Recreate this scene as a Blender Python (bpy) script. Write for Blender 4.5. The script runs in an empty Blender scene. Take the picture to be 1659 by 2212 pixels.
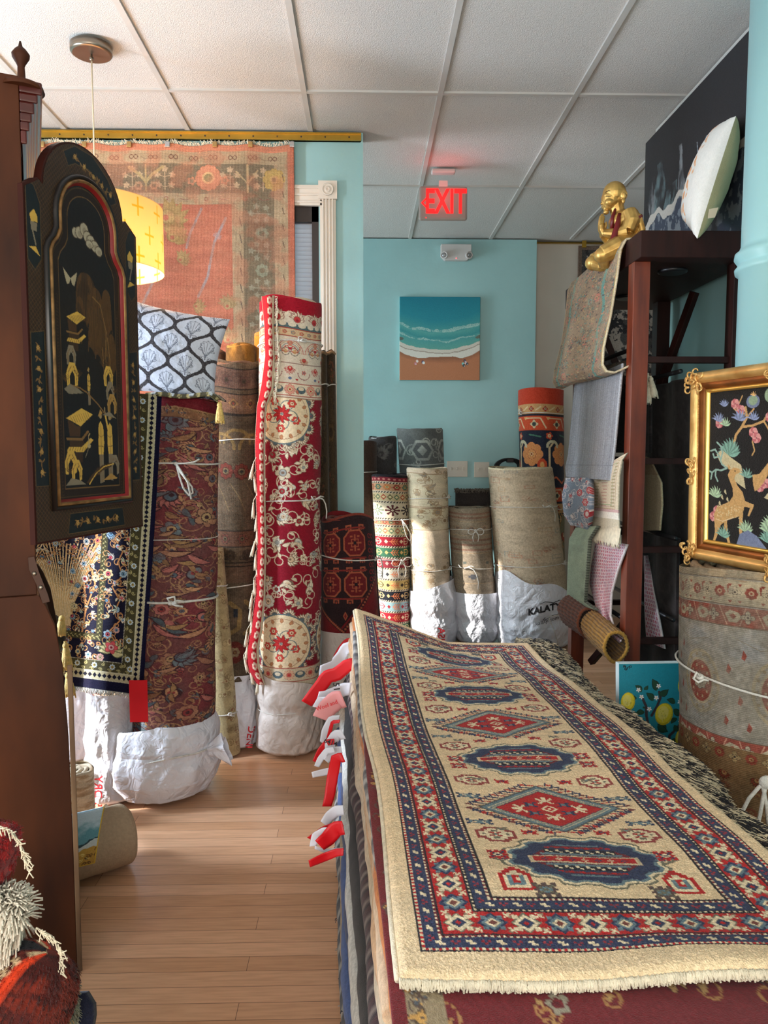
import bpy, bmesh, math, random
import numpy as np
from mathutils import Vector, Matrix
PI = math.pi
scene = bpy.context.scene
COL = scene.collection
# ------------------------------------------------------------------ camera
FPX, CX, CY = 1663.0, 829.5, 1106.0
PSI, TH, HC = math.radians(1.395), math.radians(4.574), 1.33
ZC = HC + 1.588
_f = np.array([math.sin(PSI)*math.cos(TH), math.cos(PSI)*math.cos(TH), -math.sin(TH)])
_r = np.array([math.cos(PSI), -math.sin(PSI), 0.0])
_u = np.cross(_r, _f)
CAMP = np.array([0, 0, HC])
def P(px, py, X=None, Y=None, z=None):
    d = _f*FPX + (px-CX)*_r - (py-CY)*_u
    if Y is not None: t = Y/d[1]
    elif X is not None: t = X/d[0]
    else: t = (z-HC)/d[2]
    return CAMP + d*t
def PV(*a, **k): return Vector(P(*a, **k))
def pxw(n, Y): return n*Y/FPX
cam_d = bpy.data.cameras.new('camera'); cam = bpy.data.objects.new('camera', cam_d); COL.objects.link(cam)
cam.location = (0, 0, HC); cam_d.sensor_fit = 'HORIZONTAL'; cam_d.sensor_width = 36.0; cam_d.lens = 36.0*FPX/1659.0
cam.rotation_euler = Matrix(((_r[0], _u[0], -_f[0]), (_r[1], _u[1], -_f[1]), (_r[2], _u[2], -_f[2]))).to_euler()
cam_d.clip_start = 0.05
scene.camera = cam
# ------------------------------------------------------------------ noise
def vnoise(x, y, seed=0):
    x = np.asarray(x, float); y = np.asarray(y, float)
    rs = np.random.RandomState(seed+7); T = rs.rand(64, 64)*2-1
    xi = np.floor(x).astype(int); yi = np.floor(y).astype(int); fx = x-xi; fy = y-yi
    fx = fx*fx*(3-2*fx); fy = fy*fy*(3-2*fy)
    a = T[yi % 64, xi % 64]; b = T[yi % 64, (xi+1) % 64]; c = T[(yi+1) % 64, xi % 64]; d = T[(yi+1) % 64, (xi+1) % 64]
    return (a*(1-fx)+b*fx)*(1-fy)+(c*(1-fx)+d*fx)*fy
def fbm(x, y, seed=0, o=4):
    s = 0; a = .5
    for i in range(o): s = s+a*vnoise(x*2**i+i*13.3, y*2**i+i*7.7, seed+i); a *= .5
    return s
def ridge(x, y, seed=0, o=3):
    s = 0; a = .5
    for i in range(o): s = s+a*(1-2*np.abs(vnoise(x*2**i+i*5.1, y*2**i+i*9.3, seed+i))); a *= .5
    return s
# ------------------------------------------------------------------ canvas painter (pattern of a textile, one cell per knot)
class Cv:
    def __init__(s, w, h, bg, ss=1):
        s.w, s.h, s.ss = w, h, ss; s.a = np.zeros((int(h*ss), int(w*ss), 3)); s.a[:] = bg
    def _bb(s, x0, y0, x1, y1):
        x0 = max(0, int(math.floor(x0))); y0 = max(0, int(math.floor(y0))); x1 = min(s.a.shape[1], int(math.ceil(x1))+1); y1 = min(s.a.shape[0], int(math.ceil(y1))+1)
        if x1 <= x0 or y1 <= y0: return None
        yy, xx = np.mgrid[y0:y1, x0:x1]; return x0, y0, x1, y1, xx+.5, yy+.5
    def _put(s, b, m, c):
        x0, y0, x1, y1 = b[:4]; s.a[y0:y1, x0:x1][m] = c
    def rect(s, x0, y0, x1, y1, c):
        k = s.ss; x0, y0, x1, y1 = x0*k, y0*k, x1*k, y1*k
        s.a[max(0, int(round(y0))):max(0, int(round(y1))), max(0, int(round(x0))):max(0, int(round(x1)))] = c
    def box(s, x0, y0, x1, y1, c, t=1):
        s.rect(x0, y0, x1, y0+t, c); s.rect(x0, y1-t, x1, y1, c); s.rect(x0, y0, x0+t, y1, c); s.rect(x1-t, y0, x1, y1, c)
    def poly(s, pts, c):
        if s.ss != 1: pts = [(p[0]*s.ss, p[1]*s.ss) for p in pts]
        xs = [p[0] for p in pts]; ys = [p[1] for p in pts]
        b = s._bb(min(xs), min(ys), max(xs), max(ys))
        if not b: return
        xx, yy = b[4], b[5]; m = np.zeros(xx.shape, bool); n = len(pts)
        for i in range(n):
            ax, ay = pts[i]; bx, by = pts[(i+1) % n]
            if ay == by: continue
            k = ((ay > yy) != (by > yy)) & (xx < (bx-ax)*(yy-ay)/(by-ay)+ax); m ^= k
        s._put(b, m, c)
    def ell(s, cx, cy, rx, ry, c, rot=0):
        k = s.ss; cx, cy, rx, ry = cx*k, cy*k, rx*k, ry*k; R = max(rx, ry); b = s._bb(cx-R, cy-R, cx+R, cy+R)
        if not b: return
        dx, dy = b[4]-cx, b[5]-cy; ca, sa = math.cos(rot), math.sin(rot)
        u = (dx*ca+dy*sa)/rx; v = (-dx*sa+dy*ca)/ry; s._put(b, u*u+v*v <= 1, c)
    def line(s, pts, wd, c):
        if s.ss != 1: pts = [(p[0]*s.ss, p[1]*s.ss) for p in pts]; wd *= s.ss
        for (ax, ay), (bx, by) in zip(pts[:-1], pts[1:]):
            b = s._bb(min(ax, bx)-wd, min(ay, by)-wd, max(ax, bx)+wd, max(ay, by)+wd)
            if not b: continue
            dx, dy = bx-ax, by-ay; L = dx*dx+dy*dy+1e-9
            t = np.clip(((b[4]-ax)*dx+(b[5]-ay)*dy)/L, 0, 1)
            d = np.hypot(b[4]-ax-t*dx, b[5]-ay-t*dy); s._put(b, d <= wd/2, c)
    def arc(s, cx, cy, r, a0, a1, wd, c, n=14, ry=None):
        ry = r if ry is None else ry
        s.line([(cx+r*math.cos(a0+(a1-a0)*i/n), cy+ry*math.sin(a0+(a1-a0)*i/n)) for i in range(n+1)], wd, c)
    def stamp(s, rows, pal, cx, cy, k=1, fx=False, fy=False, tr=False):
        M = [list(r) for r in rows]
        if tr: M = [list(q) for q in zip(*M)]
        if fx: M = [r[::-1] for r in M]
        if fy: M = M[::-1]
        h, w = len(M), len(M[0]); x0 = cx-w*k/2; y0 = cy-h*k/2
        for j, r in enumerate(M):
            for i, ch in enumerate(r):
                if ch in pal: s.rect(x0+i*k, y0+j*k, x0+(i+1)*k, y0+(j+1)*k, pal[ch])
    def leaf(s, x, y, a, L, wd, c, oc=None, vein=None):
        for k, cc in ((1.35, oc), (1, c)):
            if cc is None: continue
            pts = []; W = wd*k; LL = L*(1+(k-1)*.3)
            for i in range(9): t = i/8; pts.append((t*LL-(k-1)*1, W/2*math.sin(PI*t**.8)+L*.12*math.sin(PI*t)))
            for i in range(9): t = 1-i/8; pts.append((t*LL-(k-1)*1, -W/2*math.sin(PI*t**.8)+L*.12*math.sin(PI*t)))
            ca, sa = math.cos(a), math.sin(a); s.poly([(x+p*ca-q*sa, y+p*sa+q*ca) for p, q in pts], cc)
        if vein is not None: s.line([(x, y), (x+L*.85*math.cos(a), y+L*.85*math.sin(a))], .9, vein)
    def rosette(s, cx, cy, r, n, *q):
        cols = q[0] if len(q) <= 2 else q[:4]; rot = q[1] if len(q) == 2 else 0
        # cols: outline, petal, inner, centre
        for k, c in ((1.16, cols[0]), (1, cols[1])):
            for i in range(n):
                a = rot+i*2*PI/n; s.ell(cx+.58*r*math.cos(a), cy+.58*r*math.sin(a), .42*r*k, .34*r*k, c, a)
        s.ell(cx, cy, r*.5, r*.5, cols[0]); s.ell(cx, cy, r*.42, r*.42, cols[2]); s.ell(cx, cy, r*.2, r*.2, cols[3])
    def palmette(s, cx, cy, r, a, *q):
        cols = q[0] if len(q) == 1 else q
        n = 7
        for k, c in ((1.15, cols[0]), (1, cols[1])):
            for i in range(n):
                b = a+(i-3)*.42; L = r*(1.0-.07*abs(i-3))*k; s.leaf(cx, cy, b, L, r*.36*k, c)
        for i in range(n):
            b = a+(i-3)*.42; s.line([(cx+.3*r*math.cos(b), cy+.3*r*math.sin(b)), (cx+.8*r*math.cos(b), cy+.8*r*math.sin(b))], 1, cols[0])
        s.ell(cx+.1*r*math.cos(a), cy+.1*r*math.sin(a), r*.38, r*.38, cols[0]); s.ell(cx+.1*r*math.cos(a), cy+.1*r*math.sin(a), r*.3, r*.3, cols[2]); s.ell(cx, cy, r*.13, r*.13, cols[3])
    def scroll(s, x, y, a, r, turn, wd, c, n=18):
        pts = [(x, y)]
        for i in range(n): a += turn*(.12+.03*i); x += r*.13*math.cos(a); y += r*.13*math.sin(a); pts.append((x, y))
        s.line(pts, wd, c); return x, y
    def noise(s, amt, seed=1, sx=1, sy=1):
        rs = np.random.RandomState(seed); s.a += (rs.rand(s.a.shape[0], s.a.shape[1], 1)-.5)*2*amt
        return s
    def abrash(s, amt, seed=1, f=.03, fy=.1):
        yy, xx = np.mgrid[0:s.a.shape[0], 0:s.a.shape[1]]; s.a *= (1+amt*fbm(xx*f, yy*fy, seed))[..., None]; return s
    def fade(s, c, amt, seed=1, f=.05, th=0.0, k=3):
        yy, xx = np.mgrid[0:s.a.shape[0], 0:s.a.shape[1]]; m = np.clip((fbm(xx*f, yy*f, seed, 5)-th)*k+.5, 0, 1)*amt
        s.a = s.a*(1-m[..., None])+np.array(c)*m[..., None]; return s
def floral(cv, seed, n, cols, rmin=5, rmax=11, box=None, wd=1.2, kinds=(0, 1, 2, 3)):
    """cols: outline, a list of petal colours, centre list, leaf list, vine"""
    R = random.Random(seed); x0, y0, x1, y1 = box or (0, 0, cv.w, cv.h); pts = []
    tries = 0
    while len(pts) < n and tries < n*30:
        tries += 1; x = R.uniform(x0, x1); y = R.uniform(y0, y1); r = R.uniform(rmin, rmax)
        if all((x-a)**2+(y-b)**2 > (1.25*(r+c))**2 for a, b, c in pts): pts.append((x, y, r))
    for x, y, r in pts:
        for q in range(2):
            a = R.uniform(0, 2*PI); ex, ey = cv.scroll(x, y, a, r*2.2, R.choice((-1, 1)), wd, cols['vine'])
            if R.random() < .8: cv.leaf(ex, ey, R.uniform(0, 2*PI), r*.9, r*.4, R.choice(cols['leaf']), cols['line'])
    for x, y, r in pts:
        k = R.choice(kinds); pe = R.choice(cols['petal']); ce = R.choice(cols['centre'])
        if k == 0: cv.rosette(x, y, r, R.choice((5, 6, 8)), (cols['line'], pe, ce, cols['line']), R.random())
        elif k == 1: cv.palmette(x, y, r*1.25, R.uniform(0, 2*PI), (cols['line'], pe, ce, cols['line']))
        elif k == 2:
            a = R.uniform(0, 2*PI)
            for j in range(5): cv.leaf(x+(j-2)*r*.35*math.cos(a), y+(j-2)*r*.35*math.sin(a), a+(1.0 if j % 2 else -1.0), r*.95, r*.42, R.choice(cols['leaf']), cols['line'])
            cv.rosette(x, y, r*.55, 5, (cols['line'], pe, ce, ce))
        else:
            cv.ell(x, y, r*.8, r*.6, cols['line'], R.random()*3); cv.ell(x, y, r*.65, r*.46, pe, R.random()*3); cv.ell(x, y, r*.3, r*.25, ce)
            for j in range(3): cv.leaf(x, y, R.uniform(0, 2*PI), r*1.3, r*.4, R.choice(cols['leaf']), cols['line'])
# ------------------------------------------------------------------ meshes
def grid_mesh(name, Pt, C=None, closed=False):
    nv, nu = Pt.shape[:2]; me = bpy.data.meshes.new(name)
    me.vertices.add(nv*nu); me.vertices.foreach_set('co', Pt.reshape(-1).astype(np.float32))
    idx = np.arange(nv*nu).reshape(nv, nu)
    if closed: idx = np.concatenate([idx, idx[:, :1]], 1)
    a = idx[:-1, :-1].ravel(); b = idx[:-1, 1:].ravel(); c = idx[1:, 1:].ravel(); d = idx[1:, :-1].ravel()
    F = np.stack([a, d, c, b], 1); nf = len(F)
    me.loops.add(nf*4); me.loops.foreach_set('vertex_index', F.ravel().astype(np.int32))
    me.polygons.add(nf); me.polygons.foreach_set('loop_start', (np.arange(nf)*4).astype(np.int32))
    me.update(calc_edges=True); me.polygons.foreach_set('use_smooth', np.ones(nf, bool))
    if C is not None: setcol(me, C)
    return me
def setcol(me, C):
    n = len(me.vertices); A = me.color_attributes.new('Col', 'BYTE_COLOR', 'POINT')
    q = np.ones((n, 4), np.float32); q[:, :3] = np.clip(np.asarray(C).reshape(-1, 3)/255., 0, 1); A.data.foreach_set('color_srgb', q.ravel())
def obj(name, me, mat, parent=None):
    o = bpy.data.objects.new(name, me); COL.objects.link(o)
    if mat is not None and len(me.materials) == 0: me.materials.append(mat)
    if parent is not None: o.parent = parent
    return o
def tag(o, label, cat, group=None, kind=None):
    if label: o['label'] = label
    if cat: o['category'] = cat
    if group: o['group'] = group
    if kind: o['kind'] = kind
    return o
def thing(name, label, cat, loc=(0, 0, 0), group=None):
    o = bpy.data.objects.new(name, None); COL.objects.link(o); o.empty_display_size = .05
    o.location = loc; tag(o, label, cat, group)
    return o
def put(o, parent):
    """parent keeping world coordinates (things sit at plain translations)"""
    o.parent = parent; o.location = Vector(o.location)-Vector(parent.location); return o
def solid(o, t, off=0, ):
    m = o.modifiers.new('thick', 'SOLIDIFY'); m.thickness = t; m.offset = off; return o
class MB:
    def __init__(s): s.v = []; s.f = []; s.c = []; s.smooth = []
    def add(s, vs, fs, col=(200, 200, 200), smooth=False):
        n = len(s.v); s.v += [tuple(v) for v in vs]; s.f += [tuple(i+n for i in f) for f in fs]; s.c += [col]*len(vs); s.smooth += [smooth]*len(fs)
    def box(s, c, d, M=None, col=(200, 200, 200)):
        vs = [Vector((c[0]+a*d[0]/2, c[1]+b*d[1]/2, c[2]+e*d[2]/2)) for e in (-1, 1) for b in (-1, 1) for a in (-1, 1)]
        if M: vs = [M @ v for v in vs]
        s.add(vs, [(0, 2, 3, 1), (4, 5, 7, 6), (0, 1, 5, 4), (2, 6, 7, 3), (0, 4, 6, 2), (1, 3, 7, 5)], col)
    def bar(s, a, b, w, h, col=(200, 200, 200), up=(0, 0, 1)):
        a = Vector(a); b = Vector(b); d = (b-a).normalized(); u = Vector(up)
        if abs(d.dot(u)) > .99: u = Vector((0, 1, 0))
        x = d.cross(u).normalized(); y = x.cross(d)
        vs = [p+x*i*w/2+y*j*h/2 for p in (a, b) for i, j in ((-1, -1), (1, -1), (1, 1), (-1, 1))]
        s.add(vs, [(3, 2, 1, 0), (4, 5, 6, 7), (0, 1, 5, 4), (1, 2, 6, 5), (2, 3, 7, 6), (3, 0, 4, 7)], col)
    def tube(s, pts, r, n=7, col=(200, 200, 200), cap=True, closed=False):
        pts = [Vector(p) for p in pts]; N = len(pts); rr = r if isinstance(r, (list, tuple)) else [r]*N
        vs = []; prev = None
        for i, p in enumerate(pts):
            d = (pts[(i+1) % N] if (closed or i < N-1) else p)-(pts[i-1] if (closed or i > 0) else p)
            if d.length < 1e-9: d = Vector((0, 0, 1))
            d.normalize()
            if prev is None: x = d.cross(Vector((0, 0, 1))); x = x if x.length > .1 else d.cross(Vector((0, 1, 0)))
            else: x = prev-d*prev.dot(d)
            x.normalize(); prev = x; y = d.cross(x)
            vs += [p+(x*math.cos(2*PI*k/n)+y*math.sin(2*PI*k/n))*rr[i] for k in range(n)]
        fs = []
        for i in range(N if closed else N-1):
            j = (i+1) % N
            fs += [(i*n+k, i*n+(k+1) % n, j*n+(k+1) % n, j*n+k) for k in range(n)]
        if cap and not closed: fs += [tuple(range(n))[::-1], tuple((N-1)*n+k for k in range(n))]
        s.add(vs, fs, col, True)
    def lathe(s, c, prof, n=32, col=(200, 200, 200), M=None, smooth=True, capb=True, capt=True):
        vs = []
        for r, z in prof: vs += [Vector((c[0]+r*math.cos(2*PI*k/n), c[1]+r*math.sin(2*PI*k/n), c[2]+z)) for k in range(n)]
        if M: vs = [M @ v for v in vs]
        fs = [(i*n+k, i*n+(k+1) % n, (i+1)*n+(k+1) % n, (i+1)*n+k) for i in range(len(prof)-1) for k in range(n)]
        s.add(vs, fs, col, smooth)
        m = len(s.v)-len(vs)
        if capb: s.f.append(tuple(m+k for k in range(n))[::-1]); s.smooth.append(False)
        if capt: s.f.append(tuple(m+(len(prof)-1)*n+k for k in range(n))); s.smooth.append(False)
    def ell(s, c, r, M=None, n=16, m=10, col=(200, 200, 200)):
        vs = []; fs = []
        for i in range(m+1):
            t = PI*i/m
            for k in range(n): p = 2*PI*k/n; vs.append(Vector((r[0]*math.sin(t)*math.cos(p), r[1]*math.sin(t)*math.sin(p), r[2]*math.cos(t))))
        if M: vs = [M @ v for v in vs]
        vs = [v+Vector(c) for v in vs]
        fs = [(i*n+k, (i+1)*n+k, (i+1)*n+(k+1) % n, i*n+(k+1) % n) for i in range(m) for k in range(n)]
        s.add(vs, fs, col, True)
    def prism(s, pts, fn, d0, d1, col=(200, 200, 200)):
        n = len(pts); vs = [fn(x, y, d0) for x, y in pts]+[fn(x, y, d1) for x, y in pts]
        s.add(vs, [tuple(range(n)), tuple(range(2*n-1, n-1, -1))]+[(i, i+n, (i+1) % n+n, (i+1) % n) for i in range(n)], col)
    def grid(s, Pt, C=None, closed=False):
        nv, nu = Pt.shape[:2]; n0 = len(s.v); s.v += [tuple(p) for p in Pt.reshape(-1, 3)]
        s.c += ([tuple(q) for q in C.reshape(-1, 3)] if C is not None else [(200, 200, 200)]*(nv*nu))
        for i in range(nv-1):
            for j in range(nu if closed else nu-1):
                k = (j+1) % nu; s.f.append((n0+i*nu+j, n0+(i+1)*nu+j, n0+(i+1)*nu+k, n0+i*nu+k)); s.smooth.append(True)
    def build(s, name, mat, parent=None, bevel=0, col=False, fixn=False):
        me = bpy.data.meshes.new(name); me.from_pydata(s.v, [], s.f); me.update()
        me.polygons.foreach_set('use_smooth', np.array(s.smooth, bool))
        if col: setcol(me, s.c)
        if fixn:
            b = bmesh.new(); b.from_mesh(me); bmesh.ops.recalc_face_normals(b, faces=b.faces); b.to_mesh(me); b.free()
        o = obj(name, me, mat, parent)
        if bevel:
            m = o.modifiers.new('bev', 'BEVEL'); m.width = bevel; m.segments = 2; m.limit_method = 'ANGLE'; m.angle_limit = .6
        return o
def text_mesh(name, txt, fn, mat, parent=None, size=1, bold=0, ext=0, align='CENTER', sx=1, res=3):
    cu = bpy.data.curves.new(name, 'FONT'); cu.body = txt; cu.size = size; cu.align_x = align; cu.align_y = 'CENTER'; cu.offset = bold; cu.resolution_u = res; cu.extrude = ext
    t = bpy.data.objects.new(name, cu); COL.objects.link(t); dg = bpy.context.evaluated_depsgraph_get(); dg.update()
    me = bpy.data.meshes.new_from_object(t.evaluated_get(dg)); bpy.data.objects.remove(t)
    for v in me.vertices: v.co = Vector(fn(v.co.x*sx, v.co.y, v.co.z))
    me.materials.clear(); return obj(name, me, mat, parent)
# ------------------------------------------------------------------ materials
def srgb(c):
    return tuple(((x/255.)/12.92 if x/255. <= .04045 else ((x/255.+.055)/1.055)**2.4) for x in c[:3])+(1,)
def nn(t, k, **kw):
    n = t.nodes.new(k)
    for a, b in kw.items(): setattr(n, a, b)
    return n
def base(name):
    m = bpy.data.materials.new(name); m.use_nodes = True; t = m.node_tree; b = t.nodes['Principled BSDF']; return m, t, b
def mat(name, c, rough=.6, metal=0, var=.08, nscale=6, bump=0, bscale=40, c2=None, stretch=None, coat=0, trans=0, emit=None, es=0, sheen=0, spec=.5, det=4):
    m, t, b = base(name)
    tc = nn(t, 'ShaderNodeTexCoord'); mp = nn(t, 'ShaderNodeMapping'); t.links.new(tc.outputs['Object'], mp.inputs[0])
    if stretch: mp.inputs['Scale'].default_value = stretch
    no = nn(t, 'ShaderNodeTexNoise'); no.inputs['Scale'].default_value = nscale; no.inputs['Detail'].default_value = det; t.links.new(mp.outputs[0], no.inputs[0])
    r = nn(t, 'ShaderNodeValToRGB'); a = srgb(c); d = srgb(c2) if c2 else tuple(x*(1-var*2) for x in a[:3])+(1,)
    r.color_ramp.elements[0].color = d; r.color_ramp.elements[1].color = a if c2 else tuple(min(1, x*(1+var)) for x in a[:3])+(1,)
    r.color_ramp.elements[0].position = .3; r.color_ramp.elements[1].position = .7
    t.links.new(no.outputs[0], r.inputs[0]); t.links.new(r.outputs[0], b.inputs['Base Color'])
    b.inputs['Roughness'].default_value = rough; b.inputs['Metallic'].default_value = metal; b.inputs['Coat Weight'].default_value = coat
    b.inputs['Specular IOR Level'].default_value = spec; b.inputs['Sheen Weight'].default_value = sheen
    if emit: b.inputs['Emission Color'].default_value = srgb(emit); b.inputs['Emission Strength'].default_value = es
    if bump:
        n2 = nn(t, 'ShaderNodeTexNoise'); n2.inputs['Scale'].default_value = bscale; n2.inputs['Detail'].default_value = 5; t.links.new(mp.outputs[0], n2.inputs[0])
        bp = nn(t, 'ShaderNodeBump'); bp.inputs['Strength'].default_value = bump; bp.inputs['Distance'].default_value = .01
        t.links.new(n2.outputs[0], bp.inputs['Height']); t.links.new(bp.outputs[0], b.inputs['Normal'])
    if trans:
        tr = nn(t, 'ShaderNodeBsdfTranslucent'); tr.inputs[0].default_value = a; mx = nn(t, 'ShaderNodeMixShader'); mx.inputs[0].default_value = trans
        out = t.nodes['Material Output']; t.links.new(b.outputs[0], mx.inputs[1]); t.links.new(tr.outputs[0], mx.inputs[2]); t.links.new(mx.outputs[0], out.inputs[0])
    return m
def matcol(name, rough=.95, bump=.5, bscale=500, wave=0, wdir='Z', sheen=.15, var=.12, vscale=150, coat=0, spec=.2, wstr=.4):
    """textile or paint whose own pattern is the mesh's colour attribute, with procedural fibre variation and weave bump"""
    m, t, b = base(name)
    at = nn(t, 'ShaderNodeAttribute'); at.attribute_name = 'Col'; tc = nn(t, 'ShaderNodeTexCoord')
    no = nn(t, 'ShaderNodeTexNoise'); no.inputs['Scale'].default_value = vscale; no.inputs['Detail'].default_value = 3; t.links.new(tc.outputs['Object'], no.inputs[0])
    mr = nn(t, 'ShaderNodeMapRange'); mr.inputs['From Min'].default_value = .3; mr.inputs['From Max'].default_value = .7; mr.inputs['To Min'].default_value = 1-var; mr.inputs['To Max'].default_value = 1+var
    t.links.new(no.outputs[0], mr.inputs[0])
    mx = nn(t, 'ShaderNodeVectorMath', operation='SCALE'); t.links.new(at.outputs['Color'], mx.inputs[0]); t.links.new(mr.outputs[0], mx.inputs['Scale'])
    t.links.new(mx.outputs[0], b.inputs['Base Color'])
    b.inputs['Roughness'].default_value = rough; b.inputs['Sheen Weight'].default_value = sheen; b.inputs['Specular IOR Level'].default_value = spec; b.inputs['Coat Weight'].default_value = coat
    h = None
    if bump:
        n2 = nn(t, 'ShaderNodeTexNoise'); n2.inputs['Scale'].default_value = bscale; n2.inputs['Detail'].default_value = 2; t.links.new(tc.outputs['Object'], n2.inputs[0]); h = n2.outputs[0]
    if wave:
        w = nn(t, 'ShaderNodeTexWave', bands_direction=wdir); w.inputs['Scale'].default_value = wave; w.inputs['Distortion'].default_value = 1.0; w.inputs['Detail'].default_value = 1; t.links.new(tc.outputs['Object'], w.inputs[0])
        if h:
            ad = nn(t, 'ShaderNodeMath', operation='MULTIPLY_ADD'); ad.inputs[1].default_value = wstr; t.links.new(w.outputs['Fac'], ad.inputs[0]); t.links.new(h, ad.inputs[2]); h = ad.outputs[0]
        else: h = w.outputs['Fac']
    if h:
        bp = nn(t, 'ShaderNodeBump'); bp.inputs['Strength'].default_value = bump or .5; bp.inputs['Distance'].default_value = .004; t.links.new(h, bp.inputs['Height']); t.links.new(bp.outputs[0], b.inputs['Normal'])
    return m
M_RUG = matcol('wool_pile')
M_FLAT = matcol('flat_weave', wave=60, wdir='Z', bscale=300, sheen=.05)
M_BACK = matcol('rug_reverse', wave=70, wdir='Z', bscale=250, sheen=0, var=.2, vscale=90)
M_PAINT = matcol('canvas_paint', rough=.55, bump=.25, bscale=260, sheen=0, var=.05, spec=.4)
M_LACQ = matcol('lacquer', rough=.28, bump=.06, bscale=60, sheen=0, var=.1, vscale=30, spec=.45)
M_PRINT = matcol('printed_cotton', rough=.85, bump=.3, bscale=450, sheen=.1, var=.04)
M_STRING = mat('white_cotton_string', (222, 218, 210), .9, bump=.6, bscale=400, nscale=80)
def mat_plastic(name, c, rough, trans, k=1.0):
    m = mat(name, c, rough, var=.02, trans=trans); t = m.node_tree; b = t.nodes['Principled BSDF']; tc = nn(t, 'ShaderNodeTexCoord'); hs = None
    for sc_, di, am in ((7, 1.2, 1.0), (17, 1.6, .45), (45, 1, .12)):
        n = nn(t, 'ShaderNodeTexNoise'); n.inputs['Scale'].default_value = sc_; n.inputs['Detail'].default_value = 1.5; n.inputs['Distortion'].default_value = di; t.links.new(tc.outputs['Object'], n.inputs[0])
        a = nn(t, 'ShaderNodeMath', operation='SUBTRACT'); a.inputs[1].default_value = .5; t.links.new(n.outputs[0], a.inputs[0]); a2 = nn(t, 'ShaderNodeMath', operation='ABSOLUTE'); t.links.new(a.outputs[0], a2.inputs[0])
        a3 = nn(t, 'ShaderNodeMath', operation='MULTIPLY'); a3.inputs[1].default_value = am; t.links.new(a2.outputs[0], a3.inputs[0])
        if hs: a4 = nn(t, 'ShaderNodeMath', operation='ADD'); t.links.new(hs, a4.inputs[0]); t.links.new(a3.outputs[0], a4.inputs[1]); hs = a4.outputs[0]
        else: hs = a3.outputs[0]
    bp = nn(t, 'ShaderNodeBump'); bp.inputs['Strength'].default_value = .55*k; bp.inputs['Distance'].default_value = .05; t.links.new(hs, bp.inputs['Height']); t.links.new(bp.outputs[0], b.inputs['Normal']); return m
M_PLAS = mat_plastic('white_plastic_bag', (226, 226, 234), .30, .12)
M_PLAS2 = mat_plastic('cream_plastic_bag', (206, 194, 186), .5, .08, .7)
M_REDINK = mat('red_ink', (205, 40, 50), .5)
M_BLACKINK = mat('black_ink', (25, 25, 30), .5)
M_GOLD = mat('gold_leaf', (246, 208, 136), .38, metal=.55, var=.15, nscale=14, bump=.2, bscale=60, c2=(206, 156, 88))
M_BRASS = mat('brass_rail', (190, 150, 60), .35, metal=.8, var=.1, nscale=8)
M_FRINGE = mat('cream_fringe', (225, 212, 186), .95, var=.1, nscale=60, bump=.4, bscale=300)

from mathutils.bvhtree import BVHTree
def caster(o, off=.0015):
    """point on a built mesh (still in world coordinates) seen at a photo pixel"""
    me = o.data; bv = BVHTree.FromPolygons([v.co.copy() for v in me.vertices], [tuple(q.vertices) for q in me.polygons])
    def f(px, py, fallY=3):
        d = Vector(_f*FPX+(px-CX)*_r-(py-CY)*_u).normalized(); h = bv.ray_cast(Vector(CAMP), d)
        return tuple(h[0]-d*off) if h[0] is not None else tuple(P(px, py, Y=fallY))
    return f
# ================================================================== THE ROOM
YL = float(P(600, 287, z=ZC)[1])          # front-facing wall on the left
YB = float(P(885, 516, z=ZC)[1])          # far blue wall
XC = float(P(781, 600, Y=YL)[0])
M_BLUE = mat('pale_blue_wall_paint', (150, 190, 191), .5, var=.03, nscale=3, bump=.10, bscale=25)
M_WHITEW = mat('warm_white_wall_paint', (200, 190, 178), .7, var=.03, nscale=3, bump=.08, bscale=30)
M_TILE = mat('ceiling_tile', (205, 203, 200), .95, var=.04, nscale=220, bump=.55, bscale=260)
M_GRID = mat('ceiling_grid_metal', (186, 184, 180), .6, var=.03)
M_TRIM = mat('painted_white_trim', (226, 214, 200), .5, var=.03)
M_FRAME = mat('dark_brown_window_frame', (48, 36, 32), .5)
M_BLIND = mat('window_blind', (232, 234, 242), .6, var=.02, trans=.5)
# floor: narrow maple strips
m, t, b = base('maple_floor')
tc = nn(t, 'ShaderNodeTexCoord'); br = nn(t, 'ShaderNodeTexBrick'); t.links.new(tc.outputs['Object'], br.inputs[0])
br.inputs['Scale'].default_value = 1; br.inputs['Brick Width'].default_value = .83; br.inputs['Row Height'].default_value = .057; br.inputs['Mortar Size'].default_value = .0007
br.inputs['Color1'].default_value = srgb((226, 178, 142)); br.inputs['Color2'].default_value = srgb((200, 150, 112)); br.inputs['Mortar'].default_value = srgb((92, 60, 40)); br.offset = .37; br.offset_frequency = 3; br.squash = 1; br.inputs['Bias'].default_value = 0
mp = nn(t, 'ShaderNodeMapping'); mp.inputs['Scale'].default_value = (3, 40, 1); t.links.new(tc.outputs['Object'], mp.inputs[0])
no = nn(t, 'ShaderNodeTexNoise'); no.inputs['Scale'].default_value = 3; no.inputs['Detail'].default_value = 6; t.links.new(mp.outputs[0], no.inputs[0])
hs = nn(t, 'ShaderNodeMixRGB', blend_type='MULTIPLY'); hs.inputs[0].default_value = .35; t.links.new(br.outputs[0], hs.inputs[1])
cr = nn(t, 'ShaderNodeValToRGB'); cr.color_ramp.elements[0].position = .35; cr.color_ramp.elements[0].color = (.55, .5, .45, 1); cr.color_ramp.elements[1].position = .62; cr.color_ramp.elements[1].color = (1, 1, 1, 1)
t.links.new(no.outputs[0], cr.inputs[0]); t.links.new(cr.outputs[0], hs.inputs[2]); t.links.new(hs.outputs[0], b.inputs['Base Color'])
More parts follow.
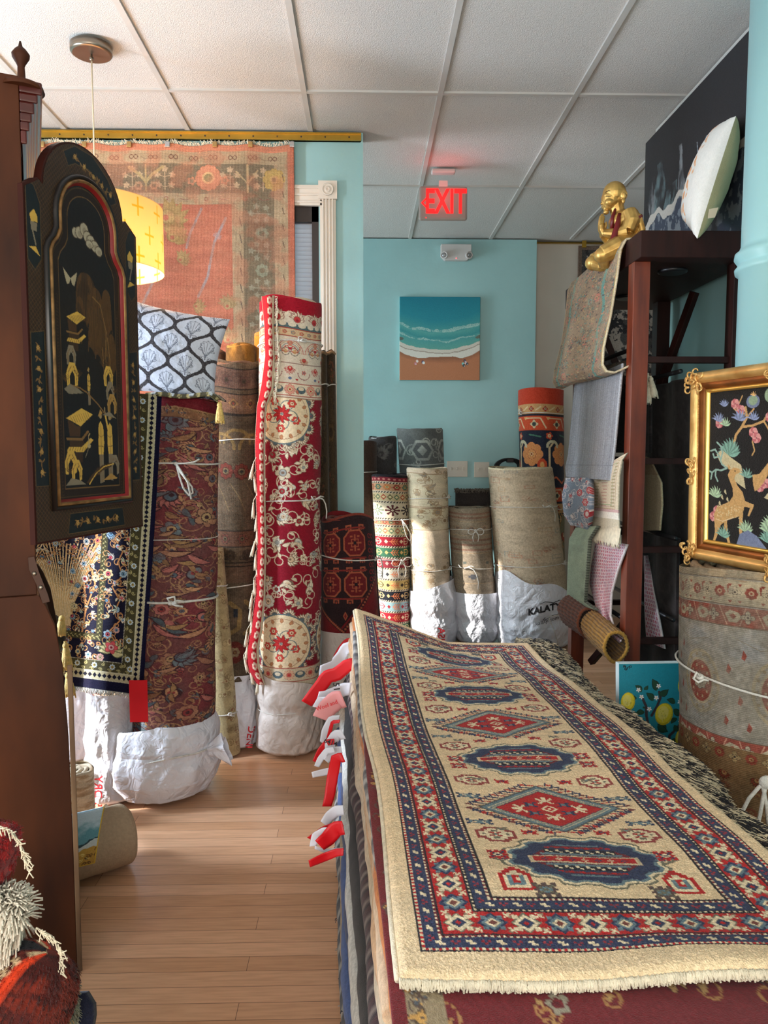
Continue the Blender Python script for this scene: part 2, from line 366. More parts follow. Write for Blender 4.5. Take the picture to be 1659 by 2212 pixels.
b.inputs['Roughness'].default_value = .33; b.inputs['Coat Weight'].default_value = .25; b.inputs['Coat Roughness'].default_value = .25
bp = nn(t, 'ShaderNodeBump'); bp.inputs['Strength'].default_value = .25; bp.inputs['Distance'].default_value = .002; inv = nn(t, 'ShaderNodeMath', operation='SUBTRACT'); inv.inputs[0].default_value = 1
t.links.new(br.outputs['Fac'], inv.inputs[1]); t.links.new(inv.outputs[0], bp.inputs['Height']); t.links.new(bp.outputs[0], b.inputs['Normal'])
M_FLOOR = m
def st(name, bm_, m, bevel=0):
    o = bm_.build(name, m, None, bevel=bevel); o['kind'] = 'structure'; return o
XL, XR, XR2, YN = -2.7, 1.47, 2.9, -2.6
q = MB(); q.box(((XL+XR2)/2, (YN+YB)/2+.1, -.05), (XR2-XL+.4, YB-YN+.6, .1)); st('floor', q, M_FLOOR)
q = MB(); q.box(((XL+XR2)/2, (YN+YB)/2+.1, ZC+.06), (XR2-XL+.4, YB-YN+.6, .1)); st('ceiling', q, M_TILE)
# ceiling grid of T bars
gx0 = float(P(951.4, 204.2, z=ZC)[0]); gy0 = float(P(951.4, 204.2, z=ZC)[1])
q = MB()
for k in range(-6, 6):
    x = gx0+k*.61
    if XL < x < XR2: q.box((x, (YN+YB)/2, ZC+.006), (.024, YB-YN, .012))
for k in range(-6, 3):
    y = gy0+k*1.22
    if YN < y < YB: q.box(((XL+XR2)/2, y, ZC+.0065), (XR2-XL, .022, .011))
st('trim_1', q, M_GRID)
# left front-facing wall with the window opening and its casing
wx0 = float(P(505, 700, Y=YL)[0]); wx1 = float(P(690, 700, Y=YL)[0]); wz1 = float(P(660, 436, Y=YL)[2]); wz0 = .55
q = MB(); T = .14
q.box(((XL+wx0)/2, YL+T/2, ZC/2), (wx0-XL, T, ZC)); q.box(((XC+wx1)/2, YL+T/2, ZC/2), (XC-wx1, T, ZC))
q.box(((wx0+wx1)/2, YL+T/2, (wz1+ZC)/2), (wx1-wx0, T, ZC-wz1)); q.box(((wx0+wx1)/2, YL+T/2, wz0/2), (wx1-wx0, T, wz0))
st('wall_left', q, M_BLUE)
q = MB(); q.box((XC+.003, YL-.003, ZC/2), (.012, .012, ZC)); st('trim_2', q, M_BLUE)
# casing: fluted jamb, plain head, rosette block
jx0 = float(P(693, 700, Y=YL)[0]); jx1 = float(P(727, 700, Y=YL)[0]); jc = (jx0+jx1)/2; jw = jx1-jx0
rz0 = float(P(700, 433, Y=YL)[2]); rz1 = float(P(700, 394, Y=YL)[2])
q = MB(); q.box((jc, YL-.010, rz0/2), (jw, .02, rz0))
for k in range(4): q.box((jc+(k-1.5)*jw*.2, YL-.023, rz0/2), (jw*.1, .012, rz0))
st('trim_3', q, M_TRIM, bevel=.002)
q = MB(); q.box((jc, YL-.014, (rz0+rz1)/2), (jw+.014, .028, rz1-rz0))
Mx = Matrix.Translation((jc, YL-.03, (rz0+rz1)/2)) @ Matrix.Rotation(PI/2, 4, 'X')
q.lathe((0, 0, 0), [(.030, 0), (.030, .008), (.024, .008), (.022, .003), (.016, .003), (.014, .009), (.006, .010), (.005, .004)], 24, M=Mx)
st('trim_4', q, M_TRIM)
hz0 = float(P(660, 446, Y=YL)[2]); hz1 = float(P(660, 402, Y=YL)[2])
q = MB(); q.box(((wx0+jx0)/2, YL-.010, (hz0+hz1)/2), (jx0-wx0+.02, .02, hz1-hz0))
for k in (.15, .5, .85): q.box(((wx0+jx0)/2, YL-.022, hz0+(hz1-hz0)*k), (jx0-wx0+.02, .01, .008))
st('trim_5', q, M_TRIM)
# window: dark frame, blinds
q = MB(); fx0 = float(P(675, 700, Y=YL)[0]); fz = float(P(660, 478, Y=YL)[2])
q.box(((fx0+wx1)/2, YL+.04, (wz0+wz1)/2), (wx1-fx0, .06, wz1-wz0)); q.box(((wx0+wx1)/2, YL+.04, (fz+wz1)/2), (wx1-wx0, .06, wz1-fz)); q.box((wx0+.02, YL+.04, (wz0+wz1)/2), (.04, .06, wz1-wz0)); q.box(((wx0+wx1)/2, YL+.04, wz0+.02), (wx1-wx0, .06, .04))
o = st('window_1', q, M_FRAME)
q = MB(); nb = int((fz-wz0)/.022)
for k in range(nb): q.box(((wx0+fx0)/2, 0, 0), (fx0-wx0-.002, .025, .0012), M=Matrix.Translation((0, YL+.045, wz0+.03+k*.022)) @ Matrix.Rotation(1.35, 4, 'X'))
q.build('blind', M_BLIND, o)
# brass hanging rail over the left wall
def rail(name, x0, x1, y, z0, z1, holes):
    o = MB(); o.box(((x0+x1)/2, y-.008, (z0+z1)/2), (x1-x0, .016, z1-z0)); o.box(((x0+x1)/2, y-.013, z1-.003), (x1-x0, .026, .006)); o.box(((x0+x1)/2, y-.013, z0+.003), (x1-x0, .026, .006))
    r = o.build(name, M_BRASS); r['kind'] = 'structure'
    h = MB()
    for k in range(holes): h.lathe((0, 0, 0), [(.004, 0), (.004, .002)], 10, M=Matrix.Translation((x0+(x1-x0)*(k+.5)/holes, y-.0165, (z0+z1)/2)) @ Matrix.Rotation(PI/2, 4, 'X'))
    h.build('screw', M_FRAME, r); return r
rail('trim_6', XL+.05, float(P(780, 300, Y=YL)[0]), YL, float(P(500, 305, Y=YL)[2]), ZC-.005, 22)
# far walls
bx1 = float(P(1157, 700, Y=YB)[0])
q = MB(); q.box(((XL+bx1)/2, YB+.07, ZC/2), (bx1-XL, .14, ZC)); st('wall_back', q, M_BLUE)
YW = YB+.08
q = MB(); q.box(((bx1+XR2)/2, YW+.05, ZC/2), (XR2-bx1, .1, ZC)); st('wall_far_right', q, M_WHITEW)
rail('trim_7', bx1+.01, XR2, YW, float(P(1230, 527, Y=YW)[2]), ZC-.005, 12)
# right side walls, walls behind and beside the camera
YE = 3.93
q = MB(); q.box((XR+.06, (YN+YE)/2, ZC/2), (.12, YE-YN, ZC)); q.box(((XR+.12+XR2)/2, YE-.06, ZC/2), (XR2-XR-.12, .12, ZC)); st('wall_right', q, M_BLUE)
q = MB(); q.box((XR-.012, (YN+YE)/2, ZC-.012), (.024, YE-YN, .024)); st('trim_8', q, M_GRID)
q = MB(); q.box((XR2+.06, (YE+YB)/2, ZC/2), (.12, YB-YE+.6, ZC)); st('wall_side', q, M_WHITEW)
# wall_front behind the camera with the shop window opening; wall on the far left with two window openings
def wall_open(name, axis, pos, a0, a1, opens, m, th=.12):
    q = MB(); cur = a0
    def bx(u0, u1, z0, z1):
        if u1-u0 < 1e-4 or z1-z0 < 1e-4: return
        if axis == 'X': q.box((pos, (u0+u1)/2, (z0+z1)/2), (th, u1-u0, z1-z0))
        else: q.box(((u0+u1)/2, pos, (z0+z1)/2), (u1-u0, th, z1-z0))
    for (u0, u1, z0, z1) in opens: bx(cur, u0, 0, ZC); bx(u0, u1, 0, z0); bx(u0, u1, z1, ZC); cur = u1
    bx(cur, a1, 0, ZC); return st(name, q, m)
WIN_L = [(-1.7, -.45, .35, 2.45), (2.30, 2.62, .45, 2.3), (4.25, 5.35, .8, 2.35)]
wall_open('wall_window_side', 'X', XL-.06, YN, YB+.2, WIN_L, M_BLUE)
WIN_F = [(-2.2, 1.1, .4, 2.6)]
wall_open('wall_front', 'Y', YN-.06, XL-.2, XR2+.2, WIN_F, M_BLUE)
for i, (u0, u1, z0, z1) in enumerate(WIN_L):
    q = MB()
    for y in (u0+.025, u1-.025): q.box((XL-.06, y, (z0+z1)/2), (.05, .05, z1-z0))
    for z in (z0+.025, z1-.025): q.box((XL-.06, (u0+u1)/2, z), (.05, u1-u0, .05))
    st('window_%d' % (i+2), q, M_FRAME)
q = MB(); u0, u1, z0, z1 = WIN_F[0]
for x in (u0+.03, (u0+u1)/2, u1-.03): q.box((x, YN-.06, (z0+z1)/2), (.06, .06, z1-z0))
for z in (z0+.03, z1-.03): q.box(((u0+u1)/2, YN-.06, z), (u1-u0, .06, .06))
st('window_5', q, M_FRAME)
# ------------------------------------------------------------------ light
w = bpy.data.worlds.new('daylight'); scene.world = w; w.use_nodes = True
bg = w.node_tree.nodes['Background']; sky = w.node_tree.nodes.new('ShaderNodeTexSky'); sky.sky_type = 'NISHITA'; sky.sun_disc = False; sky.sun_elevation = .7; sky.sun_rotation = 3.5
w.node_tree.links.new(sky.outputs[0], bg.inputs[0]); bg.inputs[1].default_value = .08
def area(name, loc, rot, sx, sy, power, c, spread=None):
    l = bpy.data.lights.new(name, 'AREA'); l.shape = 'RECTANGLE'; l.size = sx; l.size_y = sy; l.energy = power; l.color = c
    if spread: l.spread = spread
    o = bpy.data.objects.new(name, l); COL.objects.link(o); o.location = loc; o.rotation_euler = rot; return o
def aim(o, t): o.rotation_euler = (Vector(t)-o.location).to_track_quat('-Z', 'Y').to_euler(); return o
area('daylight_side_window', (XL-.02, -1.05, 1.4), (0, -PI/2, 0), 2.0, 1.2, 40, (.86, .93, 1))
area('daylight_middle_window', (XL-.02, 2.46, 1.4), (0, -PI/2, 0), 1.8, .32, 110, (.74, .86, 1))
area('daylight_alcove_window', (XL-.02, 4.8, 1.6), (0, -PI/2, 0), 1.5, 1.0, 70, (.84, .93, 1))
area('daylight_shop_window', (-.5, YN-.02, 1.5), (PI/2, 0, 0), 3.2, 2.1, 105, (1, .94, .86))
sun = bpy.data.lights.new('sun', 'SUN'); sun.energy = 9.5; sun.angle = .012; sun.color = (1, .96, .9)
so = bpy.data.objects.new('sun', sun); COL.objects.link(so); so.rotation_euler = Vector((.90, .20, -.42)).to_track_quat('-Z', 'Y').to_euler()
scene.view_settings.view_transform = 'Standard'; scene.view_settings.look = 'None'; scene.view_settings.gamma = 1; scene.view_settings.use_curve_mapping = False
scene.view_settings.exposure = 0.32
# ================================================================== ROLLED RUGS
class Roll:
    """axis of an upright roll from two pixel measurements (left x, right x, y) at depth Y"""
    def __init__(s, top, low, Y, dY=0, squash=1):
        s.Y = Y; s.sq = squash
        ct = P((top[0]+top[1])/2, top[2], Y=Y); cl = P((low[0]+low[1])/2, low[2], Y=Y)
        kt = P(top[1], top[2], Y=Y)[0]-ct[0]; kl = P(low[1], low[2], Y=Y)[0]-cl[0]
        s.rt, s.rl = kt, kl
        s.zt = float(P((top[0]+top[1])/2, top[2], Y=Y-kt*squash if ct[2] > HC else Y+kt*squash*.9)[2]); s.zl = float(cl[2])
        s.xt, s.xl = ct[0], cl[0]; s.dY = dY
    def k(s, z): return (z-s.zl)/(s.zt-s.zl)
    def x(s, z): return s.xl+(s.xt-s.xl)*s.k(z)
    def y(s, z): return s.Y+s.dY*s.k(z)
    def r(s, z):
        k = np.clip(s.k(z), 0, 1); return s.rl+(s.rt-s.rl)*k
def roll_mesh(name, R, cv, m, z0, parent, seed=1, lump=.02, coil=(150, 130, 105), topwave=.006, nz=None, na=None, coils=3, tt=.012):
    C = cv.a; nv, nu = C.shape[:2]
    ph = (np.arange(nu)/nu*2-1)*PI; zz = R.zt+(z0-R.zt)*np.arange(nv)/(nv-1)
    PH, ZZ = np.meshgrid(ph, zz)
    k = (R.zt-ZZ)/max(R.zt-z0, .01)
    ZZ = ZZ+topwave*np.sin(PH*2+seed)*(1-k)**3
    rr = R.r(ZZ)*(1+lump*fbm(np.cos(PH)*1.5+seed, ZZ*4+np.sin(PH)*1.5, seed))
    edge = np.clip((R.zt-ZZ)/.008, 0, 1); rr = rr-(1-edge)**2*.006
    X = R.x(ZZ)+rr*np.sin(PH); Y = R.y(ZZ)-rr*R.sq*np.cos(PH)
    me = grid_mesh(name, np.stack([X, Y, ZZ], -1), C, closed=True)
    o = obj(name, me, m, parent)
    # end of the roll: wound layers
    q = MB(); zt = R.zt-.004
    q.lathe((0, 0, 0), [(R.rt*.97, -.02), (.001, -.02)], 28, col=(60, 48, 40), M=Matrix.Translation((R.x(zt), R.y(zt), zt)) @ Matrix.Diagonal((1, R.sq, 1, 1)), capb=False)
    pts = []; N = coils*30; rmax = R.rt*.955
    for i in range(N):
        a = i/30*2*PI-PI*.3; r = rmax*(1-.8*i/N); pts.append((R.x(zt)+r*math.sin(a), R.y(zt)-r*R.sq*math.cos(a), zt-.006-.004*math.sin(i*.7)))
    q.tube(pts, tt*.62, 6, col=coil)
    e = q.build('wound_end', m, parent, col=True)
    return o
def tie(R, z, parent, kphi=.2, sag=.006, style='bow', size=.05, seed=1, r=.0028, rot=0, off=.004):
    q = MB(); pts = []
    rs = random.Random(seed)
    for i in range(56):
        a = i/56*2*PI; zz = z-sag*math.cos(a-kphi-PI)+.002*math.sin(3*a+seed); rr = R.r(zz)+off
        pts.append((R.x(zz)+rr*math.sin(a), R.y(zz)-rr*R.sq*math.cos(a), zz))
    q.tube(pts, r, 6, closed=True)
    zz = z+sag*0; a = kphi; rr = R.r(zz)+off+r
    k = Vector((R.x(zz)+rr*math.sin(a), R.y(zz)-rr*R.sq*math.cos(a), zz-sag*math.cos(PI))); nrm = Vector((math.sin(a), -math.cos(a), 0)); tan = Vector((math.cos(a), math.sin(a), 0))
    if style:
        q.ell(k, (r*2.4, r*2.4, r*2)); 
        def strand(pp): q.tube([k+tan*x+Vector((0, 0, y))+nrm*(.004+abs(x)*.05+n_) for x, y, n_ in pp], r, 6)
        S = size
        if style == 'bow':
            for sg in (-1, 1):
                strand([(0, 0, 0)]+[(sg*S*(.5-.5*math.cos(t))*.9, -S*.45*math.sin(t)*(1 if sg > 0 else .8)-S*.35*(t/6.3), .004) for t in [x*.5 for x in range(1, 13)]]+[(0, 0, 0)])
                strand([(0, 0, 0), (sg*S*.2, -S*.3, .004), (sg*S*.35, -S*.8, .003), (sg*S*.25, -S*1.3, .002)])
        elif style == 'loop':
            strand([(0, 0, 0), (S*.25, -S*.5, .008), (S*.7, -S*1.1, .01), (S*1.0, -S*1.5, .01), (S*1.05, -S*1.9, .008), (S*.8, -S*2.05, .006), (S*.45, -S*1.6, .006), (S*.2, -S*.8, .006), (0, 0, 0)])
            strand([(0, 0, 0), (S*.3, -S*.4, .014), (S*.75, -S*1.2, .015), (S*.95, -S*2.3, .012)])
            strand([(0, 0, 0), (S*.6, S*.02, .004), (S*1.2, S*.12, .004), (S*1.5, S*.3, .004)])
        elif style == 'tail':
            strand([(0, 0, 0), (S*.5, S*.15, .006), (S*1.0, -S*.05, .006), (S*1.3, -S*.5, .006), (S*1.5, -S*1.2, .004), (S*1.45, -S*1.9, .003)])
            strand([(0, 0, 0), (-S*.4, S*.1, .004), (-S*.6, S*.35, .004)])
            strand([(0, 0, 0), (S*.7, S*.3, .004), (S*1.1, S*.2, .004)])
        elif style == 'knot':
            strand([(0, 0, 0), (S*.5, S*.2, .004), (S*1.0, S*.1, .004)]); strand([(0, 0, 0), (S*.4, -S*.15, .004), (S*.9, -S*.25, .004)])
            strand([(0, 0, 0), (-S*.2, S*.4, .006), (S*.3, S*.5, .006), (S*.4, 0, .006), (0, 0, 0)])
    return q.build('tie_string', M_STRING, parent)
def bag_mesh(name, cx, cy, prof, m, parent, sqy=1, nu=150, nv=110, seed=1, amp=.012, rim=None, tiez=None, folds=9):
    """prof: list of (z, rx, dx) from rim to floor; crumpled plastic around the foot of a roll"""
    zs = np.array([p[0] for p in prof])[::-1]; rs_ = np.array([p[1] for p in prof])[::-1]; dx = np.array([p[2] for p in prof])[::-1]
    ph = np.arange(nu)/nu*2*PI-PI; T = np.linspace(0, 1, nv); PH, TT = np.meshgrid(ph, T)
    zr = prof[0][0]+(rim(PH) if rim else 0); ZZ = zr+(prof[-1][0]-zr)*TT
    rr = np.interp(ZZ, zs, rs_); DX = np.interp(ZZ, zs, dx)
    c, s = np.cos(PH), np.sin(PH)
    d = amp*(1.5*ridge(c*1.7+3+ZZ*2.5, ZZ*5+s*1.7+seed, seed)+.9*ridge(c*4+ZZ*9, s*4-ZZ*11+seed, seed+3, 2)-.6)
    d = d*np.clip(.25+TT*1.4, 0, 1)
    if tiez is not None:
        g = np.exp(-((ZZ-tiez)/.035)**2); d = d-.012*g+amp*.9*np.sin(PH*folds+1.3*np.sin(PH*2)+seed)*np.exp(-(np.abs(ZZ-tiez)/.09)**1.2)*(1-.7*g)
    rr = np.maximum(rr+d, .005)
    bot = np.clip((ZZ-prof[-1][0])/.03, 0, 1); rr = rr-(1-bot)**2*.03
    X = cx+DX+rr*s; Y = cy-rr*sqy*c
    Pt = np.stack([X, Y, ZZ], -1)
    capc = np.zeros((1, nu, 3)); capc[..., 0] = cx+DX[-1].mean(); capc[..., 1] = cy; capc[..., 2] = prof[-1][0]
    Pt = np.concatenate([Pt, capc+(Pt[-1:]-capc)*.5, capc], 0)
    return obj(name, grid_mesh(name, Pt, closed=True), m, parent)
def ring(cx, cy, z, rx, ry, parent, r=.0025, wob=.006, seed=1, tilt=0, m=None, name='tie_string'):
    q = MB(); pts = [(cx+(rx)*math.sin(a), cy-ry*math.cos(a), z+wob*math.sin(2*a+seed)+wob*.4*math.sin(5*a)+tilt*math.sin(a)) for a in [i/60*2*PI for i in range(60)]]
    q.tube(pts, r, 6, closed=True); return q.build(name, m or M_STRING, parent)
def darks(*c): return c
# ---------------------------------------------------------------- designs
def d_old_floral():     # patterned roll at front left: brick red field, tan scrolls, slate blue
    cv = Cv(300, 640, (116, 54, 58)); 
    yy, xx = np.mgrid[0:640, 0:300]; t = np.clip(fbm(xx*.02, yy*.02, 5, 3)*2.2+.35, 0, 1)[..., None]
    cv.a = cv.a*(1-t*.6)+np.array((92, 70, 66))*t*.6
    cols = dict(line=(62, 40, 44), petal=[(180, 134, 100), (160, 118, 92), (170, 104, 96), (100, 110, 116)], centre=[(84, 94, 104), (140, 60, 60), (170, 140, 100)], leaf=[(150, 116, 80), (78, 88, 94), (128, 96, 70)], vine=(160, 122, 90))
    floral(cv, 3, 190, cols, 7, 15); floral(cv, 8, 60, cols, 12, 22, None, 1.8)
    R = random.Random(5)
    for i in range(120):
        x, y = R.uniform(0, 300), R.uniform(0, 640); cv.leaf(x, y, R.uniform(-.6, .8), R.uniform(22, 46), R.uniform(6, 10), R.choice(cols['leaf']+cols['petal']), cols['line'], cols['line'])
    cv.rect(0, 0, 300, 22, (104, 26, 36)); cv.rect(0, 22, 300, 24, (150, 110, 80)); cv.rect(0, 24, 300, 40, (126, 96, 66)); floral(cv, 4, 18, cols, 5, 7, (0, 25, 300, 40)); cv.rect(0, 40, 300, 41, (60, 40, 44))
    cv.fade((118, 60, 58), .25, 3, .05); cv.noise(9, 2); return cv
def d_brown_reverse():  # backs of knotted rugs: dim pattern with visible weft rows
    cv = Cv(220, 520, (98, 82, 66)); A = (76, 62, 50); B = (124, 104, 78); Cc = (112, 76, 62); D = (58, 50, 44); G = (140, 114, 74)
    def band(y, c): cv.rect(0, y, 220, y+1.5, c)
    for y0, c in ((12, (110, 84, 72)), (52, (118, 88, 70)), (340-14, (108, 84, 68))): cv.rect(0, y0, 220, y0+30, c)
    for y in (10, 42, 50, 82, 84, 270, 296, 322, 328): band(y, D)
    cv.rect(0, 272, 220, 296, (104, 72, 56)); cv.rect(0, 300, 220, 322, (96, 80, 64))
    for k in range(8):
        x = 14+k*28; cv.rosette(x, 30, 9, 6, (84, 64, 56), (96, 70, 62), A, D); cv.rosette(x+12, 66, 8, 4, (96, 70, 56), (140, 106, 70), A, (120, 60, 50)); cv.rosette(x, 284, 8, 6, D, (116, 70, 58), B, D); cv.rosette(x+9, 311, 9, 8, (70, 58, 48), (70, 58, 48), A, D)
        cv.box(x-4, 312, x+6, 318, D)
    R = random.Random(2)
    for i in range(9):
        x = 12+i*26; cv.arc(x, 130+8*(i % 2), 22, PI, 2*PI, 5, G); cv.rosette(x+8, 175, 13, 8, (70, 46, 40), (120, 62, 52), B, (60, 60, 56)); cv.line([(x-10, 195), (x+4, 215), (x+14, 238)], 2, B)
        cv.line([(x-9, 380+R.random()*10), (x+8, 402), (x+6, 430), (x-10, 440)], 7, G); cv.ell(x, 470, 15, 18, (110, 48, 42)); cv.rosette(x, 470, 8, 6, (150, 130, 100), (150, 130, 100), (110, 48, 42), G); cv.rect(x-3, 398, x+4, 412, (50, 52, 60))
    cv.a[::2] *= .80; cv.a[:, ::3] *= .88; cv.abrash(.25, 3, .02, .06); cv.noise(10, 4); return cv
def d_red_floral():     # tall wine red roll with cream flowers and large medallions at both ends
    W, H = 400, 860; RED = (132, 20, 38); CR = (214, 196, 170); cv = Cv(W, H, RED); L = (120, 96, 80)
    cols = dict(line=L, petal=[(222, 206, 180), (206, 190, 164), (196, 192, 178)], centre=[(150, 30, 44), (150, 152, 148), (208, 180, 150)], leaf=[(216, 200, 174), (204, 184, 156)], vine=(206, 186, 160))
    floral(cv, 11, 78, cols, 12, 19, (0, 270, W, 730), 2.0); floral(cv, 14, 55, cols, 7, 11, (0, 270, W, 730), 1.6)
    # flower sprays
    cr2 = dict(line=(150, 100, 86), petal=[(186, 60, 56), (196, 168, 140), (150, 156, 152)], centre=[(222, 200, 170), (180, 50, 50)], leaf=[(160, 160, 150), (190, 120, 100)], vine=(178, 130, 110))
    def med(cx, cy, r, up):
        for k in range(14):
            a = 2*PI*k/14; cv.palmette(cx+r*math.cos(a), cy+r*math.sin(a), 17, a, (L, (220, 204, 178), (86, 100, 106), (150, 30, 44)))
        cv.ell(cx, cy, r, r*1.05, (96, 110, 114)); cv.ell(cx, cy, r-3, r*1.05-3, (226, 204, 168)); cv.ell(cx, cy, r-9, r-8, (150, 100, 80)); cv.ell(cx, cy, r-10, r-9, (224, 202, 168))
        for k in range(16): a = 2*PI*k/16; cv.leaf(cx+(r-18)*math.cos(a), cy+(r-18)*math.sin(a), a, 11, 6, (186, 130, 90), (150, 90, 70))
        for k in range(5): a = 2*PI*k/5+.4; cv.scroll(cx, cy, a, 34, 1, 2, (110, 120, 118)); cv.rosette(cx+r*.5*math.cos(a), cy+r*.5*math.sin(a), 9, 6, (150, 60, 50), (200, 70, 60), (226, 204, 168), (150, 60, 50))
        for k in range(9): a = 2*PI*k/9; cv.leaf(cx+3*math.cos(a), cy+3*math.sin(a), a, 17, 6, (184, 44, 44), (130, 40, 40))
    med(190, 250, 62, 1); med(20, 300, 50, 1); med(350, 262, 52, 1); med(190, 752, 64, 0); med(60, 742, 44, 0); med(322, 748, 52, 0); med(400, 745, 40, 0)
    # top border
    cv.rect(0, 0, W, 214, (214, 200, 182)); cv.rect(0, 0, W, 34, (158, 20, 40))
    for k in range(10):
        x = 20+k*40; cv.palmette(x, 48, 20, -PI/2, ((150, 100, 90), (222, 206, 182), (190, 60, 60), (150, 40, 50))); cv.scroll(x+16, 44, -PI/2, 20, 1, 2.4, (222, 206, 182))
    cv.rect(0, 56, W, 66, (86, 104, 108)); 
    for k in range(20): cv.ell(10+k*20, 58, 8, 5, (218, 204, 182))
    cv.rect(0, 66, W, 84, (206, 176, 140)); cv.line([(0, 67), (W, 67)], 1.2, (160, 70, 60)); cv.line([(0, 83), (W, 83)], 1.2, (160, 70, 60))
    for k in range(24): cv.rosette(8+k*17, 75, 4.4, 5, (150, 90, 70), (200, 90, 80) if k % 2 else (120, 130, 130), (210, 190, 150), (150, 90, 70))
    for k in range(7):
        x = 32+k*58
        for j in range(5): cv.arc(x, 118, 27-j*4, PI, 2*PI, 1.4, ((190, 90, 80), (196, 160, 130), (120, 134, 136), (180, 120, 90), (210, 180, 150))[j])
        for sx_ in (-1, 1): cv.arc(x+sx_*9, 116, 8, 0, 2*PI, 1.6, (120, 110, 100)); cv.ell(x+sx_*9, 116, 4, 4, (196, 160, 110)); cv.scroll(x+sx_*20, 104, PI/2, 22, sx_, 1.5, (186, 90, 80))
        cv.poly([(x-5, 107), (x+5, 107), (x, 113)], (180, 30, 50)); cv.rosette(x, 97, 6, 6, (170, 80, 70), (206, 130, 110), (214, 190, 150), (170, 60, 60)); cv.palmette(x+29, 130, 12, PI/2, ((150, 80, 70), (216, 190, 160), (190, 70, 60), (120, 130, 130)))
        cv.palmette(x, 150, 14, PI/2, ((170, 60, 60), (220, 190, 170), (190, 60, 60), (214, 190, 160)))
        cv.arc(x+29, 160, 13, 0, PI, 1.5, (150, 90, 90)); cv.rosette(x+29, 158, 5, 5, (130, 90, 90), (190, 110, 100), (120, 130, 140), (170, 60, 60)); cv.ell(x, 172, 4, 3, (96, 110, 140)); cv.ell(x+14, 174, 3, 2.5, (180, 60, 60))
    for y, c in ((139, (150, 120, 110)), (182, (170, 90, 80)), (208, (170, 90, 80)), (213, (150, 110, 90))): cv.rect(0, y, W, y+1.6, c)
    cv.rect(0, 184, W, 208, (222, 206, 182))
    for k in range(9): x = 22+k*46; cv.rosette(x, 196, 11, 8, (150, 80, 70), (212, 150, 130), (214, 190, 150), (180, 50, 50)); cv.ell(x+23, 196, 10, 8, (84, 100, 106)); cv.ell(x+23, 193, 6, 4, (214, 196, 170)); cv.leaf(x+14, 196, 1.2, 10, 5, (190, 110, 90), L)
    # bottom border
    cv.rect(0, 806, W, 860, (206, 188, 160)); cv.rect(0, 806, W, 808, (170, 90, 80)); cv.rect(0, 836, W, 838, (170, 90, 80))
    for k in range(9): x = 22+k*46; cv.rosette(x, 822, 11, 8, (150, 80, 70), (212, 170, 140), (190, 90, 80), (180, 50, 50)); cv.ell(x+23, 822, 11, 8, (84, 100, 106)); cv.ell(x+23, 820, 6, 4, (206, 190, 164))
    cv.noise(5, 3); return cv
def d_plain(c, seed=1, amt=.15, w=160, h=300, rows=False, c2=None):
    cv = Cv(w, h, c)
    if c2 is not None: cv.fade(c2, .8, seed, .06)
    cv.abrash(amt, seed, .04, .05)
    if rows: cv.a[::2] *= .86
    return cv.noise(8, seed)
def d_cream_floral(bgc, lc, seed=1, bands=(), w=220, h=420, dens=60, amt=.5, rows=False, fade=.45):
    cv = Cv(w, h, bgc); cols = dict(line=lc[0], petal=[lc[1], lc[2]], centre=[lc[3], lc[0]], leaf=[lc[2], lc[3]], vine=lc[0])
    floral(cv, seed, dens, cols, 6, 12)
    for (y0, y1, bc) in bands:
        cv.rect(0, y0, w, y1, bc); floral(cv, seed+y0, int(w/14), cols, 6, min(12, (y1-y0)*.38), (0, y0+4, w, y1-4)); cv.rect(0, y0, w, y0+1.5, lc[0]); cv.rect(0, y1-1.5, w, y1, lc[0])
    cv.fade(bgc, fade, seed+3, .07); cv.abrash(.12, seed)
    if rows: cv.a[::2] *= .88
    return cv.noise(6, seed)
# ---------------------------------------------------------------- wine red and olive rolls at the left wall
def roll_thing(label, R, z0=0, group=None, name='rolled_rug'):
    return thing(name, label, 'rug', (R.x(z0), R.y(z0), z0), group)
def fin(root):
    """children were built in world coordinates: shift them under the root"""
    L = Vector(root.location)
    for c in root.children: c.location = Vector(c.location)-L
    return root
GR = 'rolled rugs standing along the walls'
# R3 tall wine-red floral roll
R3 = Roll((560, 695, 640), (558, 692, 1440), 3.36); t3 = roll_thing('tall wine red rolled rug with cream flowers and a tasselled edge by the window', R3, 0, GR)
cv3 = d_red_floral(); zb3 = float(P(625, 1495, Y=3.22)[2]); roll_mesh('rug_body', R3, cv3, M_FLAT, zb3, t3, 3, .05, (210, 190, 165), .014)
tie(R3, float(P(640, 738, Y=3.22)[2]), t3, .35, .006, 'knot', .03, 2); tie(R3, float(P(640, 1085, Y=3.22)[2]), t3, .9, .008, 'tail', .045, 3)
zb = float(P(620, 1662, Y=3.22)[2])
bag_mesh('paper_bag', R3.x(.3), R3.Y, [(float(P(620, 1475, Y=3.2)[2]), R3.rl+.012, 0), (.30, R3.rl+.016, 0), (.2, R3.rl+.014, 0), (.03, R3.rl+.008, 0), (0.004, R3.rl-.01, 0)], M_PLAS2, t3, nu=160, nv=120, seed=5, amp=.007, rim=lambda p: -.045*np.sin(p)+.012*np.sin(3*p), tiez=float(P(620, 1545, Y=3.22)[2]), folds=5)
ring(R3.x(.3), R3.Y, float(P(620, 1545, Y=3.22)[2]), R3.rl+.004, R3.rl+.004, t3, .002, .004)
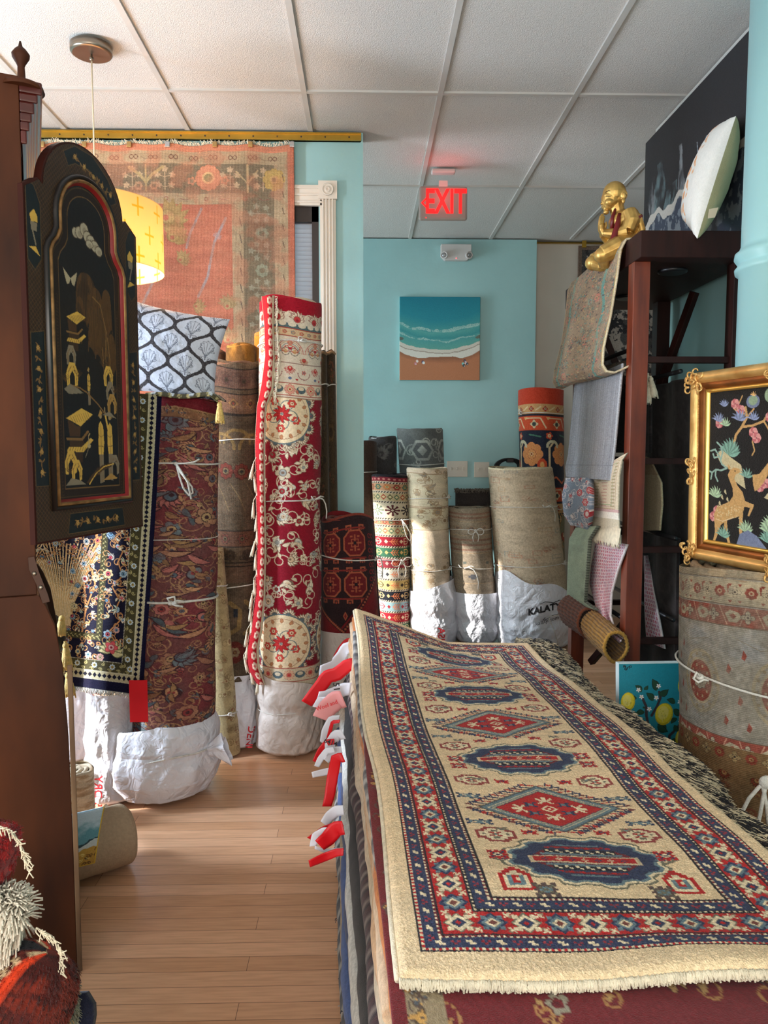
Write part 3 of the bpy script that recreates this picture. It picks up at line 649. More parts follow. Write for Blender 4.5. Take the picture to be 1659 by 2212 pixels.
# loose flap edge with tassels down the left side
fx = [(566, 640), (572, 700), (574, 770), (566, 830), (556, 880), (552, 960), (554, 1060), (556, 1180), (552, 1290), (541, 1360), (531, 1415), (536, 1450), (556, 1478)]
fr = [(592, 638), (590, 700), (592, 770), (590, 840), (574, 880), (572, 960), (572, 1060), (574, 1180), (572, 1290), (566, 1360), (558, 1400), (560, 1440), (572, 1480)]
def interp_px(L, n):
    L = np.array(L, float); d = np.r_[0, np.cumsum(np.hypot(*np.diff(L, axis=0).T))]; s = np.linspace(0, d[-1], n)
    return np.stack([np.interp(s, d, L[:, 0]), np.interp(s, d, L[:, 1])], 1)
def sheet_px(lpts, rpts, fn, nv=60, nu=30):
    A = interp_px(lpts, nv); B = interp_px(rpts, nv); G = np.zeros((nv, nu, 3))
    for i in range(nv):
        for j in range(nu):
            u = j/(nu-1); v = i/(nv-1); p = A[i]*(1-u)+B[i]*u; G[i, j] = fn(p[0], p[1], u, v)
    return G
nv = 300; G = sheet_px(fx, fr, lambda x, y, u, v: P(x, y, Y=3.25-.03*math.sin(u*PI)-.02*u), nv, 24)
cvf = Cv(24, nv, (168, 22, 34))
for k in range(38): cvf.ell(14.5, 4+k*8, 3.6, 3.0, (222, 190, 168)); cvf.ell(14.5, 4+k*8, 1.6, 1.3, (190, 90, 90))
cvf.rect(19, 0, 24, nv, (214, 200, 172)); cvf.rect(0, 0, 1, nv, (214, 200, 172))
o = obj('flap', grid_mesh('flap', G, cvf.a), M_FLAT, t3); solid(o, .006)
def tassel(q, p, L, w, rs, col=(214, 196, 160)):
    p = Vector(p); a = rs.uniform(-.25, .25)
    d = Vector((math.sin(a), 0, -math.cos(a)))
    q.tube([p, p+d*L*.12], w*.16, 5, col=col); q.ell(p+d*L*.16, (w*.32, w*.32, w*.34), n=8, m=6, col=col)
    q.tube([p+d*L*.2, p+d*L*.26, p+d*L*.5, p+d*L*.85, p+d*L], [w*.24, w*.3, w*.42, w*.55, w*.4], 8, col=col)
    for k in range(6): b = k/6*2*PI; e = Vector((math.cos(b), math.sin(b), 0))*w*.45; q.tube([p+d*L*.3+e*.5, p+d*L*.7+e, p+d*L*(1.02+.08*rs.random())+e*1.1], w*.07, 4, col=col)
rs = random.Random(3); tp = interp_px([(592, 780), (584, 850), (566, 890), (550, 950), (548, 1040), (550, 1150), (548, 1260), (538, 1340), (528, 1410), (534, 1440), (556, 1462)], 26); 
for i, (x, y) in enumerate(tp):
    q = MB(); x += rs.uniform(-3, 6); pp = P(x, y, Y=3.235)
    pm = P(x+10, y-22, Y=3.24)
    q.tube([tuple(pm), tuple((pm+pp)/2+np.array([0.004, 0, .003])), tuple(pp)], .0018, 4)
    tassel(q, pp, .072, .013, rs); q.build('tassel', M_FRINGE, t3)
q = MB(); A = interp_px([(594, 640), (596, 700), (600, 780), (592, 850)], 60)
for i, (x, y) in enumerate(A):
    p = P(x, y, Y=3.215); q.tube([tuple(p), tuple(p+np.array([rs.uniform(.004, .012), -.004, -.004])), tuple(p+np.array([rs.uniform(-.002, .01), -.006, -rs.uniform(.015, .035)]))], .0016, 4)
q.build('fringe', M_FRINGE, t3)
fin(t3)
# R2 olive brown rug rolled wrong side out
R2 = Roll((466, 561, 778), (462, 553, 1440), 3.40); t2 = roll_thing('olive brown rug rolled wrong side out, left of the wine red roll', R2, 0, GR)
roll_mesh('rug_body', R2, d_brown_reverse(), M_BACK, float(P(500, 1475, Y=3.3)[2]), t2, 4, .04, (120, 92, 74), .012, coils=4)
tie(R2, float(P(510, 949, Y=3.3)[2]), t2, 2, .004, None); tie(R2, float(P(510, 1268, Y=3.3)[2]), t2, 2, .01, None)
bag_mesh('plastic_bag', R2.x(.2), R2.Y, [(float(P(520, 1462, Y=3.3)[2]), R2.rl+.012, 0), (.2, R2.rl+.016, 0.0), (.03, R2.rl+.01, 0), (.004, R2.rl-.02, 0)], M_PLAS, t2, seed=8, amp=.010, tiez=.31, folds=6)
bg2 = [c for c in t2.children if c.name.startswith('plastic_bag')][0]; cs2_ = caster(bg2); text_mesh('printed_lettering', 'DENI', lambda x, y, z: cs2_(540+y*420-x*60, 1592-x*-0+x*430-0, 3.2), M_REDINK, bg2, size=.05, bold=.001)
fin(t2)
# gold, brown and orange rolls peeping out behind
def simple_roll(label, R, cv, m, z0=0, ties=(), seed=1, group=GR, coilc=(140, 110, 80), name='rolled_rug', coils=3, lump=.03):
    t = roll_thing(label, R, z0, group, name); roll_mesh('rug_body', R, cv, m, z0, t, seed, lump, coilc, coils=coils)
    for z, ph, stl, sz in ties: tie(R, z, t, ph, .005, stl, sz, seed)
    return fin(t)
simple_roll('gold brown plush rolled rug peeping over the olive brown roll', Roll((488, 554, 742), (488, 554, 1300), 3.62), d_plain((150, 108, 48), 4, .3, c2=(92, 66, 34)), M_RUG, coilc=(180, 130, 60))
simple_roll('thin dark brown rolled rug between the ogee cushion and the gold brown roll', Roll((458, 488, 757), (456, 486, 1300), 3.66), d_plain((84, 60, 48), 5, .2), M_RUG, coilc=(90, 66, 54))
cvx = Cv(120, 400, (190, 120, 50)); floral(cvx, 5, 40, dict(line=(60, 50, 70), petal=[(70, 80, 110), (200, 150, 80)], centre=[(150, 60, 50)], leaf=[(80, 90, 120), (150, 80, 50)], vine=(90, 60, 50)), 5, 10); cvx.rect(0, 0, 120, 30, (206, 140, 54)); cvx.noise(8)
simple_roll('orange and blue rolled rug peeping just left of the wine red roll', Roll((549, 590, 716), (549, 590, 1300), 3.66), cvx, M_RUG, coilc=(200, 140, 70))
for i, (a, b_, y, yb, lab) in enumerate(((678, 706, 758, 3.66, 'narrow dark olive rolled rug right behind the wine red roll'), (703, 724, 757, 3.70, 'narrowest dark olive rolled rug in front of the fluted window casing'))):
    cvo = d_cream_floral((66, 52, 36), ((46, 36, 28), (92, 70, 44), (80, 64, 40), (100, 60, 40)), 20+i, w=80, h=400, dens=70); R_ = Roll((a, b_, y), (a+8, b_+6, 1110), yb)
    simple_roll(lab, R_, cvo, M_RUG, ties=((float(P(700, 832, Y=yb)[2]), 2, None, 0),), seed=i)
# cream leaning roll between
R4 = Roll((438, 482, 1180), (462, 521, 1640), 3.30); cv4 = d_cream_floral((176, 158, 118), ((126, 106, 74), (196, 178, 136), (150, 132, 96), (140, 96, 70)), 9, w=160, h=460, dens=90)
R4.sq = 1; t4 = roll_thing('cream and straw coloured floral rug roll leaning beside the big white bag', R4, 0, GR)
roll_mesh('rug_body', R4, cv4, M_RUG, .012, t4, 6, .05, (190, 176, 140)); tie(R4, float(P(490, 1270, Y=3.25)[2]), t4, .9, .006, None); tie(R4, float(P(490, 1548, Y=3.25)[2]), t4, .5, .01, 'knot', .025, 4); fin(t4)
# R7 folded dark red tribal rug
def d_tribal():
    W, H = 220, 300; cv = Cv(W, H, (40, 24, 26)); RD = (112, 26, 30); OR = (150, 78, 54); DK = (34, 22, 26)
    cx = 96
    for y in (70, 172):
        for dx in (-34, 34):
            x = cx+dx; cv.poly([(x-30, y-15), (x-15, y-32), (x+15, y-32), (x+30, y-15), (x+30, y+15), (x+15, y+32), (x-15, y+32), (x-30, y+15)], OR); cv.poly([(x-26, y-13), (x-13, y-28), (x+13, y-28), (x+26, y-13), (x+26, y+13), (x+13, y+28), (x-13, y+28), (x-26, y+13)], (96, 24, 28))
            cv.rect(x-1.5, y-20, x+1.5, y+20, OR); cv.rect(x-18, y-1.5, x+18, y+1.5, OR); cv.box(x-10, y-10, x+10, y+10, OR, 2.5); cv.rect(x-4, y-4, x+4, y+4, DK)
            for s_ in (-1, 1): cv.rect(x-13, y+s_*16-1.5, x-6, y+s_*16+1.5, OR); cv.rect(x+6, y+s_*16-1.5, x+13, y+s_*16+1.5, OR)
        for s_ in (-1, 1):
            yy = y+s_*40
            for k in range(4): x = cx-52+k*35; cv.rect(x-8, yy-4, x+8, yy, OR); cv.rect(x-8, yy-4, x-4, yy+8, OR); cv.rect(x+4, yy-4, x+8, yy+8, OR); cv.ell(x, yy+6, 2.5, 3.5, (140, 60, 44))
            cv.rect(cx-66, y+s_*36-1.5, cx+66, y+s_*36+1.5, (120, 40, 36))
    for k in range(9):
        for dx in (80, 92): cv.arc(cx+dx, 52+k*18, 5, 1, 6, 2.4, (124, 34, 34)); cv.arc(cx-dx, 52+k*18, 5, 1, 6, 2.4, (124, 34, 34))
    cv.poly([(W, 60), (W-20, 20), (W, 0)], RD); cv.poly([(0, 300), (0, 214), (cx-10, 288), (W, 120), (W, 300)], RD); cv.line([(0, 214), (cx, 292), (W, 122)], 10, (58, 26, 28)); 
    for i in range(26):
        t = i/25; x = t*cx; y = 214+t*78; cv.rect(x-2, y-2, x+3, y+3, OR); x = cx+t*(W-cx); y = 292-t*170; cv.rect(x-2, y-2, x+3, y+3, OR)
    for (x, y) in ((cx+6, 252), (196, 250), (200, 190)): cv.poly([(x, y-12), (x+6, y), (x, y+12), (x-6, y)], OR); cv.poly([(x, y-7), (x+3, y), (x, y+7), (x-3, y)], RD)
    cv.rect(0, 0, W, 6, (120, 52, 40)); cv.noise(8, 3); return cv
R7 = Roll((694, 806, 1112), (692, 818, 1340), 3.55, squash=.62); t7 = roll_thing('dark red and black folded tribal rug tied with string at the wall corner', R7, 0, name='folded_rug')
cv7 = d_tribal(); W7 = Cv(440, 300, (112, 26, 30)); W7.a[:, 110:330] = cv7.a; roll_mesh('rug_body', R7, W7, M_RUG, float(P(740, 1372, Y=3.46)[2]), t7, 7, .04, (110, 50, 40), .02)
tie(R7, float(P(740, 1207, Y=3.48)[2]), t7, 1.25, -.012, 'tail', .05, 5)
bag_mesh('paper_bag', R7.x(.2), R7.Y, [(float(P(740, 1368, Y=3.46)[2]), R7.rl+.008, 0), (.1, R7.rl+.012, 0), (.004, R7.rl-.005, 0)], M_PLAS2, t7, sqy=.64, seed=11, amp=.006); fin(t7)
# ================================================================== FRONT LEFT GROUP
R1 = Roll((318, 472, 858), (286, 463, 1540), 2.93); t1 = roll_thing('thick brick red and tan floral rolled rug standing in the biggest white plastic bag', R1, 0, GR)
roll_mesh('rug_body', R1, d_old_floral(), M_BACK, float(P(380, 1610, Y=2.8)[2]), t1, 2, .04, (120, 70, 60), .014)
tie(R1, float(P(390, 1004, Y=2.8)[2]), t1, .12, .004, 'loop', .055, 2, r=.0035); tie(R1, float(P(390, 1302, Y=2.8)[2]), t1, .1, .004, 'knot', .05, 6, r=.0045)
tie(R1, float(P(390, 1166, Y=2.8)[2]), t1, 2.6, .0, None, r=.0015)
bx = R1.x(.2)-.03
bg = bag_mesh('plastic_bag', bx, R1.Y, [(float(P(380, 1566, Y=2.8)[2]), .150, .02), (.42, .165, .01), (.34, .185, 0), (.28, .215, -.005), (.18, .236, -.015), (.09, .225, -.02), (.03, .19, -.02), (.004, .15, -.02)], M_PLAS, t1, sqy=.86, nu=260, nv=190, seed=3, amp=.008, rim=lambda p: .035*np.sin(p-.05), tiez=float(P(350, 1650, Y=2.75)[2]), folds=13)
ring(bx, R1.Y, float(P(350, 1655, Y=2.72)[2]), .212, .188, t1, .0035, .006, tilt=.02)
csb = caster(bg); q = MB(); c = P(468, 1622, Y=2.84)                                            # gathered twist of plastic on the right
Gp = np.zeros((14, 36, 3))
for i in range(14):
    for j in range(36):
        a = j/36*2*PI; t_ = i/13; r_ = (.018+.034*t_**1.3)*(1+.22*math.sin(5*a+2*t_)+.1*math.sin(9*a)); Gp[i, j] = c+np.array([-.03+.075*t_, -.03*t_, .0+.02*t_])+r_*np.array([-.35*math.cos(a), .6*math.sin(a), 1.0*math.cos(a)])
q.grid(Gp, closed=True); q.build('knotted_twist', M_PLAS, bg)
text_mesh('printed_lettering', 'E', lambda x, y, z: csb(459+x*300, 1606-y*300, 2.8), M_REDINK, bg, size=.05)
fin(t1)
# white wrapped roll beside it
R1L = Roll((201, 284, 1482), (200, 288, 1650), 2.87); tl = roll_thing('slimmer roll wrapped in shiny white plastic under the hem of the embroidered cloth', R1L, 0, 'rolls wrapped in white plastic')
roll_mesh('rug_body', R1L, d_cream_floral((200, 160, 140), ((150, 70, 60), (210, 90, 90), (180, 170, 150), (100, 120, 130)), 3, w=120, h=60, dens=20), M_RUG, R1L.zt-.3, tl, 3)
bl = bag_mesh('plastic_wrap', R1L.x(.2), R1L.Y, [(float(P(240, 1500, Y=2.8)[2]), R1L.rl+.012, 0), (.3, R1L.rl+.018, 0), (.15, R1L.rl+.03, -.006), (.03, R1L.rl+.02, 0), (.004, R1L.rl, 0)], M_PLAS, tl, seed=12, amp=.005, tiez=float(P(240, 1640, Y=2.78)[2]), folds=9)
csl = caster(bl); text_mesh('printed_lettering', '5 DRY', lambda x, y, z: csl(211+y*420, 1710-x*420, 2.8), M_REDINK, bl, size=.06, bold=.0006)
fin(tl)
R0 = Roll((118, 197, 1440), (118, 197, 1640), 3.25); to = roll_thing('rug roll wrapped in creased white plastic, farthest left behind the cabinet', R0, 0, 'rolls wrapped in white plastic')
bag_mesh('plastic_wrap', R0.x(.2), R0.Y, [(R0.zt+.3, R0.rl, 0), (.3, R0.rl+.005, 0), (.03, R0.rl, 0), (.004, R0.rl-.02, 0)], M_PLAS, to, seed=15, amp=.006); fin(to)
# ---------------------------------------------------------------- embroidered cloth
def d_embroidered():
    W, H = 300, 470; NV = (22, 20, 44); cv = Cv(W, H, NV)       # right and bottom edge bordered
    cream = (232, 218, 190); gold = (176, 164, 112); olive = (74, 68, 44)
    cols = dict(line=(14, 14, 34), petal=[(226, 214, 206), (220, 170, 160), (170, 190, 206), (214, 150, 100), (224, 200, 150)], centre=[(210, 90, 100), (120, 160, 190), (230, 210, 170)], leaf=[(222, 208, 180), (206, 160, 104), (190, 200, 180)], vine=(204, 146, 96))
    bx, by = 252, 392      # inner edge of the outer border
    # tree of life
    for k in range(26):
        x = 66+(k-13)*5.6; cv.line([(66+(k-13)*1.6, 330), (66+(k-13)*2.2, 250), (x, 170-abs(k-13)*2), (66+(k-13)*10, 90-abs(k-13))], 3.2, (226, 188, 134) if k % 2 else (238, 214, 172))
    cv.line([(120, 340), (128, 260), (118, 180), (150, 100), (140, 20)], 5, (206, 142, 90)); cv.line([(128, 260), (150, 190), (130, 120), (160, 60)], 4, (206, 142, 90))
    floral(cv, 2, 46, cols, 6, 12, (84, 10, 156, 335), 1.6); floral(cv, 7, 26, cols, 6, 11, (0, 10, 60, 150), 1.4)
    # inner guard stripe
    cv.rect(160, 0, 178, 338, olive); cv.rect(0, 322, 178, 340, olive)
    for k in range(60): cv.leaf(169, 4+k*6, .9 if k % 2 else 2.3, 8, 3.2, gold)
    for k in range(28): cv.leaf(4+k*6, 331, .7 if k % 2 else -.7, 8, 3.2, gold)
    # main flower band
    cv.rect(178, 0, bx-16, by, NV); cv.rect(0, 340, bx-16, by, NV)
    for y0, y1 in ((0, 130), (130, 260), (250, 360)): cv.line([(210, y0), (222, y0+30), (196, y0+62), (218, y0+96), (206, y1)], 3.4, (206, 142, 90))
    floral(cv, 5, 22, cols, 8, 14, (182, 0, bx-20, 340), 1.8); floral(cv, 6, 16, cols, 7, 12, (0, 346, 180, by-4), 1.8)
    cx, cy = 204, 368
    for k in range(9): a = -PI+k*PI/8-.0; cv.leaf(cx, cy, a, 34, 13, (222, 210, 160), (120, 120, 80), (150, 150, 100))
    cv.rosette(cx, cy-14, 17, 5, ((150, 40, 60), (228, 96, 104), (236, 190, 190), (150, 40, 60)))
    # outer scrolled border
    cv.rect(bx-16, 0, bx+12, by+28, olive); cv.rect(0, by, bx+12, by+28, olive)
    for k in range(34):
        y = 6+k*12.5; cv.scroll(bx-10 if k % 2 else bx+6, y, .6 if k % 2 else 2.4, 10, 1, 2.2, gold)
        if k % 4 == 2: cv.rosette(bx-2, y, 8, 8, ((60, 56, 40), (206, 220, 230), (230, 200, 120), (60, 56, 40)))
    for k in range(22):
        x = 6+k*12; cv.scroll(x, by+4 if k % 2 else by+22, .6 if k % 2 else -.8, 10, 1, 2.2, gold)
        if k % 4 == 1: cv.rosette(x, by+14, 8, 8, ((60, 56, 40), (206, 220, 230), (230, 200, 120), (60, 56, 40)))
    # diamond guard
    cv.rect(bx+12, 0, bx+34, by+52, (196, 186, 152)); cv.rect(0, by+28, bx+34, by+52, (196, 186, 152))
    for k in range(34): y = 8+k*13.2; cv.poly([(bx+23, y-7), (bx+29, y), (bx+23, y+7), (bx+17, y)], (18, 18, 40))
    for k in range(20): x = 6+k*13.2; cv.poly([(x-6, by+40), (x, by+33), (x+6, by+40), (x, by+47)], (18, 18, 40))
    for (x, yy) in ((bx-18, by), (bx+13, by+28), (bx+33, by+51)):
        for k in range(0, int(yy), 4): cv.rect(x, k, x+2, k+2, (230, 224, 200))
        for k in range(0, int(x), 4): cv.rect(k, yy, k+2, yy+2, (230, 224, 200))
    cv.rect(bx+36, 0, W, H, (16, 14, 46)); cv.rect(0, by+54, W, H, (16, 14, 46))
    a = cv.a; a = np.concatenate([a[10:340], a], 0); a = np.concatenate([a[:, :70][:, ::-1], a], 1); cv.a = a; cv.h, cv.w = a.shape[:2]
    cv.noise(8, 3); return cv
cve = d_embroidered()
te = thing('embroidered_cloth', 'black embroidered tree of life cloth with flower borders hanging below the lacquered door', 'textile', tuple(P(200, 1490, Y=2.74)))
nv, nu = cve.h, cve.w
u = np.linspace(0, 1, nu)[None, :]; v = np.linspace(0, 1, nv)[:, None]
ex = 349-(v**1.2)*41
PX = (53-30*v)*(1-u)+ex*u; PY = (835+v*(628-0))+u*(18+20*v)
TL = np.zeros((nv, nu, 3)); YY = 2.755-.022*np.sin(u*9+.6+v*.6)*(.25+v)-.012*np.sin(u*17+v*2)*v+.03*u**6
d = (_f*FPX)[None, None, :]+(PX-CX)[..., None]*_r-(PY-CY)[..., None]*_u
G = CAMP+d*(YY/d[..., 1])[..., None]
o = obj('cloth_body', grid_mesh('cloth_body', G, cve.a), M_FLAT, te); solid(o, .005)
# part folded back over the roll top
G2 = np.zeros((26, 60, 3)); c2_ = np.zeros((26, 60, 3))
for i in range(26):
    for j in range(60):
        uu = j/59; vv = i/25; x = 312+(470-312)*uu; p = P(x, 846+6*uu+12*max(0, uu-.4), Y=2.775); z = float(R1.zt)+.012+.004*math.sin(uu*9)-.05*max(0, uu-.9)*4
        G2[i, j] = (p[0], 2.775+.17*vv, z+ (0 if vv > .06 else -.012)); c2_[i, j] = cve.a[min(nv-1, int(uu*190)), nu-1-int((1-vv)*60)]
o = obj('folded_top', grid_mesh('folded_top', G2, c2_), M_FLAT, te); solid(o, .005)
rs = random.Random(9); q = MB()
for k in range(190):
    uu = k/189; p = G[-1, int(uu*(nu-1))]; q.tube([tuple(p), tuple(p+np.array([rs.uniform(-.003, .003), -.004, -.007])), tuple(p+np.array([rs.uniform(-.007, .007), -.006+rs.uniform(-.004, .004), -rs.uniform(.011, .02)]))], .0016, 4)
q.build('fringe', M_STRING, te)
M_GTAS = mat('gold_silk_tassel', (226, 190, 110), .6, var=.15, nscale=80, bump=.4, bscale=300)
for (x, y, L, w_) in ((474, 868, .075, .030),):
    q = MB(); tassel(q, P(x, y, Y=2.78), L, w_, rs); q.build('tassel', M_GTAS, te)
q = MB(); q.ell(P(112, 1372, Y=2.68), (.05, .03, .075), n=24, m=16, col=(24, 22, 24)); q.build('black_corner', mat('black_satin', (24, 22, 24), .4), te)
for (x, y, L) in ((141, 1385, .10), (146, 1452, .085), (134, 1330, .07)):
    q = MB(); tassel(q, P(x, y, Y=2.66), L, .036, rs); q.build('tassel', M_GTAS, te)
fin(te)
# ---------------------------------------------------------------- ogee cushion
def cushion(name, label, c4, th, cv, m, n=90, pinch=.09, group=None, c_back=None, mat_back=None, sag=0):
    """c4: corner points TL TR BR BL in world space; seam edges concave, puffed both ways"""
    TLc, TRc, BRc, BLc = [np.array(p, float) for p in c4]; Nn = np.cross(TRc-TLc, BLc-TLc); Nn /= np.linalg.norm(Nn); Nn = -Nn if False else Nn
    u = np.linspace(0, 1, n); U, V = np.meshgrid(u, u)
    a = U*2-1; b_ = V*2-1
    a2 = a*(1-pinch*(1-b_**2)*np.abs(a)**1.0*1.0); b2 = b_*(1-pinch*(1-a**2)*np.abs(b_))
    uu = (a2+1)/2; vv = (b2+1)/2
    Bp = (TLc*((1-uu)*(1-vv))[..., None]+TRc*(uu*(1-vv))[..., None]+BRc*(uu*vv)[..., None]+BLc*((1-uu)*vv)[..., None])
    h = th*((1-a**2)*(1-b_**2))**.42; h = h+.004*fbm(U*9, V*9, 5)*((1-a**2)*(1-b_**2))**.3
    t = thing(name, label, 'cushion', tuple(Bp.reshape(-1, 3).mean(0)*[1, 1, 0]+np.array([0, 0, Bp[..., 2].min()])), group)
    cf = cv.a[(V*(cv.h-1)).astype(int), (U*(cv.w-1)).astype(int)] if cv is not None else None
    f = obj('front_cover', grid_mesh('front_cover', Bp-Nn*h[..., None], cf), m, t)
    me = grid_mesh('back_cover', Bp+Nn*h[..., None], None); me.flip_normals(); obj('back_cover', me, mat_back or m, t)
    if mat_back is None and cv is not None:
        setcol(me, cf)
    fin(t)
    return t, f, Bp, Nn, h
def d_ogee():
    n = 260; cv = Cv(n, n, (206, 210, 224)); K = (58, 54, 58)
    px, py = 52.0, 74.0
    yy, xx = np.mgrid[0:n, 0:n]; xx = xx+.0; 
    m = np.zeros((n, n), bool); px, py = 86.0, 112.0; tri = lambda q: np.cos(q)*(1-.16*np.cos(q)**2)/.84
    for k in range(-2, 9):
        xc = k*px/2+(1 if k % 2 == 0 else -1)*(px/4)*tri(2*PI*yy/py); m |= np.abs(xx-xc) < 4.7*np.sqrt(1+(px/4*2*PI/py*np.sin(2*PI*yy/py))**2)
    lc = (120, 124, 140)
    for k in range(-1, 8):
        for r in range(-1, 4):
            x = px/4+k*px/2; y = (r+(.5 if k % 2 == 0 else 0))*py+2
            for a_ in range(7):
                b_ = -PI/2+(a_-3)*.45; L_ = (24, 22, 19, 15)[abs(a_-3)]; cv.line([(x, y+24), (x+L_*.5*math.cos(b_), y+14+L_*.5*math.sin(b_)), (x+L_*math.cos(b_), y-2+L_*math.sin(b_))], 1.3, lc); cv.arc(x+L_*.8*math.cos(b_), y-2+L_*.8*math.sin(b_), 4, b_-1.4, b_+1.4, 1.2, lc)
            for sg in (-1, 1): cv.scroll(x, y+26, -PI/2+sg*.9, 17, sg, 1.5, (84, 86, 100)); cv.scroll(x+sg*9, y+6, sg*.6 if sg > 0 else PI-.6, 10, -sg, 1.2, (96, 98, 112))
            cv.ell(x, y+30, 2, 4, (130, 130, 145))
    cv.a[m] = K
    rs_ = np.random.RandomState(2); sp = (rs_.rand(n, n) > .82) & m; cv.a[sp] = (96, 92, 96); cv.noise(5, 2); return cv
cvo = d_ogee()
cushion('ogee_cushion', 'white cushion with a black ogee lattice propped behind the lacquered door', [P(262, 640, Y=3.0), P(497, 690, Y=2.96), P(464, 866, Y=2.93), P(228, 846, Y=2.95)], .085, cvo, M_PRINT, n=230, pinch=.10)
# ---------------------------------------------------------------- felt pad rolls on the floor and small printed mat
M_FELT = mat('beige_felt', (176, 150, 122), .95, var=.06, nscale=120, bump=.3, bscale=300)
t = thing('felt_roll', 'thick beige felt roll lying on the floor below the small seascape mat', 'roll', (float(P(140, 1900, Y=2.42)[0]), 2.42, 0))
q = MB(); a = Vector((float(P(95, 1850, Y=2.27)[0]), 2.27, .098)); b_ = Vector((float(P(278, 1850, Y=2.42)[0]), 2.42, .098)); ax = (b_-a).normalized(); sd = Vector((0, 0, 1)).cross(ax).normalized()
Gp = np.zeros((50, 64, 3))
for i in range(50):
    for j in range(64):
        ang = j/64*2*PI; rr = .096*(1+.03*math.sin(ang*2+1)+.01*math.sin(i*.3+ang)); e = min(i, 49-i)/3.; rr *= (1-.10*max(0, 1-e)**2) if e < 1 else 1
        p = a+(b_-a)*(i/49)+sd*rr*math.cos(ang)+Vector((0, 0, 1))*rr*.98*math.sin(ang); p.z = max(p.z, .003); Gp[i, j] = p
q.grid(Gp, closed=True)
n0 = len(q.v)
q.add([tuple(b_)]+[tuple(Gp[-1, j]) for j in range(64)], [(0, 1+j, 1+(j+1) % 64) for j in range(64)]); q.add([tuple(a)]+[tuple(Gp[0, j]) for j in range(64)], [(0, 1+(j+1) % 64, 1+j) for j in range(64)])
fb_ = q.build('felt_body', M_FELT, t, fixn=True); csf = caster(fb_, .006)
q = MB(); pts = [b_+ax*.004+sd*(.077*(1-i/90))*math.cos(i*.22)+Vector((0, 0, 1))*(.077*(1-i/90))*math.sin(i*.22) for i in range(80)]; q.tube(pts, .004, 5); q.build('wound_end', M_FELT, t)
q = MB(); tip = P(228, 1738, Y=2.50)
q.add([tuple(P(196, 1765, Y=2.44)), tuple(tip), tuple(P(262, 1772, Y=2.46)), tuple(P(200, 1790, Y=2.36)), tuple(P(230, 1752, Y=2.6)), tuple(P(272, 1785, Y=2.56))], [(0, 1, 2, 3), (1, 4, 5, 2)]); o = q.build('felt_flap', M_FELT, t); solid(o, .008)
fin(t)
t = thing('curled_pad', 'pale beige curled pad standing behind the felt roll at the cabinet edge', 'roll', (float(P(165, 1760, Y=2.66)[0]), 2.66, 0))
Rp = Roll((128, 200, 1646), (130, 203, 1740), 2.68); roll_mesh('pad_body', Rp, d_plain((206, 190, 164), 8, .15, c2=(170, 140, 108)), M_RUG, .004, t, 8, .05, (200, 184, 160)); fin(t)
def d_seaprint():
    W, H = 120, 170; cv = Cv(W, H, (196, 214, 222)); yy, xx = np.mgrid[0:H, 0:W]
    n = fbm(xx*.04, yy*.04, 3); t_ = np.clip((yy-30+n*50)/40, 0, 1)[..., None]; cv.a = cv.a*(1-t_)+np.array((104, 156, 168))*t_
    m = (yy > 95+8*np.sin(xx*.09)+n*16); cv.a[m] = (60, 78, 84); m = (yy > 102+8*np.sin(xx*.09+.4)+n*16); cv.a[m] = (206, 210, 206); m = yy > 122+n*14; cv.a[m] = (196, 150, 70)
    R = random.Random(2)
    for k in range(34): cv.scroll(R.uniform(0, W), R.uniform(128, H), R.uniform(0, 6), 10, 1, 2, R.choice([(120, 80, 40), (226, 200, 120), (90, 60, 40)]))
    cv.ell(30, 148, 13, 6, (50, 40, 36)); cv.box(-5, -5, W, H, (222, 180, 60), 3); cv.noise(8, 2); return cv
cs = d_seaprint(); nv, nu = cs.h, cs.w
pr = interp_px([(0, 0), (.3, .02), (1, .35)], 4)
G = sheet_px([(96, 1772), (96, 1830), (98, 1890)], [(226, 1742), (215, 1800), (205, 1864)], lambda x, y, u, v: csf(x, y, 2.40+.08*u-.02*v), nv, nu)
o = obj('seascape_mat', grid_mesh('seascape_mat', G, cs.a), M_PRINT); solid(o, .003); tag(o, 'small teal and gold seascape mat with a gold edge draped over the beige felt roll', 'mat')
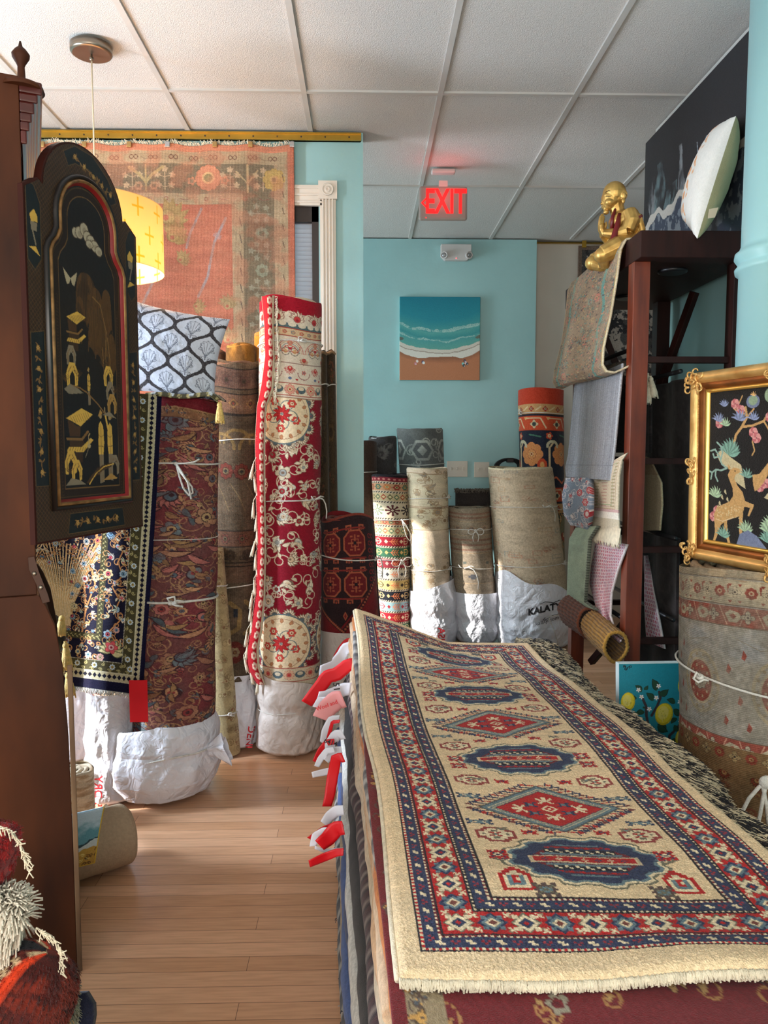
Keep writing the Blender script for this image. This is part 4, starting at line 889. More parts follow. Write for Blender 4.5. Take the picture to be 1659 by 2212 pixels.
# ---------------------------------------------------------------- hanging faded rug on the left wall
def d_hanging():
    W, H = 560, 520; OR = (206, 122, 86); cv = Cv(W, H, (196, 106, 76)); BG = (128, 110, 84); TN = (176, 148, 110)
    cv.rect(0, 0, W, 14, (212, 120, 84))
    def ring_(d, c): cv.rect(0, d, W-d, d+1, c)
    # frames: outer strip, guard, main border, inner guard, field; right side at W
    for d, c in ((14, TN), (40, BG), (100, TN), (122, (196, 104, 76))): cv.rect(0, d, W-(14 if d == 14 else d*1.05), H, c)
    cv.rect(W-9, 0, W, H, (206, 104, 74))
    R = random.Random(4)
    def tree(x, y, s, c, vert=False):
        f = (lambda a, b: (x+a*s, y+b*s)) if not vert else (lambda a, b: (x+b*s, y+a*s))
        cv.line([f(0, 20), f(0, -16)], 1.6, c)
        for (a, b) in ((0, -16), (-13, -6), (13, -6), (-11, 12), (11, 12)):
            cv.line([f(0, b+4), f(a, b)], 1.2, c)
            px_, py_ = f(a, b)
            for k in range(5): an = k*2*PI/5-PI/2; cv.leaf(px_, py_, an, 6.5*s, 4.2*s, c)
    for k in range(12):
        x = W-80-k*66
        if k % 2 == 0: tree(x-50, 70, 1.15, (192, 158, 118)); tree(x+66-50, 70, 1.15, (192, 158, 118)) if k % 4 == 0 else None
    for x in (W-175, W-420):
        cv.rosette(x, 68, 25, 12, (206, 120, 84), (214, 128, 90), (206, 120, 84), (160, 130, 80)); cv.ell(x, 68, 13, 12, (226, 170, 110)); cv.ell(x, 68, 9, 8, (150, 128, 80))
        for sg in (-1, 1): cv.rosette(x+sg*34, 74, 9, 5, (170, 110, 80), (206, 130, 92), (150, 120, 90), (150, 120, 90))
    for x in (W-300,):
        cv.line([(x, 96), (x, 44)], 4, (186, 150, 96)); cv.line([(x-34, 48), (x-14, 62), (x, 78), (x+14, 62), (x+34, 48)], 6, (180, 150, 96)); cv.rosette(x-16, 86, 9, 6, (170, 120, 84), (186, 140, 100), BG, BG); cv.rosette(x+16, 86, 9, 6, (170, 120, 84), (186, 140, 100), BG, BG)
    cv.line([(W-95, 42), (W-95, 98)], 3, (196, 160, 110)); cv.line([(W-118, 56), (W-95, 80), (W-74, 52)], 3, (186, 156, 110)); cv.rosette(W-42, 70, 22, 8, (190, 150, 70), (196, 156, 80), (206, 160, 90), (150, 120, 80))
    for k in range(20):
        x = W-40-k*40; cv.arc(x, 27, 4, 0, 6.2, 1.3, (120, 70, 56)); cv.arc(x-9, 27, 4, 0, 6.2, 1.3, (120, 70, 56))
        if k % 3 == 0: cv.line([(x-30, 26), (x-22, 31), (x-10, 30)], 1.4, (150, 120, 90))
        cv.arc(x-20, 111, 3.5, 0, 6.2, 1.2, (150, 84, 70)) if k % 2 else cv.line([(x-34, 110), (x-24, 113), (x-12, 110)], 1.2, (150, 90, 80))
    for k in range(6):
        y = 140+k*76; tree(W-72, y, 1.1, (150, 142, 116), True); cv.rosette(W-68, y+40, 13, 8, (140, 140, 112), (146, 146, 118), BG, BG)
    for k in range(12): y = 60+k*34; cv.line([(W-25, y), (W-22, y+12)], 2, (120, 92, 72)); cv.line([(W-112, y+90), (W-109, y+106)], 2, (110, 90, 76))
    # field: washed palmettes
    F0 = (0, 124, W-126, H)
    for (x, y, r, c) in ((W-262, 150, 44, (178, 142, 84)), (W-250, 190, 34, (180, 140, 80)), (W-235, 235, 22, (176, 140, 86)), (W-205, 330, 20, (178, 134, 84)), (W-140, 330, 24, (170, 140, 92)), (W-140, 400, 26, (176, 150, 106)), (W-330, 360, 22, (150, 116, 110)), (W-300, 240, 14, (196, 120, 120)), (W-160, 190, 12, (186, 130, 120)), (W-360, 200, 30, (160, 130, 110)), (W-420, 300, 36, (170, 140, 96)), (W-480, 180, 40, (176, 140, 90)), (W-170, 440, 26, (176, 132, 90))):
        cv.palmette(x, y, r, -PI/2+(x % 7)*.3, (tuple(int(v*.93) for v in c), c, tuple(min(255, int(v*1.06)) for v in c), (196, 104, 76)))
    for L_ in ([(W-190, 130), (W-214, 180), (W-222, 210)], [(W-140, 150), (W-165, 200), (W-180, 270), (W-200, 310)], [(W-290, 230), (W-290, 280), (W-320, 340), (W-350, 380)], [(W-400, 330), (W-360, 350), (W-330, 345)]): cv.line(L_, 5, (160, 136, 134))
    cv.fade((196, 112, 80), .45, 6, .04); cv.abrash(.12, 4, .01, .08)
    g = cv.a.mean(-1, keepdims=True); cv.a = cv.a*.74+g*.26+np.array((4, 2, 0)); cv.a[:, ::3] *= .80; cv.noise(9, 2); return cv
cvh = d_hanging()
xr = float(P(637, 400, Y=YL)[0]); zt_ = float(P(500, 312, Y=YL-.03)[2]); pw = .0024; Wm = cvh.w*pw*1.02; Hm = cvh.h*pw
th_ = thing('hanging_rug', 'large faded orange and brown rug clipped to the brass rail on the left wall', 'rug', (xr-Wm/2, YL-.03, zt_-Hm))
u = np.linspace(0, 1, cvh.w)[None, :]; v = np.linspace(0, 1, cvh.h)[:, None]
X = xr-Wm+Wm*u+0*v; Z = zt_-Hm*v+0*u-(.010*np.abs(np.sin(u*7*PI*1.02))**1.5)*np.exp(-v*14); Y = YL-.032+.008*np.sin(u*22)*(1-.5*v)
o = obj('rug_body', grid_mesh('rug_body', np.stack([X, Y, Z], -1), cvh.a), M_FLAT, th_); solid(o, .008)
rs = random.Random(5); q = MB()
for k in range(420):
    uu = k/419; i = int(uu*(cvh.w-1)); p = np.array([X[0, i], Y[0, i], Z[0, i]]); a_ = rs.uniform(-.02, .02)
    q.tube([tuple(p), tuple(p+np.array([a_*.5, -.006, rs.uniform(.008, .014)])), tuple(p+np.array([a_, -.010, rs.uniform(.006, .022)]))], .0016, 4)
q.build('fringe', M_FRINGE, th_); fin(th_)
M_CLIP = mat('clip_brass', (196, 164, 110), .3, metal=.9)
for px_ in (91, 182, 279, 362, 464, 541, 631):
    p = P(px_, 312, Y=YL-.045); t = thing('rug_clip', 'x', 'clip', tuple(p), 'clips holding the hanging rug')
    q = MB(); q.box((0, 0, 0), (.022, .014, .026)); q.box((0, -.008, -.011), (.024, .004, .006)); q.build('clip_body', M_CLIP if px_ not in (362, 631) else mat('clip_steel', (200, 205, 210), .25, metal=.9), t, bevel=.003)
    q = MB(); q.tube([(-.006, 0, .012), (-.004, 0, .022), (.004, 0, .022), (.006, 0, .012)], .0012, 5); q.build('hook', M_FRAME, t)
    n_ = {91: 'brass clip farthest left on the hanging rug, beside the cabinet cornice', 182: 'brass clip left of the lamp cord on the hanging rug', 279: 'brass clip right of the lamp cord on the hanging rug', 362: 'silver clip in the middle of the hanging rug', 464: 'brass clip right above the sunburst flower of the hanging rug', 541: 'brass clip second from the right edge of the hanging rug', 631: 'silver clip at the right corner of the hanging rug'}[px_]
    t['label'] = n_
# ---------------------------------------------------------------- pendant lamp
LY = 3.0; cz = ZC; cxp = P(197, 100, z=ZC); lx = float(cxp[0]); ly = float(cxp[1])
t = thing('pendant_lamp', 'drum pendant lamp with a yellow cross printed shade and brushed steel canopy', 'lamp', (lx, ly, ZC))
M_STEEL = mat('brushed_steel', (150, 138, 124), .3, metal=.9, var=.1, nscale=5, stretch=(1, 1, 30))
q = MB(); q.lathe((0, 0, -.032), [(.070, 0), (.077, .003), (.080, .008), (.080, .032)], 48); q.build('canopy', M_STEEL, t)
q = MB(); q.lathe((0, 0, -.055), [(.006, 0), (.008, .004), (.008, .012), (.004, .014), (.004, .024)], 14); q.build('ceiling_stem', M_STEEL, t)
szt = float(P(340, 446, Y=ly)[2])-ZC; szb = float(P(345, 588, Y=ly)[2])-ZC; sr = float(P(349, 520, Y=ly)[0])-lx
q = MB(); q.tube([(0, 0, -.05), (0, 0, szt-.01)], .0032, 8); q.build('cord', mat('white_cord', (220, 205, 175), .6), t)
m, tt_, b = base('printed_shade'); at = nn(tt_, 'ShaderNodeAttribute'); at.attribute_name = 'Col'; tt_.links.new(at.outputs[0], b.inputs['Base Color']); b.inputs['Roughness'].default_value = .8
tr = nn(tt_, 'ShaderNodeBsdfTranslucent'); tt_.links.new(at.outputs[0], tr.inputs[0]); mx = nn(tt_, 'ShaderNodeMixShader'); mx.inputs[0].default_value = .16; tt_.links.new(b.outputs[0], mx.inputs[1]); tt_.links.new(tr.outputs[0], mx.inputs[2]); tt_.links.new(mx.outputs[0], tt_.nodes['Material Output'].inputs[0]); M_SHADE = m
W, H = 420, 66; cv = Cv(W, H, (236, 196, 120))
for k in range(14):
    for (dx, dy) in ((0, 12), (15, 36), (0, 58)):
        x = k*30+dx+4; cv.rect(x-7, dy-1.4, x+7, dy+1.4, (206, 160, 6)); cv.rect(x-1.2, dy-9, x+1.2, dy+9, (206, 160, 6))
cv.rect(0, 0, W, 1, (190, 150, 110)); cv.rect(0, H-1.4, W, H, (170, 120, 90))
a_ = np.arange(W)/W*2*PI; A_, Zg = np.meshgrid(a_, np.linspace(szt, szb, H)); o = obj('shade', grid_mesh('shade', np.stack([sr*np.sin(A_), -sr*np.cos(A_), Zg], -1), cv.a, closed=True), M_SHADE, t)
q = MB(); [q.bar((0, 0, szt-.02), (sr*math.cos(a)*.99, sr*math.sin(a)*.99, szt-.01), .003, .003) for a in (0, 2.1, 4.2)]; q.build('spider', M_STEEL, t)
q = MB(); q.lathe((0, 0, szt-.09), [(.018, 0), (.02, .02), (.018, .07)], 16); q.build('socket', M_STEEL, t)
M_BULB = mat('warm_bulb', (255, 220, 160), .4, emit=(255, 200, 120), es=8)
q = MB(); q.ell((0, 0, szt-.125), (.032, .032, .04)); q.build('bulb', M_BULB, t)
l = bpy.data.lights.new('pendant_bulb', 'POINT'); l.energy = 20; l.color = (1, .66, .42); l.shadow_soft_size = .035; lo = bpy.data.objects.new('pendant_bulb', l); COL.objects.link(lo); lo.location = (lx, ly, ZC+szt-.20)
# ================================================================== ROLLS AGAINST THE FAR WALL
GB = 'rolled rugs against the far wall'
def d_kilim():
    W, H = 260, 560; cv = Cv(W, H, (196, 176, 150)); BK = (34, 30, 34); CRM = (206, 190, 164)
    def rope(y, h=5):
        cv.rect(0, y, W, y+h, CRM)
        for x in range(0, W, 7): cv.poly([(x, y+h), (x+3.5, y+h), (x+6.5, y), (x+3, y)], BK)
    def star(x, y, c, s=1):
        for k in range(8): a = k*PI/4; cv.line([(x, y), (x+15*s*math.cos(a), y+15*s*math.sin(a))], 3*s, c); cv.ell(x+15*s*math.cos(a), y+15*s*math.sin(a), 3.2*s, 3.2*s, c)
        cv.poly([(x-8, y), (x, y-8), (x+8, y), (x, y+8)], c); cv.poly([(x-4, y), (x, y-4), (x+4, y), (x, y+4)], CRM)
    def fork(x, y, c, up=1):
        cv.line([(x-11, y), (x+4, y)], 2.6, c); cv.line([(x-2, y-9), (x+6, y)], 2.6, c); cv.line([(x-2, y+9), (x+6, y)], 2.6, c); cv.line([(x-11, y-9), (x-2, y-9)], 2.4, c); cv.line([(x-11, y+9), (x-2, y+9)], 2.4, c); cv.line([(x-11, y-9), (x-11, y+9)], 2.4, c)
    def branch(x, y, c):
        cv.line([(x-10, y), (x+10, y)], 2.2, c)
        for k in range(3): cv.line([(x-7+k*6, y), (x-1+k*6, y-9)], 2.2, c); cv.line([(x-7+k*6, y), (x-1+k*6, y+9)], 2.2, c)
    y = 0; cv.rect(0, 0, W, 8, BK); cv.rect(0, 8, W, 22, (120, 36, 46)); 
    for x in range(0, W, 12): cv.ell(x+6, 15, 3, 3, (190, 120, 110))
    rope(24); cv.rect(0, 29, W, 52, (186, 140, 106))
    for k in range(12): cv.rosette(11+k*22, 40, 9, 6, (80, 60, 50), ((150, 60, 50), (80, 110, 90), (200, 120, 70))[k % 3], (206, 180, 120), BK)
    rope(54); cv.rect(0, 60, W, 84, (190, 168, 130))
    for k in range(18): x = 7+k*15; c = ((90, 110, 84), (160, 70, 50), (100, 90, 60))[k % 3]; cv.poly([(x-7, 72), (x, 62), (x+7, 72), (x, 82)], c); cv.poly([(x-4, 72), (x, 67), (x+4, 72), (x, 77)], (206, 186, 140))
    rope(86); cv.rect(0, 92, W, 138, CRM)
    for k in range(7): star(18+k*38, 115, ((84, 30, 38), (64, 56, 58), (110, 120, 100))[k % 3])
    rope(140); cv.rect(0, 146, W, 162, (190, 120, 90))
    for k in range(18): cv.rosette(7+k*15, 154, 6, 5, (90, 70, 50), ((110, 130, 100), (150, 60, 60))[k % 2], (210, 190, 140), BK)
    rope(164); cv.rect(0, 170, W, 194, (186, 176, 136))
    for k in range(18): x = 7+k*15; cv.poly([(x-7, 182), (x, 172), (x+7, 182), (x, 192)], ((96, 116, 90), (170, 100, 70))[k % 2]); cv.poly([(x-4, 182), (x, 177), (x+4, 182), (x, 187)], (206, 190, 150))
    rope(196); y = 202
    for i, (bgc, cc) in enumerate((((140, 30, 44), (216, 190, 160)), ((54, 96, 72), (206, 170, 110)), ((132, 44, 54), (170, 150, 140)), ((190, 182, 166), (60, 60, 66)), ((196, 170, 110), (60, 50, 44)), ((28, 30, 40), (206, 170, 120)), ((140, 168, 172), (150, 44, 52)), ((150, 30, 44), (214, 184, 150)), ((60, 100, 76), (206, 190, 150)), ((150, 30, 44), (214, 184, 150)))):
        cv.rect(0, y, W, y+30, bgc)
        for k in range(7): x = 18+k*38; (fork if k % 2 == 0 else branch)(x, y+15, cc if k % 3 else (210, 120, 80)); cv.poly([(x+14, y+15), (x+19, y+8), (x+24, y+15), (x+19, y+22)], cc)
        rope(y+30); y += 36
    cv.noise(9, 2); return cv
RK = Roll((802, 884, 1024), (822, 886, 1340), 5.28); simple_roll('striped kilim roll with bands of stars in red, green and black by the far wall', RK, d_kilim(), M_FLAT, 0.003, ((float(P(850, 1124, Y=5.2)[2]), .5, 'loop', .07), (float(P(850, 1210, Y=5.2)[2]), .45, 'bow', .09)), 3, GB, (60, 50, 50))
def d_grey_orn():
    W, H = 240, 330; cv = Cv(W, H, (98, 100, 98)); L = (166, 168, 160)
    floral(cv, 4, 90, dict(line=(98, 100, 98), petal=[L, (140, 144, 138)], centre=[(90, 92, 92)], leaf=[L], vine=L), 6, 11, None, 1.8)
    for k in range(5):
        x = 24+k*48; cv.poly([(x-20, 34), (x-10, 18), (x+10, 18), (x+20, 34), (x+10, 50), (x-10, 50)], L); cv.poly([(x-16, 34), (x-8, 22), (x+8, 22), (x+16, 34), (x+8, 46), (x-8, 46)], (92, 94, 94)); cv.poly([(x-8, 34), (x, 25), (x+8, 34), (x, 43)], L)
    cv.fade((80, 82, 84), .35, 3); cv.noise(8); return cv
RG = Roll((856, 956, 925), (872, 958, 1010), 5.58); RG.rl = RG.rt*.97; RG.xl = RG.xt+.02; simple_roll('charcoal rolled rug with a pale grey ornament standing behind the cream floral roll', RG, d_grey_orn(), M_RUG, .003, ((float(P(900, 1003, Y=5.42)[2]), 2.4, None, 0),), 5, GB, (110, 110, 110))
RD_ = Roll((796, 857, 943), (796, 857, 1010), 5.62); simple_roll('dark charcoal rolled rug between the brown roll and the ornamented charcoal roll', RD_, d_cream_floral((70, 66, 66), ((110, 106, 104), (92, 88, 88), (120, 116, 112), (80, 76, 76)), 4, w=140, h=300, dens=40), M_RUG, .003, (), 6, GB, (170, 170, 170))
RBn = Roll((748, 814, 953), (748, 812, 1100), 5.42); simple_roll('plain dark brown rolled rug half hidden by the wall corner', RBn, d_plain((74, 54, 44), 3, .15), M_RUG, .003, ((float(P(790, 1020, Y=5.3)[2]), 2.4, None, 0),), 7, GB, (90, 66, 52))
# cream floral roll with bag
Rc = Roll((878, 966, 1010), (889, 972, 1270), 5.24); tc_ = roll_thing('ivory rolled rug with tan flowers, leftmost of the three with white bags', Rc, 0, GB)
cvc = d_cream_floral((206, 186, 162), ((150, 122, 92), (206, 190, 162), (170, 144, 112), (140, 130, 116)), 5, bands=((14, 110, (206, 192, 164)), (112, 176, (204, 190, 160))), w=240, h=380, dens=40, fade=.35)
roll_mesh('rug_body', Rc, cvc, M_FLAT, float(P(925, 1300, Y=5.1)[2]), tc_, 4, .03, (196, 180, 150)); tie(Rc, float(P(925, 1078, Y=5.1)[2]), tc_, 1.05, .006, 'knot', .04, 3); tie(Rc, float(P(925, 1235, Y=5.1)[2]), tc_, 1.0, .006, 'knot', .04, 4)
bgc = bag_mesh('plastic_bag', Rc.x(.2), Rc.Y, [(float(P(925, 1268, Y=5.1)[2]), Rc.rl+.02, 0), (.3, Rc.rl+.035, .01), (.1, Rc.rl+.03, .02), (.004, Rc.rl+.01, .02)], M_PLAS, tc_, seed=21, amp=.007, rim=lambda p: .045*np.sin(p), tiez=float(P(925, 1335, Y=5.1)[2]), nu=180, nv=120)
csc = caster(bgc, .003); text_mesh('printed_lettering', 'USA', lambda x, y, z: csc(953+y*260, 1375-x*260, 5.04), M_REDINK, bgc, size=.08, bold=.001); fin(tc_)
# grey beige reverse roll
Rg = Roll((968, 1058, 1092), (980, 1070, 1290), 5.27); tg = roll_thing('short grey beige rolled rug, middle of the three with white bags', Rg, 0, GB)
cvg = Cv(220, 300, (158, 142, 122)); [cvg.rect(0, y, 220, y+6, (150, 116, 98)) for y in (14, 26, 96, 112, 128)]; [cvg.rect(0, y, 220, y+2, (176, 150, 120)) for y in (40, 84, 140, 190, 236)]
for k in range(9): cvg.rosette(12+k*24, 62, 8, 4, (140, 120, 100), (168, 140, 116), (120, 110, 104), (140, 110, 90)); cvg.rect(6+k*48, 208, 14+k*48, 224, (96, 96, 100)); cvg.rect(2+k*48, 212, 18+k*48, 219, (96, 96, 100)); cvg.rect(10+k*40, 168, 16+k*40, 176, (104, 108, 100))
cvg.a[::2] *= .85; cvg.abrash(.15, 2); cvg.noise(12)
roll_mesh('rug_body', Rg, cvg, M_BACK, float(P(1015, 1305, Y=5.1)[2]), tg, 5, .03, (150, 138, 120)); tie(Rg, float(P(1015, 1147, Y=5.1)[2]), tg, .1, .004, 'bow', .06, 3); tie(Rg, float(P(1015, 1232, Y=5.1)[2]), tg, -.5, .008, 'tail', .07, 4)
bag_mesh('plastic_bag', Rg.x(.2), Rg.Y, [(float(P(1015, 1284, Y=5.1)[2]), Rg.rl+.02, 0), (.25, Rg.rl+.025, .0), (.1, Rg.rl+.025, .01), (.004, Rg.rl-.01, .01)], M_PLAS, tg, seed=25, amp=.005, tiez=float(P(1015, 1346, Y=5.1)[2]), nu=180, nv=110); fin(tg)
# big oatmeal roll
Rb = Roll((1054, 1191, 1008), (1076, 1228, 1300), 5.22); tb = roll_thing('widest oatmeal coloured rolled rug leaning, rightmost of the three with white bags', Rb, 0, GB)
cvb = d_cream_floral((196, 176, 150), ((160, 110, 88), (190, 172, 140), (150, 146, 136), (176, 120, 100)), 12, w=320, h=420, dens=34, fade=.72, rows=True)
R = random.Random(3)
for k in range(60): x, y = R.uniform(0, 320), R.uniform(0, 420); cvb.box(x, y, x+R.uniform(8, 26), y+R.uniform(6, 18), R.choice([(176, 128, 106), (170, 140, 110), (150, 146, 134)]), 2)
cvb.fade((194, 174, 148), .5, 9, .06); cvb.rect(0, 0, 320, 5, (206, 192, 160)); cvb.noise(8)
roll_mesh('rug_body', Rb, cvb, M_BACK, float(P(1150, 1320, Y=5.0)[2]), tb, 6, .045, (196, 182, 152)); tie(Rb, float(P(1130, 1098, Y=5.0)[2]), tb, .45, .006, 'tail', .05, 3); tie(Rb, float(P(1140, 1226, Y=5.0)[2]), tb, .95, .012, 'knot', .05, 5)
bgk = bag_mesh('plastic_bag', Rb.x(.2)+.0, Rb.Y, [(float(P(1150, 1262, Y=5.0)[2]), Rb.rl+.02, -.01), (.35, Rb.rl+.03, 0), (.15, Rb.rl+.03, -.01), (.004, Rb.rl-.0, -.01)], M_PLAS, tb, seed=28, amp=.011, rim=lambda p: -.07*np.sin(p-.1)+.02*np.sin(5*p), tiez=float(P(1150, 1340, Y=5.0)[2]), nu=240, nv=150)
def bagtxt(cxp, cyp, rot, sc, Yv):
    ca, sa = math.cos(rot), math.sin(rot)
    return lambda x, y, z: tuple(P(cxp+sc*(x*ca+y*sa), cyp-sc*(-x*sa*-1+y*ca), Y=Yv-0*z))
csk = caster(bgk, .004)
def kt(cxp, cyp, sc, slope): return lambda x, y, z: csk(cxp+sc*x, cyp-sc*y-slope*x*sc, 5.0)
text_mesh('printed_lettering', 'KALATY', kt(1176, 1316, 330, .22), M_BLACKINK, bgk, size=.058, bold=.0024, res=2)
text_mesh('printed_lettering', 'kalaty.com', kt(1182, 1341, 330, .30), M_BLACKINK, bgk, size=.036, res=2)
q = MB()
for pp in ([(1166, 1305), (1178, 1300), (1196, 1302), (1210, 1296), (1200, 1300), (1190, 1306)], [(1178, 1334), (1172, 1340), (1180, 1338), (1192, 1330), (1206, 1326)]):
    q.tube([csk(x, y) for x, y in pp], .002, 4)
q.build('printed_swash', M_BLACKINK, bgk)
q = MB(); q.tube([csk(x, y, 4.98) for x, y in ((1185, 1332), (1190, 1345), (1196, 1360), (1202, 1378), (1207, 1397))], .003, 5); q.tube([csk(x, y, 4.98) for x, y in ((1185, 1332), (1200, 1330), (1216, 1326))], .003, 5); q.build('bag_string', M_STRING, bgk)
fin(tb)
# dark folded rug behind the short roll
Rf = Roll((984, 1062, 1058), (984, 1062, 1200), 5.56, squash=.6); simple_roll('dark grey folded rug with a pale fringe behind the short grey beige roll', Rf, d_cream_floral((56, 50, 48), ((80, 72, 66), (70, 64, 60), (90, 80, 70), (60, 54, 50)), 2, w=120, h=160, dens=20), M_RUG, .003, (), 8, GB, (120, 112, 100), name='folded_rug')
q = MB(); rs = random.Random(4); fr_ = [o for o in COL.objects if o.name.startswith('folded_rug')][-1]
for k in range(150):
    a = (k/150-.5)*PI*1.1; p = Vector((Rf.x(Rf.zt)+Rf.rt*math.sin(a), Rf.Y-Rf.rt*.6*math.cos(a), Rf.zt)); q.tube([p, p+Vector((rs.uniform(-.01, .01), -.008, rs.uniform(.0, .02))), p+Vector((rs.uniform(-.02, .02), -.016, rs.uniform(-.02, .02)))], .0022, 4)
f_ = q.build('fringe', mat('grey_fringe', (110, 102, 92), .95), fr_); f_.location = -Vector(fr_.location)
# navy and orange roll
def d_navyorange():
    W, H = 260, 460; OR = (190, 72, 40); NV = (30, 34, 48); TN = (186, 140, 92); cv = Cv(W, H, NV); CR = (206, 178, 138)
    cv.rect(0, 0, W, 30, (178, 56, 32))
    def strip(y):
        cv.rect(0, y, W, y+18, TN)
        for k in range(10): x = 13+k*26; cv.line([(x-6, y+12), (x+4, y+5)], 2.4, CR); cv.rosette(x+12, y+9, 5, 4, (90, 60, 40), (150, 40, 36), CR, (60, 50, 40))
    def bd(y):
        cv.rect(0, y, W, y+30, OR); cv.rect(0, y, W, y+2, (40, 30, 40)); cv.rect(0, y+28, W, y+30, (40, 30, 40))
        for k in range(6): x = 20+k*44; cv.line([(x-16, y+6), (x+12, y+6), (x+22, y+24)], 2.6, CR); cv.rosette(x, y+17, 8, 4, (60, 40, 40), CR, (60, 90, 80), (60, 40, 40)); cv.poly([(x+22, y+4), (x+30, y+4), (x+26, y+10)], (206, 160, 100))
    strip(30); bd(50)
    def navy(y, h):
        cv.rect(0, y, W, y+h, NV)
        for k in range(5):
            x = 6+k*62; cx = x+34
            cv.rosette(cx, y+h*.42, 21, 8, (206, 130, 80), (196, 128, 76), (214, 150, 90), (120, 56, 40)); cv.rosette(cx, y+h*.42, 9, 8, (110, 50, 40), (206, 140, 84), (214, 170, 120), (120, 56, 40))
            cv.line([(x-6, y+h*.9), (x+6, y+h*.75), (x+6, y+h*.3), (x+14, y+h*.2)], 3, CR); cv.arc(x+12, y+h*.28, 10, PI, 2*PI, 5, (190, 180, 150)); cv.ell(x-8, y+h*.62, 9, 12, OR); cv.ell(x-8, y+h*.62, 4, 6, (206, 150, 90))
            cv.line([(x, y+h*.92), (x+20, y+h*.84), (x+36, y+h*.96), (x+56, y+h*.84)], 3, (196, 96, 60)); cv.rosette(x+8, y+h*.88, 7, 5, (60, 40, 40), (206, 140, 80), OR, CR); cv.rosette(x+6, y+8, 7, 5, (60, 40, 40), OR, CR, OR); cv.line([(cx-4, y+6), (cx+18, y+10)], 2.5, (70, 110, 90))
    navy(80, 100); bd(182); strip(214); cv.rect(0, 234, W, H, (120, 112, 84)); floral(cv, 3, 60, dict(line=(70, 50, 40), petal=[OR, (206, 160, 100), (90, 100, 96)], centre=[(40, 40, 54), CR], leaf=[(206, 150, 70), (80, 84, 70)], vine=(196, 130, 60)), 7, 13, (0, 236, W, H)); cv.noise(8); return cv
Rn = Roll((1120, 1216, 838), (1128, 1218, 1180), 5.62); simple_roll('tall navy and orange rolled rug in the corner behind the widest oatmeal roll', Rn, d_navyorange(), M_RUG, .003, ((float(P(1165, 893, Y=5.5)[2]), -1.3, 'knot', .05), (float(P(1165, 1100, Y=5.5)[2]), 2, None, 0)), 9, GB, (170, 60, 40))
# black coiled hose by the switches, switch plates, emergency light
t = thing('coiled_cable', 'black coiled cable hanging on the far wall beside the navy and orange roll', 'cable', tuple(P(1098, 1000, Y=YB-.03)))
q = MB(); pc = P(1098, 1008, Y=YB-.035)
for k in range(4): q.tube([tuple(pc+np.array([(.075+.012*k)*math.cos(a), -.01*k, (.05+.004*k)*math.sin(a)])) for a in [i/30*2*PI for i in range(30)]], .006, 6, closed=True)
q.build('cable', mat('black_rubber', (26, 24, 24), .5), t); q = MB(); q.box(tuple(pc+np.array([.01, -.01, .05])), (.05, .05, .035)); q.build('hook', M_FRAME, t, bevel=.004); fin(t)
M_PLATE = mat('switch_plate_ivory', (206, 198, 184), .45, var=.02)
for (x0, x1, y0, y1, n, lab) in ((965, 1010, 996, 1030, 3, 'ivory wall plate with three switches'), (1024, 1057, 998, 1031, 2, 'ivory wall plate with two switches')):
    a = P(x0, y1, Y=YB-.004); b_ = P(x1, y0, Y=YB-.004); c = (a+b_)/2; t = thing('switch_plate', lab+' on the far blue wall', 'switch', tuple(c), 'switch plates on the far wall')
    q = MB(); q.box((0, 0, 0), (b_[0]-a[0], .008, b_[2]-a[2])); q.build('plate', M_PLATE, t, bevel=.002)
    for k in range(n): q = MB(); x = (k-(n-1)/2)*.046; q.box((x, -.004, 0), (.012, .004, .026)); q.box((x, -.010, .005), (.007, .014, .010)); q.build('toggle', M_PLATE, t, bevel=.001); 
    
a = P(951, 565, Y=YB); b_ = P(1017, 531, Y=YB); c = (a+b_)/2; W_ = b_[0]-a[0]; H_ = b_[2]-a[2]
t = thing('emergency_light', 'white two-headed emergency light fixed high on the far blue wall', 'light fixture', (c[0], YB-.001, c[2]))
M_FIX = mat('fixture_plastic', (196, 192, 190), .5, var=.02); M_LENS = mat('lamp_lens', (150, 150, 152), .2, metal=.4)
q = MB(); q.prism([(-W_/2, -H_/2+.03), (-W_/2+.03, -H_/2), (W_/2-.03, -H_/2), (W_/2, -H_/2+.03), (W_/2, H_/2), (-W_/2, H_/2)], lambda x, y, d: (x, -d, y), 0, .05); q.build('housing', M_FIX, t, bevel=.005, fixn=True)
for s_ in (-1, 1):
    Mx = Matrix.Translation((s_*(W_/2-.028), -.05, -H_/2+.034)) @ Matrix.Rotation(PI/2+.15, 4, 'X') @ Matrix.Rotation(s_*.25, 4, 'Y')
    q = MB(); q.lathe((0, 0, 0), [(.026, 0), (.028, .03), (.024, .034), (.02, .028)], 24, M=Mx); hd = q.build('lamp_head', M_FIX, t); q = MB(); q.lathe((0, 0, .026), [(.021, 0), (.012, .006), (.001, .008)], 20, M=Mx); q.build('lens', M_LENS, hd)
q = MB(); q.ell((0, -.052, -H_/2+.012), (.003, .003, .003), n=8, m=6); q.build('indicator', mat('red_led', (255, 80, 90), .3, emit=(255, 60, 70), es=4), t)
